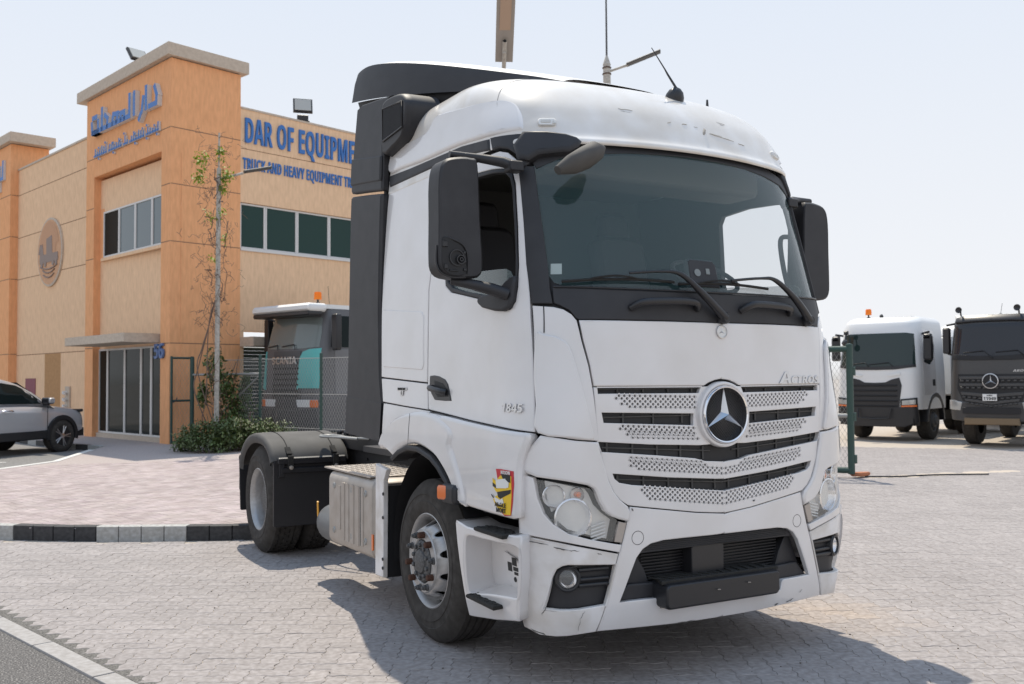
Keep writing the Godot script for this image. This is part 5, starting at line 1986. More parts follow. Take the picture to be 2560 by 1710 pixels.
	gb.patch(both([0, 1.585, -.129, 1.585, -.834, 1.588, -.816, 1.315, -.818, 1.296, -.800, 1.247, -.780, 1.150, -.752, 1.084, -.723, 1.027, -.685, .985, -.640, .957, -.60, .950, -.202, .893, 0, .874]), f, .0, .035, REF, .09, .004, holes, .002, cuts)
	var grille := obj("grille", gb, M.paint, t)
	# dark back of the grille with its ribs
	var back := pan("grille_back", M.black, both([0, 1.60, -.83, 1.60, -.80, 1.2, -.70, .98, 0, .86]), f, t, -.12, .005, [], .001)
	var rb := MB.new()
	for s in [-1, 1]:
		for q in [[1.554, 1.58, .15, .80, .16, 0.0], [1.385, 1.45, .22, .77, .19, 0.0], [1.19, 1.27, .08, .78, .155, .06], [1.03, 1.09, .0, .70, .16, .07]]:
			var x: float = q[2] + .05
			while x < q[3]:
				var a: Vector3 = f.call(Vector2(s * x, q[0] + q[5] * (x - .3)))
				var c: Vector3 = f.call(Vector2(s * x, q[1] + q[5] * (x - .3)))
				rb.tube([a - Vector3(0, 0, .022), c - Vector3(0, 0, .022)], .007, 4)
				x += q[4]
			var line := []
			for i in 9:
				var xx: float = lerpf(q[2], q[3], i / 8.0)
				line.append(f.call(Vector2(s * xx, (q[0] + q[1]) / 2 + .008 + q[5] * (xx - .3))) - Vector3(0, 0, .022))
			rb.tube(line, .005, 4)
	stuff(obj("grille_ribs", rb, M.plastic_dusty, t))
	# round badge with a three pointed star
	var bx := frame_at(f, Vector2(0, 1.426), 0.0)
	var Y := Basis(bx.basis.x, bx.basis.z, -bx.basis.y)   # lathe axis outwards
	var c1 := MB.new()
	c1.lathe([Vector2(.186, -.01), Vector2(.185, .012), Vector2(.181, .022), Vector2(.174, .026), Vector2(.167, .024), Vector2(.162, .015)], Transform3D(Y, bx.origin), 56)
	var badge := obj("badge", c1, M.paint, t)
	var c2 := MB.new()
	c2.lathe([Vector2(.163, .012), Vector2(.162, .032), Vector2(.156, .040), Vector2(.149, .036), Vector2(.144, .018), Vector2(.143, -.01)], Transform3D(Y, bx.origin), 56)
	obj("badge_ring", c2, M.chrome, badge)
	var c3 := MB.new()
	c3.lathe([Vector2(.146, .004), Vector2(.1, .010), Vector2(.05, .013), Vector2(0, .014)], Transform3D(Y, bx.origin), 40)
	for i in range(-11, 12):
		for d in [Vector2(1, 1).normalized(), Vector2(1, -1).normalized()]:
			var o: Vector2 = Vector2(-d.y, d.x) * i * .0125
			var hl := sqrt(maxf(0.0, .1415 * .1415 - o.length_squared()))
			var pa := bx * Vector3(o.x - d.x * hl, o.y - d.y * hl, .009)
			var pm := bx * Vector3(o.x, o.y, .0145)
			var pb := bx * Vector3(o.x + d.x * hl, o.y + d.y * hl, .009)
			c3.tube([pa, pm, pb], .0016, 4, false)
	obj("badge_mesh", c3, M.satin, badge)
	var st := obj("badge_star", star(.150, .040), M.silver, badge)
	st.transform = bx.translated_local(Vector3(0, 0, .014))
	var sx := frame_at(f, Vector2(0, 1.890), .006)
	var s1 := MB.new()
	s1.lathe([Vector2(.038, 0), Vector2(.037, .005), Vector2(.031, .006), Vector2(.029, .003), Vector2(0, .004)], Transform3D(Basis(sx.basis.x, sx.basis.z, -sx.basis.y), sx.origin), 28)
	var sb := obj("small_badge", s1, M.white, bonnet)
	var s2 := star(.026, .006)
	s2.lathe([Vector2(.039, 0), Vector2(.0385, .007), Vector2(.035, .008), Vector2(.034, .002)], Transform3D(eul(90, 0, 0), Vector3.ZERO), 28)
	var so := obj("small_star", s2, M.silver, bonnet)
	so.transform = sx.translated_local(Vector3(0, 0, .003))
	# model lettering on the flap: a tall slanted first letter and smaller ones
	var lx := frame_at(f, Vector2(.63, 1.616), .008)
	lx.basis = lx.basis * Basis(Vector3(1, 0, 0), Vector3(.28, 1, 0), Vector3(0, 0, 1))
	put_text("model_letter", "A", .068, .006, M.silver, lx.translated_local(Vector3(-.125, .012, 0)).scaled_local(Vector3(1.7, 1, 1)), bonnet)
	put_text("model_lettering", "CTROS", .044, .006, M.silver, lx.translated_local(Vector3(.052, 0, 0)).scaled_local(Vector3(1.38, 1, 1)), bonnet)
	# headlight surround: the swelling corner above each lamp
	for s in [-1, 1]:
		var su := V([-1.088, 1.338, -.95, 1.312, -.813, 1.299, -.806, 1.262, -.780, 1.17, -.757, 1.095, -.728, 1.035, -.692, .992, -.645, .955, -.632, .925, -.640, .871, -.702, .888, -.745, .905, -.785, .937, -.818, .992, -.836, 1.040, -.850, 1.058, -.88, 1.074, -1.014, 1.103, -1.105, 1.118, -1.145, 1.146, -1.146, 1.19, -1.132, 1.25, -1.110, 1.30])
		pan("headlight_surround", M.paint, su if s < 0 else mirror(su), f, t, .018, .045, [], .012)
		var lo := V([-1.145, 1.138, -1.112, 1.116, -1.102, 1.010, -1.083, .932, -1.049, .879, -.982, .831, -.87, .797, -.731, .765, -.683, .756, -.697, .713, -.821, .742, -1.018, .789, -1.101, .807, -1.145, .815, -1.148, .95])
		pan("headlight_lower_panel", M.paint, lo if s < 0 else mirror(lo), f, t, .008, .03)
		var fo := V([-1.143, .809, -1.101, .801, -1.018, .783, -.86, .746, -.699, .708, -.718, .646, -.776, .448, -.822, .306, -.93, .300, -1.066, .284, -1.092, .306, -1.115, .40, -1.132, .55])
		var fr := V([-.720, .650, -.86, .659, -.985, .667, -1.012, .662, -1.036, .645, -1.052, .602, -1.064, .52, -1.075, .437, -.93, .440, -.780, .450])
		pan("bumper_corner", M.paint_dirty, fo if s < 0 else mirror(fo), f, t, .002, .03, [fr if s < 0 else mirror(fr)], .006)
	# middle of the bumper with the lower opening
	var op := both([0, .757, -.30, .757, -.42, .755, -.50, .743, -.55, .718, -.588, .676, -.625, .598, -.66, .52, -.690, .455, -.46, .455, -.445, .44, -.438, .398, 0, .396])
	pan("bumper", M.paint, both([0, .873, -.202, .892, -.45, .927, -.628, .952, -.645, .875, -.679, .757, -.697, .706, -.718, .646, -.776, .448, -.822, .306, -.271, .291, 0, .290]), f, t, .0, .03, [op], .006)
	var bl := []
	for i in 33:
		var x := -1.06 + 2.12 * i / 32.0
		bl.append(f.call(Vector2(x, .358)) + Vector3(0, 0, -.001))
	var b := MB.new()
	for s in [-1, 1]:
		for k in 28:
			var a := Vector2(s * .584, .783) + Vector2(cos(TAU * k / 28), sin(TAU * k / 28)) * .036
			var c := Vector2(s * .584, .783) + Vector2(cos(TAU * (k + 1) / 28), sin(TAU * (k + 1) / 28)) * .036
			b.tube([f.call(a), f.call(c)], .0016, 4, false)
	obj("tow_cover", b, M.black, t)
	# inside the lower opening
	var ob := pan("bumper_opening", M.satin, both([0, .77, -.5, .76, -.60, .69, -.71, .44, 0, .40]), f, t, -.13, .006, [], .001)
	b = MB.new()
	for i in 12:
		b.box(Vector3(1.0, .006, .02), at(0, .50 + i * .017, 1.30), .001)
	obj("cooler_fin", b, M.plastic, t)
	b = MB.new()
	var sh := PackedVector2Array()
	b.patch(both([0, .757, -.30, .757, -.42, .755, -.50, .743, -.548, .72, -.575, .69, -.49, .693, 0, .70]), f, -.03, .1, REF, .09, .003)
	for k in 5:
		var ln := []
		for i in 21:
			var x := -.52 + 1.04 * i / 20.0
			ln.append(f.call(Vector2(x, .748 - k * .010)) + Vector3(0, 0, -.027))
		b.tube(ln, .0022, 4)
	obj("opening_lip", b, M.plastic, t)
	for s in [-1, 1]:
		var ch := V([-.72, .43, -.60, .69, -.565, .70, -.50, .60, -.46, .50, -.46, .43])
		pan("opening_cheek", M.plastic, ch if s < 0 else mirror(ch), f, t, -.07, .05, [], .006)
	pan("opening_sill", M.plastic, both([0, .53, -.45, .53, -.62, .535, -.73, .43, 0, .43]), f, t, -.035, .05, [], .010)
	b = MB.new()
	b.box(Vector3(.24, .17, .10), at(-.09, .625, 1.335), .008, .02)
	obj("radar_box", b, M.satin, t)
	# step with plate holder
	b = MB.new()
	b.box(Vector3(.82, .135, .16), at(-.06, .470, 1.415), .012, .03)
	var pl := obj("plate_holder", b, M.satin, t)
	b = MB.new()
	b.extrude(V([-.42, -.06, .42, -.06, .36, .10, -.36, .10]), .02, at(-.06, .532, 1.405, eul(-90, 0, 0)), .004)
	for i in 13:
		var x := -.40 + i * .062
		b.box(Vector3(.012, .10, .006), at(-.06 + x, .555, 1.40, eul(-90, 0, 0) * eul(0, 0, 28 if i < 7 else -12)), .001)
	obj("bumper_step", b, M.rubber, t)
	b = MB.new()
	for q in [[-.10, .475, .015], [.12, .49, -.3]]:
		b.tube([Vector3(q[0], q[1], 1.495), Vector3(q[0] - .03, q[1] + .006, 1.51)], .003, 5)
	obj("plate_clip", b, M.alu, pl)
	# wipers, grab handles
	for q in [[[.007, 1.967], [-.16, 2.09], [-.299, 2.198], [-.42, 2.212], [-.594, 2.200], -.946, 2.150, -.312, 2.160], [[.742, 1.975], [.60, 2.09], [.423, 2.196], [.30, 2.205], [.072, 2.182], -.286, 2.150, .393, 2.150]]:
		b = MB.new()
		var pts := []
		var rr := []
		for k in 5:
			pts.append(f.call(Vector2(q[k][0], q[k][1])) + Vector3(0, 0, [.035, .06, .07, .06, .04][k]))
			rr.append([.024, .021, .014, .009, .008][k])
		b.tube(curve(pts, 5), [.026, .025, .024, .023, .022, .021, .019, .017, .016, .015, .014, .012, .011, .01, .009, .008, .008, .008, .008, .008, .008], 8)
		b.lathe([Vector2(.034, -.03), Vector2(.034, .03), Vector2(.025, .045), Vector2(0, .045)], Transform3D(eul(90, 0, 0), f.call(Vector2(q[0][0], q[0][1])) + Vector3(0, 0, .01)), 14)
		var w := obj("wiper", b, M.satin, t)
		b = MB.new()
		var bp := []
		for i in 15:
			var u := i / 14.0
			bp.append(f.call(Vector2(lerpf(q[5], q[7], u), lerpf(q[6], q[8], u) + .012 * sin(PI * u))) + Vector3(0, 0, .016))
		b.tube(bp, .0085, 5)
		var bq := []
		for i in 7:
			bq.append(bp[3 + i] + Vector3(0, .018, .012) * sin(PI * (i + .5) / 7.0))
		b.tube(bq, .006, 5)
		obj("wiper_blade", b, M.rubber, w)
	for s in [-1, 1]:
		b = MB.new()
		var gh := []
		for q in [[.16, 2.014, .0], [.19, 2.040, .04], [.25, 2.052, .05], [.40, 2.050, .05], [.50, 2.045, .05], [.555, 2.036, .04], [.585, 2.010, .0]]:
			gh.append(f.call(Vector2(s * q[0], q[1])) + Vector3(0, 0, q[2]))
		b.tube(curve(gh, 3), .021, 8)
		obj("grab_handle", b, M.satin, t)
	# inspection sticker and sensor box behind the glass
	b = MB.new()
	var fx := frame_at(f, Vector2(-.952, 2.229), -.022)
	b.box(Vector3(.06, .06, .002), fx)
	obj("windscreen_sticker", b, mat(lin(.55, .62, .60), .6), t)
	b = MB.new()
	fx = frame_at(f, Vector2(-.085, 2.235), -.06)
	b.extrude(PackedVector2Array([Vector2(-.105, -.10), Vector2(.115, -.10), Vector2(.108, .045), Vector2(.085, .072), Vector2(-.08, .078), Vector2(-.098, .06)]), .05, fx, .012)
	var dv := obj("sensor_box", b, M.plastic, t)
	b = MB.new()
	b.lathe([Vector2(0, .003), Vector2(.022, .003), Vector2(.022, 0)], fx.translated_local(Vector3(-.04, -.01, .051)) * Transform3D(eul(90, 0, 0), Vector3.ZERO), 16)
	b.box(Vector3(.026, .034, .003), fx.translated_local(Vector3(.035, .0, .052)))
	obj("sensor_eye", b, mat(lin(.2, .22, .22), .3), dv)
	# scuffs and chips on the paint
	var scuffs := []
	for q in [[-1.13, .785, -1.07, .770, .004], [-1.05, .762, -.985, .745, .005], [-.985, .744, -.93, .738, .003], [-1.072, .445, -1.078, .40, .004], [-.99, .655, -.93, .668, .002], [-.93, .325, -.925, .39, .0022], [-.925, .39, -.90, .43, .002], [-1.088, .312, -1.045, .290, .006], [-.62, .94, -.61, .925, .005], [.215, .925, .230, .935, .008], [-.35, .297, -.20, .300, .005], [.40, .31, .43, .318, .006], [.50, .315, .56, .33, .004], [.60, .36, .63, .375, .002], [-1.13, 1.02, -1.115, 1.018, .002], [-.83, .72, -.80, .715, .003]]:
		b = MB.new()
		var line := []
		for i in 6:
			var u := i / 5.0
			line.append(f.call(Vector2(lerpf(q[0], q[2], u) + rng.randf_range(-.003, .003), lerpf(q[1], q[3], u) + rng.randf_range(-.003, .003))) + Vector3(0, 0, .003))
		b.tube(line, [q[4] * .2, q[4] * .6, q[4] * .45, q[4] * .65, q[4] * .3, q[4] * .1], 4)
		scuffs.append(b)
	b = MB.new()
	for q in scuffs:
		b.append(q)
	obj("paint_scuffs", b, mat(lin(.10, .095, .09), .9), t)

func tractor_lamps(t: Node3D) -> void:
	var f := A.front
	for s in [-1, 1]:
		var hl := V([-1.110, 1.110, -1.0, 1.088, -.862, 1.061, -.836, 1.030, -.810, .973, -.766, .930, -.705, .886, -.733, .770, -.80, .783, -.891, .811, -.982, .835, -1.049, .882, -1.083, .935, -1.100, 1.002])
		if s > 0:
			hl = mirror(hl)
		var h := pan("headlight", M.black, hl, f, t, -.075, .004, [], .001, .09, -.01)
		pan("reflector", mat(lin(.80, .79, .77), .4, .1), hl, f, h, -.062, .05, [], .001, .09, .010)
		var b := MB.new()
		for q in [[-.943, .904, .098, 0.0], [-1.048, 1.020, .056, .0], [-.905, 1.024, .036, .0]]:
			var x := frame_at(f, Vector2(-s * q[0], q[1]), -.055)
			x.basis = eul(0, s * (14 if q[2] > .08 else 30), 0)
			x.origin.z -= .018
			var L := Transform3D(x.basis * eul(90, 0, 0), x.origin)
			var r: float = q[2]
			b = MB.new()
			b.lathe([Vector2(r * 1.06, -.03), Vector2(r * 1.06, .034), Vector2(r * .98, .038), Vector2(r * .93, .03), Vector2(r * .8, .0), Vector2(r * .5, -.03), Vector2(0, -.045)], L, 32)
			obj("lamp_bowl", b, M.chrome, h)
			b = MB.new()
			b.lathe([Vector2(r * .95, .030), Vector2(r * .7, .036), Vector2(r * .35, .040), Vector2(0, .041)], L, 28)
			obj("lamp_lens", b, glass(lin(.80, .79, .76, .16), .10), h)
		b = MB.new()
		for k in 5:
			var ln := []
			for i in 5:
				ln.append(f.call(Vector2(s * lerpf(.752, .835, i / 4.0), .800 + k * .018 + .02 * (1 - i / 4.0) - .02)) + Vector3(0, 0, -.045))
			b.tube(ln, .0055, 5)
		obj("reflector_rib", b, M.white, h)
		b = MB.new()
		b.lathe([Vector2(.016, -.02), Vector2(.016, .012), Vector2(0, .02)], Transform3D(eul(90, 0, 0), f.call(Vector2(s * .905, 1.024)) + Vector3(0, 0, -.050)), 12)
		obj("turn_bulb", b, M.amber, h)
		pan("headlight_lens", M.lens, hl, f, h, -.004, .004, [], .001, .09, .002)
		var ind := V([-.701, .880, -.651, .867, -.681, .762, -.731, .771])
		pan("reflector_strip", mat(lin(.40, .36, .33), .25, .2), ind if s < 0 else mirror(ind), f, t, .004, .02, [], .002)
		# fog lamp in its dark recess
		var fr := V([-.716, .652, -.86, .661, -.985, .669, -1.012, .664, -1.038, .647, -1.054, .602, -1.066, .52, -1.078, .433, -.93, .436, -.776, .446])
		var fg := pan("fog_lamp", M.plastic, fr if s < 0 else mirror(fr), f, t, -.04, .005, [], .001, .09, -.004)
		var c: Vector3 = f.call(Vector2(s * .985, .594))
		var L2 := Transform3D(eul(90, 0, 0).rotated(Vector3.UP, s * .42), c + Vector3(-s * .012, 0, -.03))
		b = MB.new()
		b.lathe([Vector2(.070, -.03), Vector2(.068, .012), Vector2(.060, .022), Vector2(.052, .020), Vector2(.049, .008)], L2, 28)
		obj("fog_ring", b, M.satin, fg)
		b = MB.new()
		b.lathe([Vector2(.050, .010), Vector2(.04, -.008), Vector2(.02, -.022), Vector2(0, -.026)], L2, 24)
		obj("fog_reflector", b, M.chrome, fg)
		b = MB.new()
		b.lathe([Vector2(.050, .010), Vector2(.035, .018), Vector2(.018, .022), Vector2(0, .023)], L2, 24)
		obj("fog_lens", b, glass(lin(.8, .8, .76, .12), .03), fg)
		for y in [.635, .585, .555]:
			b = MB.new()
			var ln := []
			for i in 5:
				ln.append(f.call(Vector2(s * lerpf(.75, .92, i / 4.0), y)) + Vector3(0, 0, -.026))
			b.tube(ln, .012, 6)
			obj("fog_slat", b, M.satin, fg)
		# marker lamp at the roof edge
		b = MB.new()
		var mx := frame_at(f, Vector2(s * .865, 3.070), .004)
		b.extrude(MB.rrect(-.052, -.026, .052, .026, .018), .020, mx.translated_local(Vector3.ZERO), .006, true)
		var ml := obj("roof_marker_lamp", b, M.white, t)
		b = MB.new()
		b.extrude(MB.rrect(-.036, -.010, .022, .010, .006), .004, mx.translated_local(Vector3(0, .002, .019)), .001, true)
		b.extrude(V([.028, -.016, .052, -.016, .034, .012]), .004, mx.translated_local(Vector3(0, 0, .019)), .001)
		obj("marker_lens", b, mat(lin(.6, .59, .56), .3), ml)

func tractor_side(t: Node3D, s: int) -> void:
	var f := side_fn(s)
	var X := s   # sign of x
	# inner dark structure with the window opening
	var win := V([.25, 2.795, .50, 2.815, .747, 2.803, .86, 2.790, .897, 2.755, .918, 2.70, .965, 2.48, .998, 2.30, 1.012, 2.174, 1.003, 2.12, .97, 2.10, .724, 2.112, .451, 2.155, .30, 2.19, .235, 2.23, .215, 2.32, .215, 2.74])
	pan("side_structure", M.black, V([-.80, 3.06, .70, 3.02, .92, 2.84, 1.02, 2.45, 1.10, 2.05, 1.12, 1.2, .65, .98, .2, 1.25, -.40, 1.2, -.80, 1.15]), f, t, -.03, .01, [win], .002)
	var frame_out := V([.235, 2.83, .50, 2.845, .747, 2.828, .86, 2.815, .905, 2.79, .932, 2.72, .985, 2.47, 1.022, 2.25, 1.032, 2.13, 1.025, 2.055, .99, 2.015, .90, 2.02, .727, 2.046, .675, 2.09, .439, 2.134, .270, 2.165, .20, 2.205, .18, 2.30, .18, 2.78])
	var door := V([-.024, 2.316, -.050, 2.20, -.047, 2.162, -.042, 1.80, -.042, 1.615, -.017, 1.441, .30, 1.416, .565, 1.393, 1.211, 1.350, 1.180, 1.6, 1.151, 1.826, 1.113, 2.074, 1.062, 2.30, 1.035, 2.45, .981, 2.66, .945, 2.80, .915, 2.865, .86, 2.912, .80, 2.930, .723, 2.925, .496, 2.905, .2, 2.93, -.06, 2.945, -.062, 2.66])
	var d := pan("door", M.paint, door, f, t, 0.0, .03, [frame_out], .006)
	pan("window_frame", M.plastic, frame_out, f, d, .004, .035, [win], .005)
	# the pane is wound most of the way down
	var pane := V([.235, 2.232, .30, 2.188, .451, 2.153, .724, 2.110, .97, 2.098, 1.003, 2.118, .985, 2.18, .955, 2.225, .91, 2.243, .80, 2.248, .5, 2.262, .3, 2.28, .24, 2.28])
	pan("window_pane", glass(lin(.30, .36, .35, .5)), pane, f, d, -.02, .004, [], .001, .09, -.002)
	# shoulder crease of the door and mirror foot
	var foot := V([.675, 2.095, .724, 2.108, .88, 2.112, 1.0, 2.19, 1.034, 2.19, 1.034, 2.06, 1.012, 2.015, .96, 2.0, .88, 2.006, .727, 2.036, .68, 2.06])
	pan("mirror_foot", M.plastic, foot, f, d, .035, .05, [], .014)
	var hd := V([-.002, 1.658, .06, 1.661, .134, 1.655, .222, 1.634, .262, 1.606, .290, 1.56, .318, 1.500, .229, 1.498, .075, 1.502, .027, 1.538, -.006, 1.585])
	var dh := pan("door_handle", M.satin, hd, f, d, .006, .02, [], .006)
	var b := MB.new()
	b.patch(V([.07, 1.630, .20, 1.610, .25, 1.575, .28, 1.525, .13, 1.520, .09, 1.545]), f, .008, .002, REF, .09, .001)
	obj("handle_hollow", b, M.black, dh)
	b = MB.new()
	var hp := []
	for q in [[.03, 1.580, .010], [.06, 1.578, .030], [.15, 1.568, .036], [.225, 1.558, .028], [.25, 1.553, .010]]:
		hp.append(f.call(Vector2(q[0], q[1])) + Vector3(X * q[2], 0, 0))
	b.tube(curve(hp, 3), .020, 8)
	obj("handle_grip", b, M.satin, dh)
	if s < 0:
		var tx := frame_at(f, Vector2(1.04, 1.476), .004)
		tx.basis = tx.basis * Basis(Vector3(1.35, 0, 0), Vector3(.15, 1, 0), Vector3(0, 0, 1))
		put_text("model_number", "1845", .046, .005, M.silver, tx, d)
		tx = frame_at(f, Vector2(-.44, 1.562), .004)
		b = MB.new()
		b.box(Vector3(.155, .022, .004), tx.translated_local(Vector3(0, .008, 0)), .001)
		b.extrude(V([-.028, .0, .028, .0, .022, -.034, -.022, -.034]), .004, tx.translated_local(Vector3(0, -.002, 0)), .001)
		var bt := obj("small_plate", b, M.silver, t)
		put_text("plate_lettering", "BLUETEC", .016, .003, M.print_black, tx.translated_local(Vector3(0, .008, .003)).scaled_local(Vector3(1.45, 1, 1)), bt)
		put_text("plate_number", "6", .026, .003, M.print_black, tx.translated_local(Vector3(0, -.018, .003)), bt)
	# panels behind the door
	pan("side_panel", M.paint, V([-.80, 2.985, -.45, 2.972, -.068, 2.952, -.069, 2.66, -.030, 2.316, -.056, 2.20, -.053, 2.162, -.048, 1.612, -.40, 1.629, -.820, 1.650, -.84, 2.1, -.838, 2.30, -.82, 2.70]), f, t)
	var fl := PackedVector2Array()
	for q in [[-.800, 2.128], [-.144, 2.073], [-.108, 2.04], [-.098, 1.72], [-.125, 1.692], [-.78, 1.72], [-.806, 1.745], [-.815, 2.10]]:
		fl.append(Vector2(q[0], q[1]))
	pan("locker_flap", M.paint, fl, f, t, .005, .012, [], .005)
	pan("lower_side_strip", M.paint, V([-.820, 1.645, -.40, 1.624, -.048, 1.607, -.023, 1.440, -.40, 1.456, -.782, 1.477]), f, t)
	pan("side_panel_foot", M.paint, V([-.782, 1.472, -.40, 1.452, -.023, 1.436, .1, 1.40, -.2, 1.30, -.55, 1.2, -.80, 1.17]), f, t, -.006)
	# upper white panel, black strip under it, dark bracket to the front corner
	pan("upper_side_panel", M.paint, cv2([-.80, 3.100, -.800, 3.245, -.76, 3.272, -.35, 3.262, -.17, 3.275, -.10, 3.325, -.03, 3.345, .353, 3.299, .60, 3.270, .72, 3.252, .80, 3.215, .845, 3.165, .885, 3.09, .905, 3.035, .86, 3.028, .702, 3.030, .3, 3.062, -.2, 3.07, -.6, 3.09], 3, true), f, t, .026, .05, [], .018)
	pan("side_trim_strip", M.plastic, V([-.80, 3.085, -.45, 3.072, .344, 3.056, .704, 3.022, .732, 2.940, .251, 2.988, -.124, 2.992, -.78, 2.99]), f, t, .014, .04, [], .014)
	pan("corner_bracket", M.plastic, V([.704, 3.022, .80, 3.018, .887, 3.016, .985, 3.012, 1.02, 2.93, 1.0, 2.86, .962, 2.80, .945, 2.835, .915, 2.885, .86, 2.925, .80, 2.940, .745, 2.938]), f, t, .016, .04, [], .010)
	# front mirror arm from the corner bracket
	var c: Callable = A.front
	var fb := V([-.985, 3.01, -.88, 3.005, -.79, 2.992, -.735, 2.972, -.712, 2.945, -.730, 2.915, -.79, 2.880, -.86, 2.872, -.94, 2.862, -.985, 2.83, -1.03, 2.85, -1.035, 2.93])
	if s < 0:
		pan("front_mirror_arm", M.plastic, fb if s < 0 else mirror(fb), c, t, .055, .07, [], .022)
	var rings := []
	var mp := [Vector3(-.965, 2.745, 1.235), Vector3(-.90, 2.775, 1.27), Vector3(-.83, 2.815, 1.30), Vector3(-.76, 2.86, 1.30), Vector3(-.705, 2.885, 1.28)]
	var mr := [[.025, .03], [.055, .06], [.062, .075], [.055, .065], [.018, .03]]
	for i in 5:
		var ring := PackedVector3Array()
		for k in 14:
			var a := TAU * k / 14
			var p: Vector3 = mp[i] + Vector3(-.5, .85, 0).normalized() * cos(a) * mr[i][0] + Vector3(0, 0, 1) * sin(a) * mr[i][1]
			p.x *= -s
			ring.append(p)
		rings.append(ring)
	b = MB.new()
	b.loft(rings)
	if s < 0:
		obj("front_mirror", b, M.plastic_dusty, t)
	# main mirror: tall housing on two arms
	var ax := -X
	b = MB.new()
	b.extrude(cv2([-1.492, 2.80, -1.42, 2.832, -1.32, 2.838, -1.282, 2.80, -1.268, 2.5, -1.255, 2.26, -1.275, 2.195, -1.33, 2.178, -1.46, 2.184, -1.512, 2.225, -1.520, 2.32, -1.518, 2.5, -1.517, 2.70], 3, true), .155, Transform3D(Basis(Vector3(-X, 0, 0) * -1 if s > 0 else Vector3(1, 0, 0), Vector3.UP, Vector3.BACK), Vector3(0, 0, .775)) if s < 0 else Transform3D(Basis(Vector3(-1, 0, 0), Vector3.UP, Vector3.FORWARD), Vector3(0, 0, .93)), .022, true)
	var mi := obj("door_mirror", b, M.plastic, t)
	b = MB.new()
	b.box(Vector3(.2, .54, .004), at(X * 1.40, 2.52, .772), .001, .02)
	obj("mirror_glass", b, M.chrome, mi)
	if s < 0:
		# broken lower cover shows the inner workings
		b = MB.new()
		b.extrude(cv2([-1.505, 2.375, -1.485, 2.392, -1.43, 2.375, -1.385, 2.35, -1.365, 2.31, -1.36, 2.25, -1.365, 2.20, -1.44, 2.19, -1.49, 2.215, -1.508, 2.27], 3, true), .006, at(0, 0, .929), .002)
		var inn := obj("mirror_inner", b, M.black, mi)
		b = MB.new()
		var ed := curve([Vector3(-1.512, 2.36, .915), Vector3(-1.495, 2.395, .925), Vector3(-1.43, 2.378, .937), Vector3(-1.38, 2.352, .937), Vector3(-1.355, 2.30, .937), Vector3(-1.353, 2.20, .935)], 4)
		b.tube(ed, .005, 6)
		b.tube(curve([Vector3(-1.522, 2.35, .90), Vector3(-1.525, 2.26, .90), Vector3(-1.505, 2.205, .91), Vector3(-1.44, 2.182, .915), Vector3(-1.36, 2.185, .92)], 4), .007, 6)
		for q in [[-1.42, 2.285, .045, .010], [-1.40, 2.275, .026, .018], [-1.40, 2.275, .012, .024]]:
			b.lathe([Vector2(q[2], 0), Vector2(q[2], q[3]), Vector2(q[2] - .006, q[3]), Vector2(q[2] - .006, 0)], Transform3D(eul(90, 0, 0), Vector3(q[0], q[1], .932)), 20)
		for q in [[-1.49, 2.355, .03, .03], [-1.485, 2.235, .02, .025], [-1.375, 2.315, .016, .016], [-1.372, 2.265, .016, .014], [-1.372, 2.222, .018, .014], [-1.44, 2.215, .05, .008]]:
			b.box(Vector3(q[2], q[3], .012), at(q[0], q[1], .936), .002)
		obj("mirror_bracket", b, M.satin, inn)
	b = MB.new()
	b.tube([Vector3(X * 1.10, 2.80, 1.0), Vector3(X * 1.14, 2.825, .96), Vector3(X * 1.22, 2.845, .90), Vector3(X * 1.30, 2.858, .86), Vector3(X * 1.42, 2.862, .85)], [.030, .030, .026, .022, .020], 8)
	b.box(Vector3(.09, .06, .08), at(X * 1.09, 2.80, .985), .008, .012)
	obj("upper_mirror_arm", b, M.plastic, mi)
	b = MB.new()
	b.tube([Vector3(X * 1.14, 2.09, 1.0), Vector3(X * 1.22, 2.12, .96), Vector3(X * 1.32, 2.15, .90), Vector3(X * 1.42, 2.165, .86)], [.034, .034, .028, .02], 8)
	obj("lower_mirror_arm", b, M.plastic, mi)
	if s > 0:
		mi.position = Vector3(-.10, -.03, 0)
	# fender arch and flare below the door
	var o := .055
	var fe := cv2([-.70, 1.165, -.66, 1.245, -.586, 1.310, -.431, 1.375, -.232, 1.415, -.016, 1.430, .167, 1.420, .30, 1.395, .40, 1.362, .455, 1.325, .452, 1.275, .435, 1.245, .47, 1.19, .52, 1.12, .575, 1.03, .615, .910, .560, .908, .516, .917, .47, .98, .413, 1.042, .300, 1.121, .183, 1.175, -.013, 1.218, -.168, 1.218, -.331, 1.180, -.443, 1.126, -.515, 1.142, -.60, 1.165], 2, true)
	pan("fender", M.paint, fe, f, t, o + .02, .10, [], .03, .07)
	pan("fender_joint", M.black, V([-.135, 1.412, -.130, 1.412, -.150, 1.215, -.155, 1.215]), f, t, o + .0215, .001, [], .0004, .09, 0.0)
	var lip := V([-.445, 1.122, -.331, 1.176, -.168, 1.214, -.013, 1.214, .183, 1.171, .300, 1.117, .413, 1.038, .47, .976, .516, .913, .49, .905, .44, .965, .39, 1.015, .285, 1.085, .17, 1.138, -.013, 1.178, -.168, 1.178, -.31, 1.142, -.42, 1.09])
	pan("fender_lip", M.plastic, lip, f, t, o + .03, .12, [], .012)
	pan("lower_side_panel", M.paint, V([.04, 1.42, .30, 1.413, .565, 1.391, 1.20, 1.348, 1.212, 1.335, 1.212, 1.318, 1.185, 1.24, 1.172, 1.20, 1.166, 1.10, 1.160, .905, 1.105, .892, .85, .899, .606, .906, .55, 1.05, .45, 1.2, .3, 1.33]), f, t, o, .08, [], .022, .07)
	b = MB.new()
	b.box(Vector3(.075, .115, .18), at(X * 1.225, .965, .465, eul(0, 0, 0)), .02, .03)
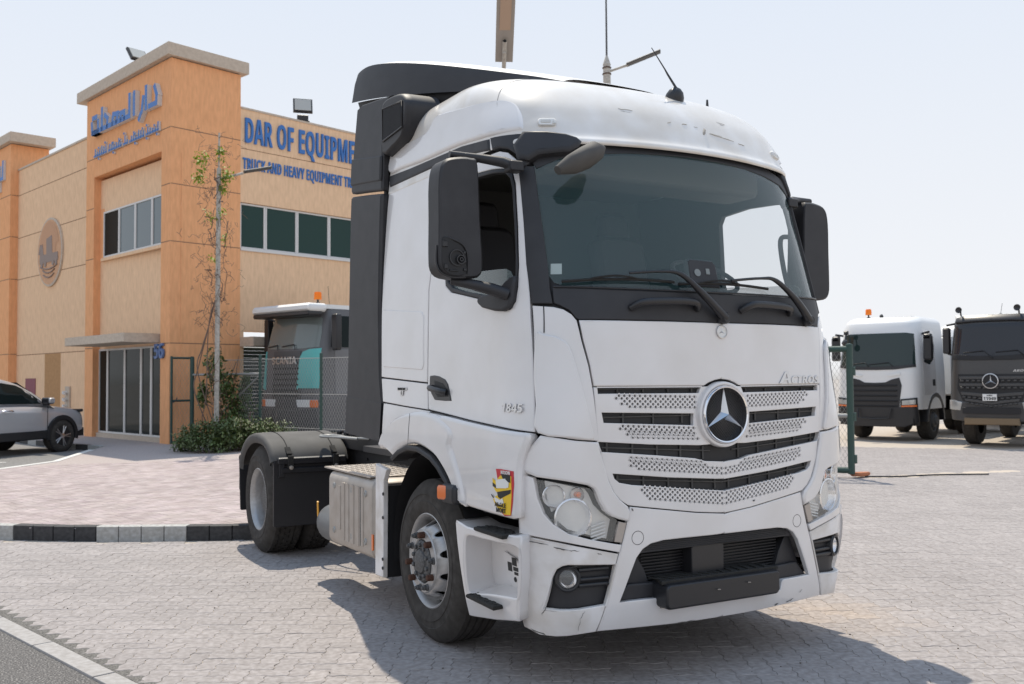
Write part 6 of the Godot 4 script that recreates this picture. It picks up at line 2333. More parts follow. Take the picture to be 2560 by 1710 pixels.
	var sm := obj("side_marker_lamp", b, M.plastic, t)
	b = MB.new()
	b.box(Vector3(.05, .085, .10), at(X * 1.25, .970, .415, eul(0, X * -18, 0)), .014, .02)
	obj("side_marker_lens", b, M.amber, sm)
	if s < 0:
		sticker(t, f, o + .004)
	# steps: hollow white box with two treads
	b = MB.new()
	var oy := .07
	b.patch(V([.495, .822, .64, .80, .86, .80, 1.185, .82, 1.17, .60, 1.122, .368, .99, .345, .863, .322, .531, .275, .527, .36, .525, .49, .51, .66]), f, oy, .22, REF, .06, .012, [cv2([.65, .748, .80, .752, 1.0, .757, 1.14, .755, 1.165, .70, 1.155, .58, 1.13, .50, 1.05, .488, .85, .465, .65, .432, .585, .435, .59, .60, .61, .71], 3, true)])
	b.patch(V([.55, .79, 1.17, .79, 1.14, .46, .56, .40]), f, -.11, .01, REF, .06, .004)
	var su := obj("step_unit", b, M.paint, t)
	for q in [[.84, .790, .90], [.86, .40, .80]]:
		b = MB.new()
		b.extrude(V([-.15, -.01, .21, -.03, .19, .075, .05, .125, -.14, .10]), .022, Transform3D(Basis(Vector3(0, 0, 1), Vector3(-X, 0, 0), Vector3(0, 1, 0)), Vector3(X * 1.222, q[1], q[2])), .006)
		for i in 7:
			for k in 4:
				if (i + k) % 2 == 0:
					b.box(Vector3(.016, .007, .034), at(X * (1.212 - k * .026), q[1] + .022, q[2] - .12 + i * .046), .002)
		obj("step_tread", b, M.rubber, su)
	if s < 0:
		var lx := frame_at(A.right, Vector2(.86, .585), -.104)
		b = MB.new()
		b.extrude(cv2([-.10, .06, -.02, .055, .04, .04, .07, .0, .085, -.10, .07, -.13, -.04, -.115, -.075, -.07], 3, true), .008, lx, .003)
		var cp := obj("step_cover", b, M.paint, su)
		b = MB.new()
		b.box(Vector3(.05, .045, .002), lx.translated_local(Vector3(.02, .025, .009)))
		b.box(Vector3(.045, .05, .002), lx.translated_local(Vector3(-.035, -.01, .009)))
		b.box(Vector3(.055, .022, .002), lx.translated_local(Vector3(.03, -.015, .009)))
		b.box(Vector3(.05, .016, .002), lx.translated_local(Vector3(.035, -.04, .009)))
		b.lathe([Vector2(.015, 0), Vector2(.014, .002), Vector2(0, .001)], lx.translated_local(Vector3(.015, -.075, .009)) * Transform3D(eul(90, 0, 0), Vector3.ZERO), 14)
		obj("cover_print", b, M.print_black, su)
	if s < 0:
		side_fairings(t, s)
		return
	# grey inner face of the deflector edge that stands off the corner
	b = MB.new()
	var e1 := [Vector3(X * 1.145, 1.86, 1.10), Vector3(X * 1.155, 1.70, 1.11), Vector3(X * 1.16, 1.50, 1.12), Vector3(X * 1.158, 1.35, 1.12)]
	for i in 3:
		var p: Vector3 = e1[i]
		var q: Vector3 = e1[i + 1]
		var w := Vector3(X * .055, 0, -.075)
		var nn := Vector3(X * .8, 0, .6)
		b.quad(p, q, q + w, p + w, nn)
		b.quad(p - nn * .01, q - nn * .01, q + w - nn * .01, p + w - nn * .01, -nn)
		b.box(Vector3(.05, .008, .05), at(p.x + X * .02, p.y - .02, p.z - .04))
	obj("deflector_flange", b, M.paint, t)
	side_fairings(t, s)

func side_fairings(t: Node3D, s: int) -> void:
	var X := s
	var b: MB
	var rings: Array
	# dark side fairings behind the cab
	var pl := func(p: Vector2) -> Vector3: return Vector3(X * (1.15 - .02 * maxf(0.0, (p.y - 2.9))), p.y, p.x)
	pan("lower_side_fairing", M.plastic, V([-.845, 1.20, -.80, 1.476, -.838, 1.65, -.855, 2.12, -.848, 2.30, -.825, 2.70, -.805, 2.955, -1.10, 2.995, -1.435, 3.035, -1.46, 2.6, -1.50, 1.8, -1.527, 1.50, -1.545, 1.222, -1.2, 1.205]), pl, t, .0, .05, [], .02)
	pan("fairing_band", M.plastic, V([-.845, 1.20, -.805, 1.472, -1.2, 1.492, -1.52, 1.512, -1.538, 1.225, -1.2, 1.208]), pl, t, .003, .004, [], .002)
	pan("upper_side_fairing", M.plastic, V([-.80, 2.972, -.80, 3.10, -.80, 3.52, -.70, 3.60, -.66, 3.625, -.95, 3.665, -1.25, 3.70, -1.335, 3.69, -1.40, 3.35, -1.432, 3.052, -1.1, 3.012]), pl, t, .0, .05, [], .016)
	pan("fairing_step", M.plastic, V([-.808, 3.225, -1.1, 3.27, -1.405, 3.32, -1.425, 3.11, -1.1, 3.075, -.808, 3.04]), pl, t, .012, .014, [], .012)
	# air intake box
	b = MB.new()
	rings = []
	var base := cv2([-.79, 3.235, -.79, 3.54, -.755, 3.595, -.64, 3.602, -.50, 3.585, -.42, 3.56, -.365, 3.51, -.355, 3.45, -.38, 3.37, -.41, 3.31, -.46, 3.268, -.60, 3.238], 3, true)
	var cen := Vector2(-.57, 3.41)
	for q in [[.90, 1.05], [1.10, 1.03], [1.135, 1.0], [1.152, .95], [1.155, .90]]:
		var ring := PackedVector3Array()
		for p in base:
			var pp: Vector2 = cen + (p - cen) * q[1]
			ring.append(Vector3(X * q[0], pp.y, pp.x))
		rings.append(ring)
	b.loft(rings)
	var ai := obj("air_intake", b, M.plastic, t)
	b = MB.new()
	for i in 17:
		var z := -.735 + i * .0195
		b.tube([Vector3(X * 1.158, 3.315 + (z + .74) * .05, z), Vector3(X * 1.158, 3.535 - (z + .74) * .06, z)], .006, 4)
	b.tube([Vector3(X * 1.160, 3.31, -.755), Vector3(X * 1.160, 3.54, -.755), Vector3(X * 1.160, 3.512, -.42), Vector3(X * 1.160, 3.335, -.405), Vector3(X * 1.160, 3.31, -.755)], .007, 5)
	obj("intake_louvre", b, M.satin, ai)

func sticker(t: Node3D, f: Callable, off: float) -> void:
	# torn yellow and red warning label
	var red := pan("warning_label", M.red, V([.985, 1.150, 1.030, 1.152, 1.130, 1.147, 1.133, 1.08, 1.124, .98, 1.110, .915, 1.06, .908, 1.03, .925, 1.05, 1.0, 1.0, 1.10]), f, t, off - .0006, .002, [], .0005, .05, 0.0)
	pan("label_field", M.yellow, V([1.03, 1.118, 1.115, 1.120, 1.118, 1.02, 1.108, .918, 1.062, .916, 1.028, .930, .985, .952, .955, .985, .985, 1.005, 1.02, 1.018, .985, 1.03, .96, 1.055, .95, 1.098, .985, 1.085]), f, red, off + .001, .002, [], .0005, .05, 0.0)
	var b := MB.new()
	for q in [[1.035, 1.13, 1.11, 1.125, 1.112, 1.085, 1.075, 1.09, 1.05, 1.105], [.955, 1.075, 1.0, 1.06, 1.0, 1.045, .957, 1.055], [1.0, 1.028, 1.115, 1.05, 1.112, 1.03, 1.03, .995, 1.01, 1.002], [.94, 1.012, .965, .997, .960, .992, .938, 1.006]]:
		b.patch(V(q), f, off + .0025, .002, REF, .05, .0005, [], 0.0)
	obj("label_stripe", b, M.print_black, red)
	for q in [[.99, 1.092, 1.075, 1.105, 1.082, 1.055, .995, 1.048], [1.075, 1.10, 1.10, 1.085, 1.098, 1.06, 1.08, 1.056], [.975, 1.0, 1.03, .99, 1.05, 1.0, 1.06, .975, 1.02, .962, .98, .978]]:
		b = MB.new()
		b.patch(V(q), f, off + .004, .002, REF, .05, .0005, [], 0.0)
		obj("label_drawing", b, M.white, red)
	var x := frame_at(f, Vector2(1.03, .963), off + .003)
	put_text("label_lettering", "ANGLE", .024, .002, M.print_black, x, red)
	put_text("label_lettering", "MORT", .024, .002, M.print_black, x.translated_local(Vector3(.003, -.029, 0)), red)
	put_text("label_lettering", "NTION", .018, .002, M.white, frame_at(f, Vector2(1.075, 1.136), off + .003), red)

func tractor_roof(t: Node3D) -> void:
	# the roof dome as plan sections
	var T := [[2.945, 1.212, .22, 1.095, .75, .70], [2.955, 1.222, .22, 1.097, .75, .68], [2.975, 1.215, .22, 1.095, .75, .67], [3.0, 1.190, .22, 1.092, .75, .66], [3.06, 1.158, .22, 1.088, .75, .63], [3.12, 1.125, .22, 1.08, .74, .59], [3.2, 1.075, .22, 1.080, .74, .56], [3.28, 1.0, .22, 1.072, .73, .48], [3.35, .91, .21, 1.055, .71, .38], [3.41, .80, .2, 1.025, .68, .26], [3.46, .665, .2, .98, .63, .12], [3.505, .50, .2, .91, .56, -.04], [3.54, .31, .2, .82, .48, -.18], [3.565, .08, .2, .68, .36, -.33], [3.585, -.2, .2, .42, .16, -.52], [3.59, -.4, .2, .2, .06, -.62]]
	var rows := []
	for q in curve(T.map(func(r): return Vector3(r[0], r[1], r[3])), 3):
		rows.append(q)
	var aux := curve(T.map(func(r): return Vector3(r[2], r[4], r[5])), 3)
	var rings := []
	for i in rows.size():
		var y: float = rows[i].x
		var zc: float = rows[i].y
		var W: float = rows[i].z
		var bb: float = aux[i].x
		var xk: float = aux[i].y
		var zs: float = aux[i].z
		var half := []
		for k in 13:
			var x := xk * k / 12.0
			half.append(Vector3(x, y, zc - bb * x * x))
		var p0 := zc - bb * xk * xk
		var c := p0 - 2 * bb * xk * (W - xk)
		for k in range(1, 15):
			var u := k / 14.0
			half.append(Vector3(xk * (1 - u) * (1 - u) + 2 * u * (1 - u) * W + u * u * W, y, p0 * (1 - u) * (1 - u) + 2 * u * (1 - u) * c + u * u * zs))
		for k in range(1, 8):
			half.append(Vector3(W, y, lerpf(zs, -.80, k / 7.0)))
		var ring := PackedVector3Array()
		for k in range(half.size() - 1, 0, -1):
			ring.append(Vector3(-half[k].x, half[k].y, half[k].z))
		for p in half:
			ring.append(p)
		rings.append(ring)
	var b := MB.new()
	b.grid(rings, false, true)
	var last: PackedVector3Array = rings[-1]
	for k in last.size() - 1:
		b.tri(last[k], last[k + 1], Vector3(0, 3.592, -.7), Vector3.UP, Vector3.UP, Vector3.UP)
	var top := obj("cab_roof", b, M.roof_paint, t)
	# seam lines, scratches and a strip of dust along the lower edge
	b = MB.new()
	var sm := []
	for i in range(14, 40):
		var r: PackedVector3Array = rings[i]
		for k in r.size() - 1:
			var zq: float = lerpf(.72, .60, clampf((r[k].y - 3.2) / .25, 0, 1))
			if r[k].x < -.05 and r[k].z < zq and r[k + 1].z >= zq:
				sm.append(r[k].lerp(r[k + 1], (zq - r[k].z) / (r[k + 1].z - r[k].z)) + Vector3(-.0005, .001, .0))
				break
	b.tube(sm, .0022, 4)
	obj("roof_seam", b, mat(lin(.35, .34, .33), .8), top)
	b = MB.new()
	for q in [[-.42, 3.20, -.33, 3.196, .0022], [-.41, 3.185, -.34, 3.178, .0015], [.135, 3.09, .165, 3.135, .010], [.19, 3.105, .40, 3.085, .0028], [.44, 3.078, .50, 3.072, .003], [.20, 3.11, .30, 3.102, .0015], [-.12, 3.135, -.09, 3.145, .003], [-.01, 3.14, .03, 3.146, .004], [.08, 3.137, .11, 3.136, .002], [.32, 3.21, .40, 3.207, .0018], [.34, 3.2, .38, 3.198, .0012]]:
		var ln := []
		for i in 5:
			var x := lerpf(q[0], q[2], i / 4.0)
			var y := lerpf(q[1], q[3], i / 4.0) + rng.randf_range(-.002, .002)
			var z := roof_z(x, y, T)
			ln.append(Vector3(x, y, z + .001))
		b.tube(ln, [q[4] * .4, q[4], q[4] * .8, q[4], q[4] * .4], 4)
	obj("roof_scratches", b, mat(lin(.34, .32, .29), .9), top)
	# spoiler: white top, dark sides
	var prof := [[-1.54, 4.07], [-1.52, 4.105], [-1.32, 4.10], [-1.0, 4.03], [-.60, 3.915], [-.2, 3.785], [.08, 3.69], [.28, 3.62], [.42, 3.565]]
	var pc := curve(prof.map(func(q): return Vector2(q[0], q[1])), 4)
	b = MB.new()
	rings = []
	for p in pc:
		var u := clampf((p.x + 1.54) / 1.96, 0, 1)
		var W := lerpf(1.05, .40, pow(u, 2.2))
		var ring := PackedVector3Array()
		for k in range(-10, 11):
			var x := k / 10.0
			var drop := .05 * pow(absf(x), 8.0) + .03 * x * x
			ring.append(Vector3(x * W, p.y - drop * (1.0 - .6 * u), p.x))
		rings.append(ring)
	b.grid(rings, false, true)
	var sp := obj("roof_spoiler", b, mat(lin(.62, .62, .62), .45), t)
	for s in [-1, 1]:
		b = MB.new()
		var ra := PackedVector3Array()
		var rbm := PackedVector3Array()
		var rcm := PackedVector3Array()
		for i in rings.size():
			var e: Vector3 = rings[i][0 if s < 0 else 20]
			var u := clampf((e.z + 1.54) / 1.96, 0, 1)
			var low := lerpf(3.80, 3.47, u)
			ra.append(e)
			rbm.append(Vector3(s * (absf(e.x) + .02), lerpf(e.y, low, .35), e.z - .01 * (1 - u)))
			rcm.append(Vector3(s * (absf(e.x) + .035), minf(low, e.y - .005), e.z - .03 * (1 - u)))
		b.grid([ra, rbm, rcm], false, s > 0)
		obj("spoiler_side", b, M.plastic, sp)
		b = MB.new()
		var rd := PackedVector3Array()
		var re := PackedVector3Array()
		for i in range(0, rings.size()):
			var e: Vector3 = rcm[i]
			if e.z > .2:
				continue
			rd.append(e + Vector3(-s * .05, .01, 0))
			re.append(Vector3(e.x - s * .10, e.y - .26, e.z + .08))
		b.grid([rd, re], false, s > 0)
		obj("spoiler_skirt", b, M.black, sp)
	b = MB.new()
	for s in [-1, 1]:
		for q in [.2, .6]:
			b.tube([Vector3(s * q, 3.55, -.9), Vector3(s * q, 3.98, -1.2)], .02, 6)
	b.box(Vector3(1.9, .34, .03), at(0, 3.72, -1.0))
	obj("spoiler_strut", b, M.black, sp)
	# front edge of the hatch, aerials
	b = MB.new()
	b.extrude(V([-.30, 0, .40, 0, .36, .012, -.26, .012]), .30, at(.05, 3.572, -.30, eul(12, 0, 0)), .004)
	obj("roof_hatch", b, M.plastic, t)
	b = MB.new()
	var az := roof_z(.16, 3.385, T)
	b.lathe([Vector2(.062, -.02), Vector2(.058, .015), Vector2(.045, .045), Vector2(.022, .065), Vector2(0, .07)], at(.16, 3.39, az, eul(25, 0, 0)), 20)
	var an := obj("roof_aerial", b, M.satin, t)
	b = MB.new()
	b.tube([Vector3(.155, 3.44, az + .03), Vector3(.115, 3.54, az - .01), Vector3(.10, 3.575, az - .02), Vector3(.03, 3.71, az - .06)], [.009, .007, .005, .003], 6)
	obj("aerial_rod", b, M.satin, an)
	b = MB.new()
	b.tube([Vector3(.60, 3.52, .32), Vector3(.60, 3.575, .32)], [.018, .016], 8)
	obj("roof_stud", b, M.satin, t)
	b = MB.new()
	b.tube([Vector3(.90, 3.38, .30), Vector3(.90, 3.47, .30), Vector3(.90, 3.48, .30), Vector3(.90, 3.56, .30), Vector3(.90, 3.62, .30)], [.004, .004, .012, .011, .007], 8)
	obj("short_aerial", b, M.satin, t)

func roof_z(x: float, y: float, T: Array) -> float:
	var k := 0
	while k < T.size() - 2 and y > T[k + 1][0]:
		k += 1
	var u: float = clampf((y - T[k][0]) / (T[k + 1][0] - T[k][0]), 0, 1)
	var zc := lerpf(T[k][1], T[k + 1][1], u)
	return zc - lerpf(T[k][2], T[k + 1][2], u) * x * x

func tractor_inside(t: Node3D) -> void:
	var b := MB.new()
	b.box(Vector3(2.16, 1.9, .03), at(0, 2.35, -.76))
	obj("rear_wall", b, M.interior_plain, t)
	b = MB.new()
	b.box(Vector3(2.1, .03, 1.9), at(0, 1.36, .15))
	obj("cab_floor", b, M.interior, t)
	b = MB.new()
	b.box(Vector3(2.0, .03, 1.6), at(0, 3.05, -.05))
	b.box(Vector3(1.7, .22, .3), at(0, 2.92, .72), .03, .05)
	obj("headlining", b, M.interior_light, t)
	b = MB.new()
	b.box(Vector3(2.0, .06, .7), at(0, 1.9, -.40), .01, .02)
	b.box(Vector3(2.0, .16, .62), at(0, 2.0, -.42), .04, .06)
	obj("bunk", b, M.seat, t)
	# dashboard follows the screen
	b = MB.new()
	b.extrude(cv2([-1.02, -.30, -1.0, .0, -.6, .12, 0, .17, .6, .12, 1.0, .0, 1.02, -.30, .7, -.42, .35, -.36, 0, -.2, -.5, -.2], 4, true), .75, Transform3D(Basis(Vector3(1, 0, 0), Vector3(0, 0, 1), Vector3(0, -1, 0)), Vector3(0, 2.125, 1.10)), .05, true)
	obj("dashboard", b, M.interior, t)
	for x in [-.58, .55]:
		b = MB.new()
		b.box(Vector3(.50, .16, .50), at(x, 1.92, .02, eul(-4, 0, 0)), .05, .08)
		b.box(Vector3(.3, .5, .3), at(x, 1.6, 0), .02, .04)
		var st := obj("driver_seat", b, M.seat, t)
		b = MB.new()
		b.box(Vector3(.48, .75, .15), at(x, 2.32, -.28, eul(-12, 0, 0)), .05, .1)
		b.box(Vector3(.28, .22, .10), at(x, 2.76, -.38, eul(-10, 0, 0)), .04, .06)
		obj("seat_backrest", b, M.seat, st)
	b = MB.new()
	var c := Vector3(.56, 2.30, .64)
	var ring := []
	var B := eul(32, 0, 0)
	for k in 33:
		var a := TAU * k / 32
		ring.append(c + B * Vector3(cos(a) * .225, 0, sin(a) * .225))
	b.tube(ring, .016, 8, false)
	for a in [0.2, PI - .2, PI / 2]:
		b.tube([c + B * Vector3(0, -.03, 0), c + B * Vector3(cos(a) * .22, 0, sin(a) * .22)], .014, 6)
	b.lathe([Vector2(.08, -.06), Vector2(.08, -.01), Vector2(.05, .0), Vector2(0, .0)], Transform3D(B, c), 16)
	b.tube([c, c + Vector3(0, -.25, .25)], .04, 8)
	obj("steering_wheel", b, M.seat, t)
	b = MB.new()
	b.tube(curve([Vector3(1.03, 2.56, .93), Vector3(.98, 2.55, .92), Vector3(.96, 2.48, .93), Vector3(.97, 2.32, .95), Vector3(.99, 2.20, .97)], 4), .016, 8)
	obj("grab_rail", b, M.seat, t)

func wheel(kind: String, xo: float, z: float, s: int, t: Node3D, R := .505) -> void:
	# lathe axis points outwards from the truck
	var ax := Basis(Vector3(0, 0, 1), Vector3(s, 0, 0), Vector3(0, 1, 0))
	if s > 0:
		ax = Basis(Vector3(0, 0, -1), Vector3(s, 0, 0), Vector3(0, 1, 0))
	var xf := Transform3D(ax, Vector3(s * xo, R - .005, z))
	var w := part("wheel", t)
	var w0 := .30
	var tread := [Vector2(.285, .0), Vector2(.302, .012), Vector2(.335, .020), Vector2(.37, .024), Vector2(.374, .020), Vector2(.41, .018), Vector2(.414, .022), Vector2(.45, .010), Vector2(.478, -.008), Vector2(.492, -.022), Vector2(R - .004, -.034)]
	var pr := []
	for p in tread:
		pr.append(Vector2(p.x * R / .505, p.y))
	var y := -.034
	for k in 5:
		var y1 := -.034 - (k + 1) * (w0 - .068) / 5.0
		pr.append(Vector2(R, y - .004))
		pr.append(Vector2(R, y1 + .010))
		if k < 4:
			pr.append(Vector2(R - .012, y1 + .007))
			pr.append(Vector2(R - .012, y1 - .001))
		y = y1 - .004
	for i in range(tread.size() - 1, -1, -1):
		pr.append(Vector2(tread[i].x * R / .505, -w0 - tread[i].y))
	var b := MB.new()
	b.lathe(pr, xf, 56)
	if kind != "front":   # cross grooves of the drive tread
		for k in 44:
			var a := TAU * k / 44
			for j in 4:
				var yy := -.055 - j * .063
				var e := Vector3(cos(a + j * .05), 0, sin(a + j * .05))
				b.box(Vector3(.05, .05, .03), xf * Transform3D(Basis(e, Vector3.UP, e.cross(Vector3.UP)), e * (R - .020) + Vector3(0, yy, 0)), .004)
	obj("tyre", b, M.tyre, w)
	b = MB.new()
	if kind == "front":
		b.lathe([Vector2(.281, -.03), Vector2(.297, -.004), Vector2(.297, .006), Vector2(.290, .010), Vector2(.284, .004), Vector2(.272, -.012), Vector2(.264, -.05), Vector2(.260, -.085)], xf, 56)
		var fn := func(p: Vector2) -> Vector3:
			var u := clampf((.262 - p.y) / .066, 0, 1)
			var h := lerpf(-.095, .042, u * u * (3 - 2 * u))
			return xf * Vector3(cos(p.x) * p.y, h, sin(p.x) * p.y)
		for k in 10:
			var a0 := TAU * k / 10
			var a1 := TAU * (k + 1) / 10
			var am := (a0 + a1) / 2
			b.patch(V([a0, .196, a1, .196, a1, .264, a0, .264]), fn, 0.0, .01, xf * Vector3(0, -.4, 0), .06, .0, [circle(Vector2(am, .236), .118, 16, .0245)], 0.0)
		b.lathe([Vector2(.197, .041), Vector2(.19, .048), Vector2(.140, .050), Vector2(.134, .044), Vector2(.132, -.03)], xf, 48)
		obj("rim", b, M.rim, w)
		b = MB.new()
		b.lathe([Vector2(.262, -.16), Vector2(.1, -.17), Vector2(0, -.17)], xf, 24)
		obj("brake_drum", b, M.black, w)
		b = MB.new()
		b.lathe([Vector2(.133, .0), Vector2(.128, .052), Vector2(.118, .060), Vector2(.082, .062), Vector2(.078, .055), Vector2(.07, .070), Vector2(.055, .076), Vector2(0, .077)], xf, 40)
		for k in 10:
			var a := TAU * (k + .5) / 10
			b.lathe([Vector2(.014, 0), Vector2(.014, .012), Vector2(.009, .016), Vector2(0, .016)], xf * at(cos(a) * .101, .060, sin(a) * .101), 6)
		obj("hub", b, M.hub, w)
		for k in 10:
			var a := TAU * (k + .25) / 10
			b = MB.new()
			var rusty: bool = k in [1, 2, 5, 6, 9]
			if rusty:
				b.lathe([Vector2(.021, 0), Vector2(.020, .034), Vector2(.016, .040), Vector2(0, .041)], xf * at(cos(a) * .1675, .048, sin(a) * .1675), 12)
			else:
				b.lathe([Vector2(.023, 0), Vector2(.022, .008), Vector2(.017, .010), Vector2(.0165, .028), Vector2(.011, .030), Vector2(.010, .040), Vector2(0, .041)], xf * at(cos(a) * .1675, .048, sin(a) * .1675), 12)
			obj("wheel_nut", b, M.rust if rusty else M.hub, w)
	else:
		b.lathe([Vector2(.281, -.03), Vector2(.297, -.004), Vector2(.297, .006), Vector2(.289, .010), Vector2(.283, .0), Vector2(.270, -.014), Vector2(.262, -.04), Vector2(.258, -.10), Vector2(.248, -.16), Vector2(.235, -.185), Vector2(.19, -.20), Vector2(.135, -.20)], xf, 56)
		obj("rim", b, M.rim, w)
		b = MB.new()
		b.lathe([Vector2(.137, -.21), Vector2(.135, -.07), Vector2(.12, -.055), Vector2(0, -.05)], xf, 32)
		for k in 10:
			var a := TAU * k / 10
			b.lathe([Vector2(.017, 0), Vector2(.017, .03), Vector2(0, .032)], xf * at(cos(a) * .1675, -.20, sin(a) * .1675), 8)
		obj("hub", b, M.hub, w)

func tractor_chassis(t: Node3D) -> void:
	for s in [-1, 1]:
		wheel("front", 1.157, 0.0, s, t)
		wheel("rear", 1.222, -3.744, s, t)
		wheel("inner", .885, -3.744, s, t)
	var b := MB.new()
	for s in [-1, 1]:
		b.box(Vector3(.08, .28, 5.4), at(s * .40, .86, -1.85), .008, .012)
		for z in [-1.6, -2.2, -2.9, -4.3]:
			b.lathe([Vector2(.014, 0), Vector2(.014, .012), Vector2(0, .014)], at(s * .445, .9, z, eul(0, 0, -s * 90)), 6)
	for z in [-4.5, -3.7, -2.6, -1.2, .3]:
		b.box(Vector3(.8, .2, .12), at(0, .86, z), .01)
	obj("chassis_frame", b, M.black, t)
	b = MB.new()
	b.tube([Vector3(-.95, .5, -3.744), Vector3(.95, .5, -3.744)], .10, 12)
	b.lathe([Vector2(0, -.22), Vector2(.15, -.2), Vector2(.22, 0), Vector2(.15, .2), Vector2(0, .22)], at(0, .5, -3.74), 16)
	b.tube([Vector3(-.9, .45, 0), Vector3(.9, .45, 0)], .07, 10)
	b.box(Vector3(.7, .8, 1.5), at(0, .95, .4), .05)
	obj("axle", b, M.black, t)
	# fifth wheel with its base plates
	b = MB.new()
	b.extrude(cv2([-.48, .42, .48, .42, .5, 0, .42, -.35, .18, -.50, .10, -.15, -.10, -.15, -.18, -.50, -.42, -.35, -.5, 0], 3, true), .07, Transform3D(Basis(Vector3(1, 0, 0), Vector3(0, 0, 1), Vector3(0, -1, 0)), Vector3(0, 1.20, -3.2)), .015)
	obj("fifth_wheel", b, M.satin, t)
	b = MB.new()
	for s in [-1, 1]:
		b.box(Vector3(.12, .12, 1.5), at(s * .44, 1.04, -3.1), .01)
		for k in 7:
			b.lathe([Vector2(.028, 0), Vector2(.028, .03), Vector2(.015, .045), Vector2(0, .045)], at(s * .47, 1.10, -2.45 - k * .19), 8)
	b.box(Vector3(1.4, .05, .9), at(0, 1.04, -1.9), .005)
	obj("mounting_plate", b, M.satin, t)
	b = MB.new()
	b.tube(curve([Vector3(-.60, 1.10, -2.75), Vector3(-.72, 1.11, -2.95), Vector3(-.80, 1.11, -3.12), Vector3(-.76, 1.11, -3.28), Vector3(-.66, 1.11, -3.26), Vector3(-.64, 1.11, -3.12), Vector3(-.60, 1.10, -2.95), Vector3(-.5, 1.10, -2.7)], 4), .013, 6)
	obj("release_handle", b, M.galv, t)
	# equipment behind the cab
	b = MB.new()
	b.box(Vector3(2.2, 2.35, .05), at(0, 2.33, -.865), .01)
	b.tube([Vector3(-.2, 1.1, -1.1), Vector3(-.2, 3.2, -1.1)], .06, 10)
	b.box(Vector3(.5, .8, .3), at(.5, 1.6, -1.05), .03)
	obj("cab_back", b, M.black, t)
	# fuel tank (right), battery box (left)
	for s in [-1, 1]:
		b = MB.new()
		b.extrude(MB.rrect(-.30, -.285, .30, .285, .07, 5), .96, Transform3D(Basis(Vector3(1, 0, 0), Vector3.UP, Vector3.BACK), Vector3(s * .90, .645, -1.80)), .03, true)
		for q in [[-1.56, .83, .50], [-1.47, .86, .43], [-1.38, .86, .43], [-1.275, .86, .43], [-1.17, .86, .43], [-1.08, .86, .44]]:
			b.box(Vector3(.012, q[1] - q[2], .065), at(s * 1.201, (q[1] + q[2]) / 2, q[0] + .02), .004)
		var tk := obj("fuel_tank", b, M.alu, t)
		b = MB.new()
		for y in [.82, .48]:
			for z in [-1.652, -1.27, -.99]:
				b.lathe([Vector2(.026, 0), Vector2(.022, .008), Vector2(.010, .009), Vector2(.008, .005), Vector2(0, .005)], at(s * 1.199, y, z, eul(0, 0, -s * 90)), 14)
		obj("tank_boss", b, M.galv, tk)
		b = MB.new()
		b.box(Vector3(.60, .012, 1.0), at(s * .88, .938, -1.45), .003)
		for i in 9:
			for k in 16:
				b.box(Vector3(.042, .005, .010), at(s * (.62 + i * .062), .946, -1.90 + k * .06, eul(0, 45 if (i + k) % 2 else -45, 0)), .001)
		obj("tread_plate", b, M.alu, tk)
		if s < 0:
			b = MB.new()
			b.box(Vector3(.008, .42, .014), at(-1.204, .65, -1.075))
			obj("tank_strap", b, M.hub, tk)
			b = MB.new()
			b.box(Vector3(.012, .11, .028), at(-1.212, .50, -.82), .003)
			obj("amber_reflector", b, M.amber, tk)
	# white mudguard stay in front of the tank
	b = MB.new()
	b.extrude(V([-.745, .292, -.60, .295, -.585, .95, -.53, 1.03, -.735, 1.055]), .035, Transform3D(Basis(Vector3(0, 0, 1), Vector3.UP, Vector3(-1, 0, 0)), Vector3(-1.19, 0, 0)), .006)
	var br := obj("mudguard_stay", b, M.paint_dirty, t)
	b = MB.new()
	for q in [[-.60, .36], [-.60, .42], [-.595, .7], [-.59, .86]]:
		b.lathe([Vector2(.012, 0), Vector2(.011, .005), Vector2(0, .006)], at(-1.226, q[1], q[0], eul(0, 0, 90)), 8)
	obj("stay_bolt", b, M.black, br)
	# black inner liners of the front arch
	for s in [-1, 1]:
		b = MB.new()
		var rows := []
		for q in [[.575, 1.16], [.575, .80]]:
			var ring := PackedVector3Array()
			for k in 17:
				var a := deg_to_rad(-8 + 196 * k / 16.0)
				ring.append(Vector3(s * q[1], .50 + q[0] * 1.16 * sin(a), cos(a) * q[0]))
			rows.append(ring)
		b.grid(rows, false, s > 0)
		b.box(Vector3(.40, .62, .02), at(s * 1.0, .60, -.62), .004)
		b.box(Vector3(.05, 1.0, 1.2), at(s * .74, .85, .05), .02)
		b.box(Vector3(.3, .14, .5), at(s * .95, .94, .86), .01)
		obj("wheel_arch_liner", b, M.black, t)
	# compressed air tank behind the fuel tank
	b = MB.new()
	b.lathe([Vector2(0, -.02), Vector2(.09, .0), Vector2(.14, .045), Vector2(.155, .10), Vector2(.155, .55)], at(-1.0, .455, -2.31, eul(90, 0, 0)), 24)
	var an := obj("air_tank", b, mat(lin(.15, .155, .16), .5, .3), t)
	b = MB.new()
	b.box(Vector3(.012, .14, .02), at(-1.13, .565, -2.26, eul(20, 0, 8)), .003)
	obj("tank_tag", b, mat(lin(.85, .42, .05), .5), an)
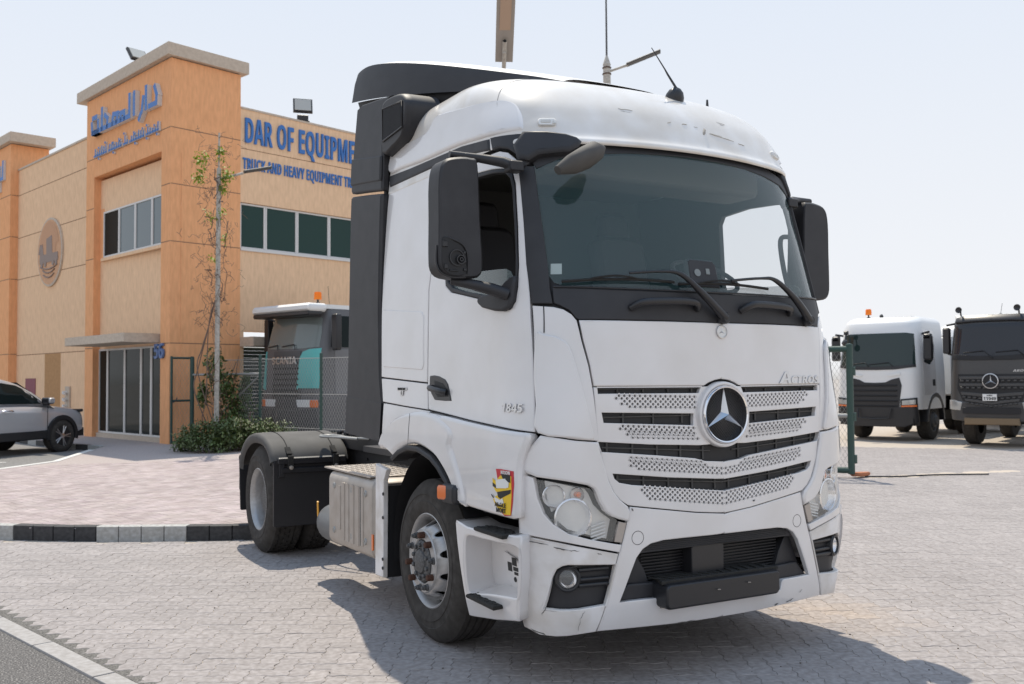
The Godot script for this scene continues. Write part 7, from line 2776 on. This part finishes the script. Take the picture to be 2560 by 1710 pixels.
	# rear mudguards: rounded cover, front and rear flaps
	for s in [-1, 1]:
		b = MB.new()
		var prof := cv2([-3.185, .90, -3.225, .965, -3.30, 1.03, -3.42, 1.085, -3.60, 1.122, -3.80, 1.128, -3.98, 1.105, -4.14, 1.045, -4.27, .965, -4.34, .88, -4.375, .78], 3)
		var rows := []
		for q in [[1.235, -.095], [1.255, -.075], [1.262, -.04], [1.255, -.012], [1.225, .0], [1.1, .004], [.85, .004], [.56, .004], [.52, -.02]]:
			var ring := PackedVector3Array()
			for i in prof.size():
				var p := prof[i]
				var cdir := (Vector2(-3.76, .5) - p).normalized()
				var pp: Vector2 = p - cdir * q[1]
				ring.append(Vector3(s * q[0], pp.y, pp.x))
			rows.append(ring)
		b.grid(rows, false, s > 0)
		var mg := obj("rear_mudguard", b, M.plastic_dusty, t)
		b = MB.new()
		b.extrude(MB.rrect(-.35, -.30, .35, .30, .02), .02, at(s * .89, .60, -3.205), .005)
		b.extrude(MB.rrect(-.31, -.035, .35, .035, .02), .05, at(s * .90, .895, -3.21), .012)
		b.box(Vector3(.62, .05, .03), at(s * .87, .81, -3.175), .006)
		b.box(Vector3(.05, .12, .03), at(s * 1.17, .81, -3.178), .004)
		obj("front_flap", b, M.satin, mg)
		b = MB.new()
		b.extrude(MB.rrect(-.35, -.28, .35, .28, .02), .02, at(s * .89, .60, -4.42, eul(-6, 0, 0)), .004)
		obj("rear_flap", b, M.black, mg)
		b = MB.new()
		for x in [1.09, .66]:
			var st := []
			for i in range(0, 17):
				var p := prof[i]
				var cdir := (Vector2(-3.76, .5) - p).normalized()
				var pp: Vector2 = p - cdir * .007
				st.append(Vector3(s * x, pp.y, pp.x))
			for i in st.size() - 1:
				var dd: Vector3 = (st[i + 1] - st[i])
				b.box(Vector3(.006 if i > 4 else .05, .006, dd.length() + .004), Transform3D(Basis.looking_at(dd, Vector3.UP), (st[i] + st[i + 1]) / 2))
			b.box(Vector3(.055, .11, .02), at(s * x, .89, -3.155), .004)
			b.box(Vector3(.05, .03, .05), at(s * x, .965, -3.22, eul(40, 0, 0)), .004)
		obj("mudguard_strap", b, M.rubber, mg)
		b = MB.new()
		for x in [1.09, .66]:
			b.lathe([Vector2(.02, 0), Vector2(.018, .012), Vector2(0, .016)], at(s * x, .838, -3.14, eul(90, 0, 0)), 10)
		obj("strap_bolt", b, M.alu, mg)
	b = MB.new()
	b.box(Vector3(2.3, .12, .1), at(0, .55, -4.75), .01)
	b.box(Vector3(.5, .25, .1), at(.8, .75, -4.78), .02)
	b.box(Vector3(.5, .25, .1), at(-.6, .75, -4.78), .02)
	obj("rear_beam", b, M.black, t)
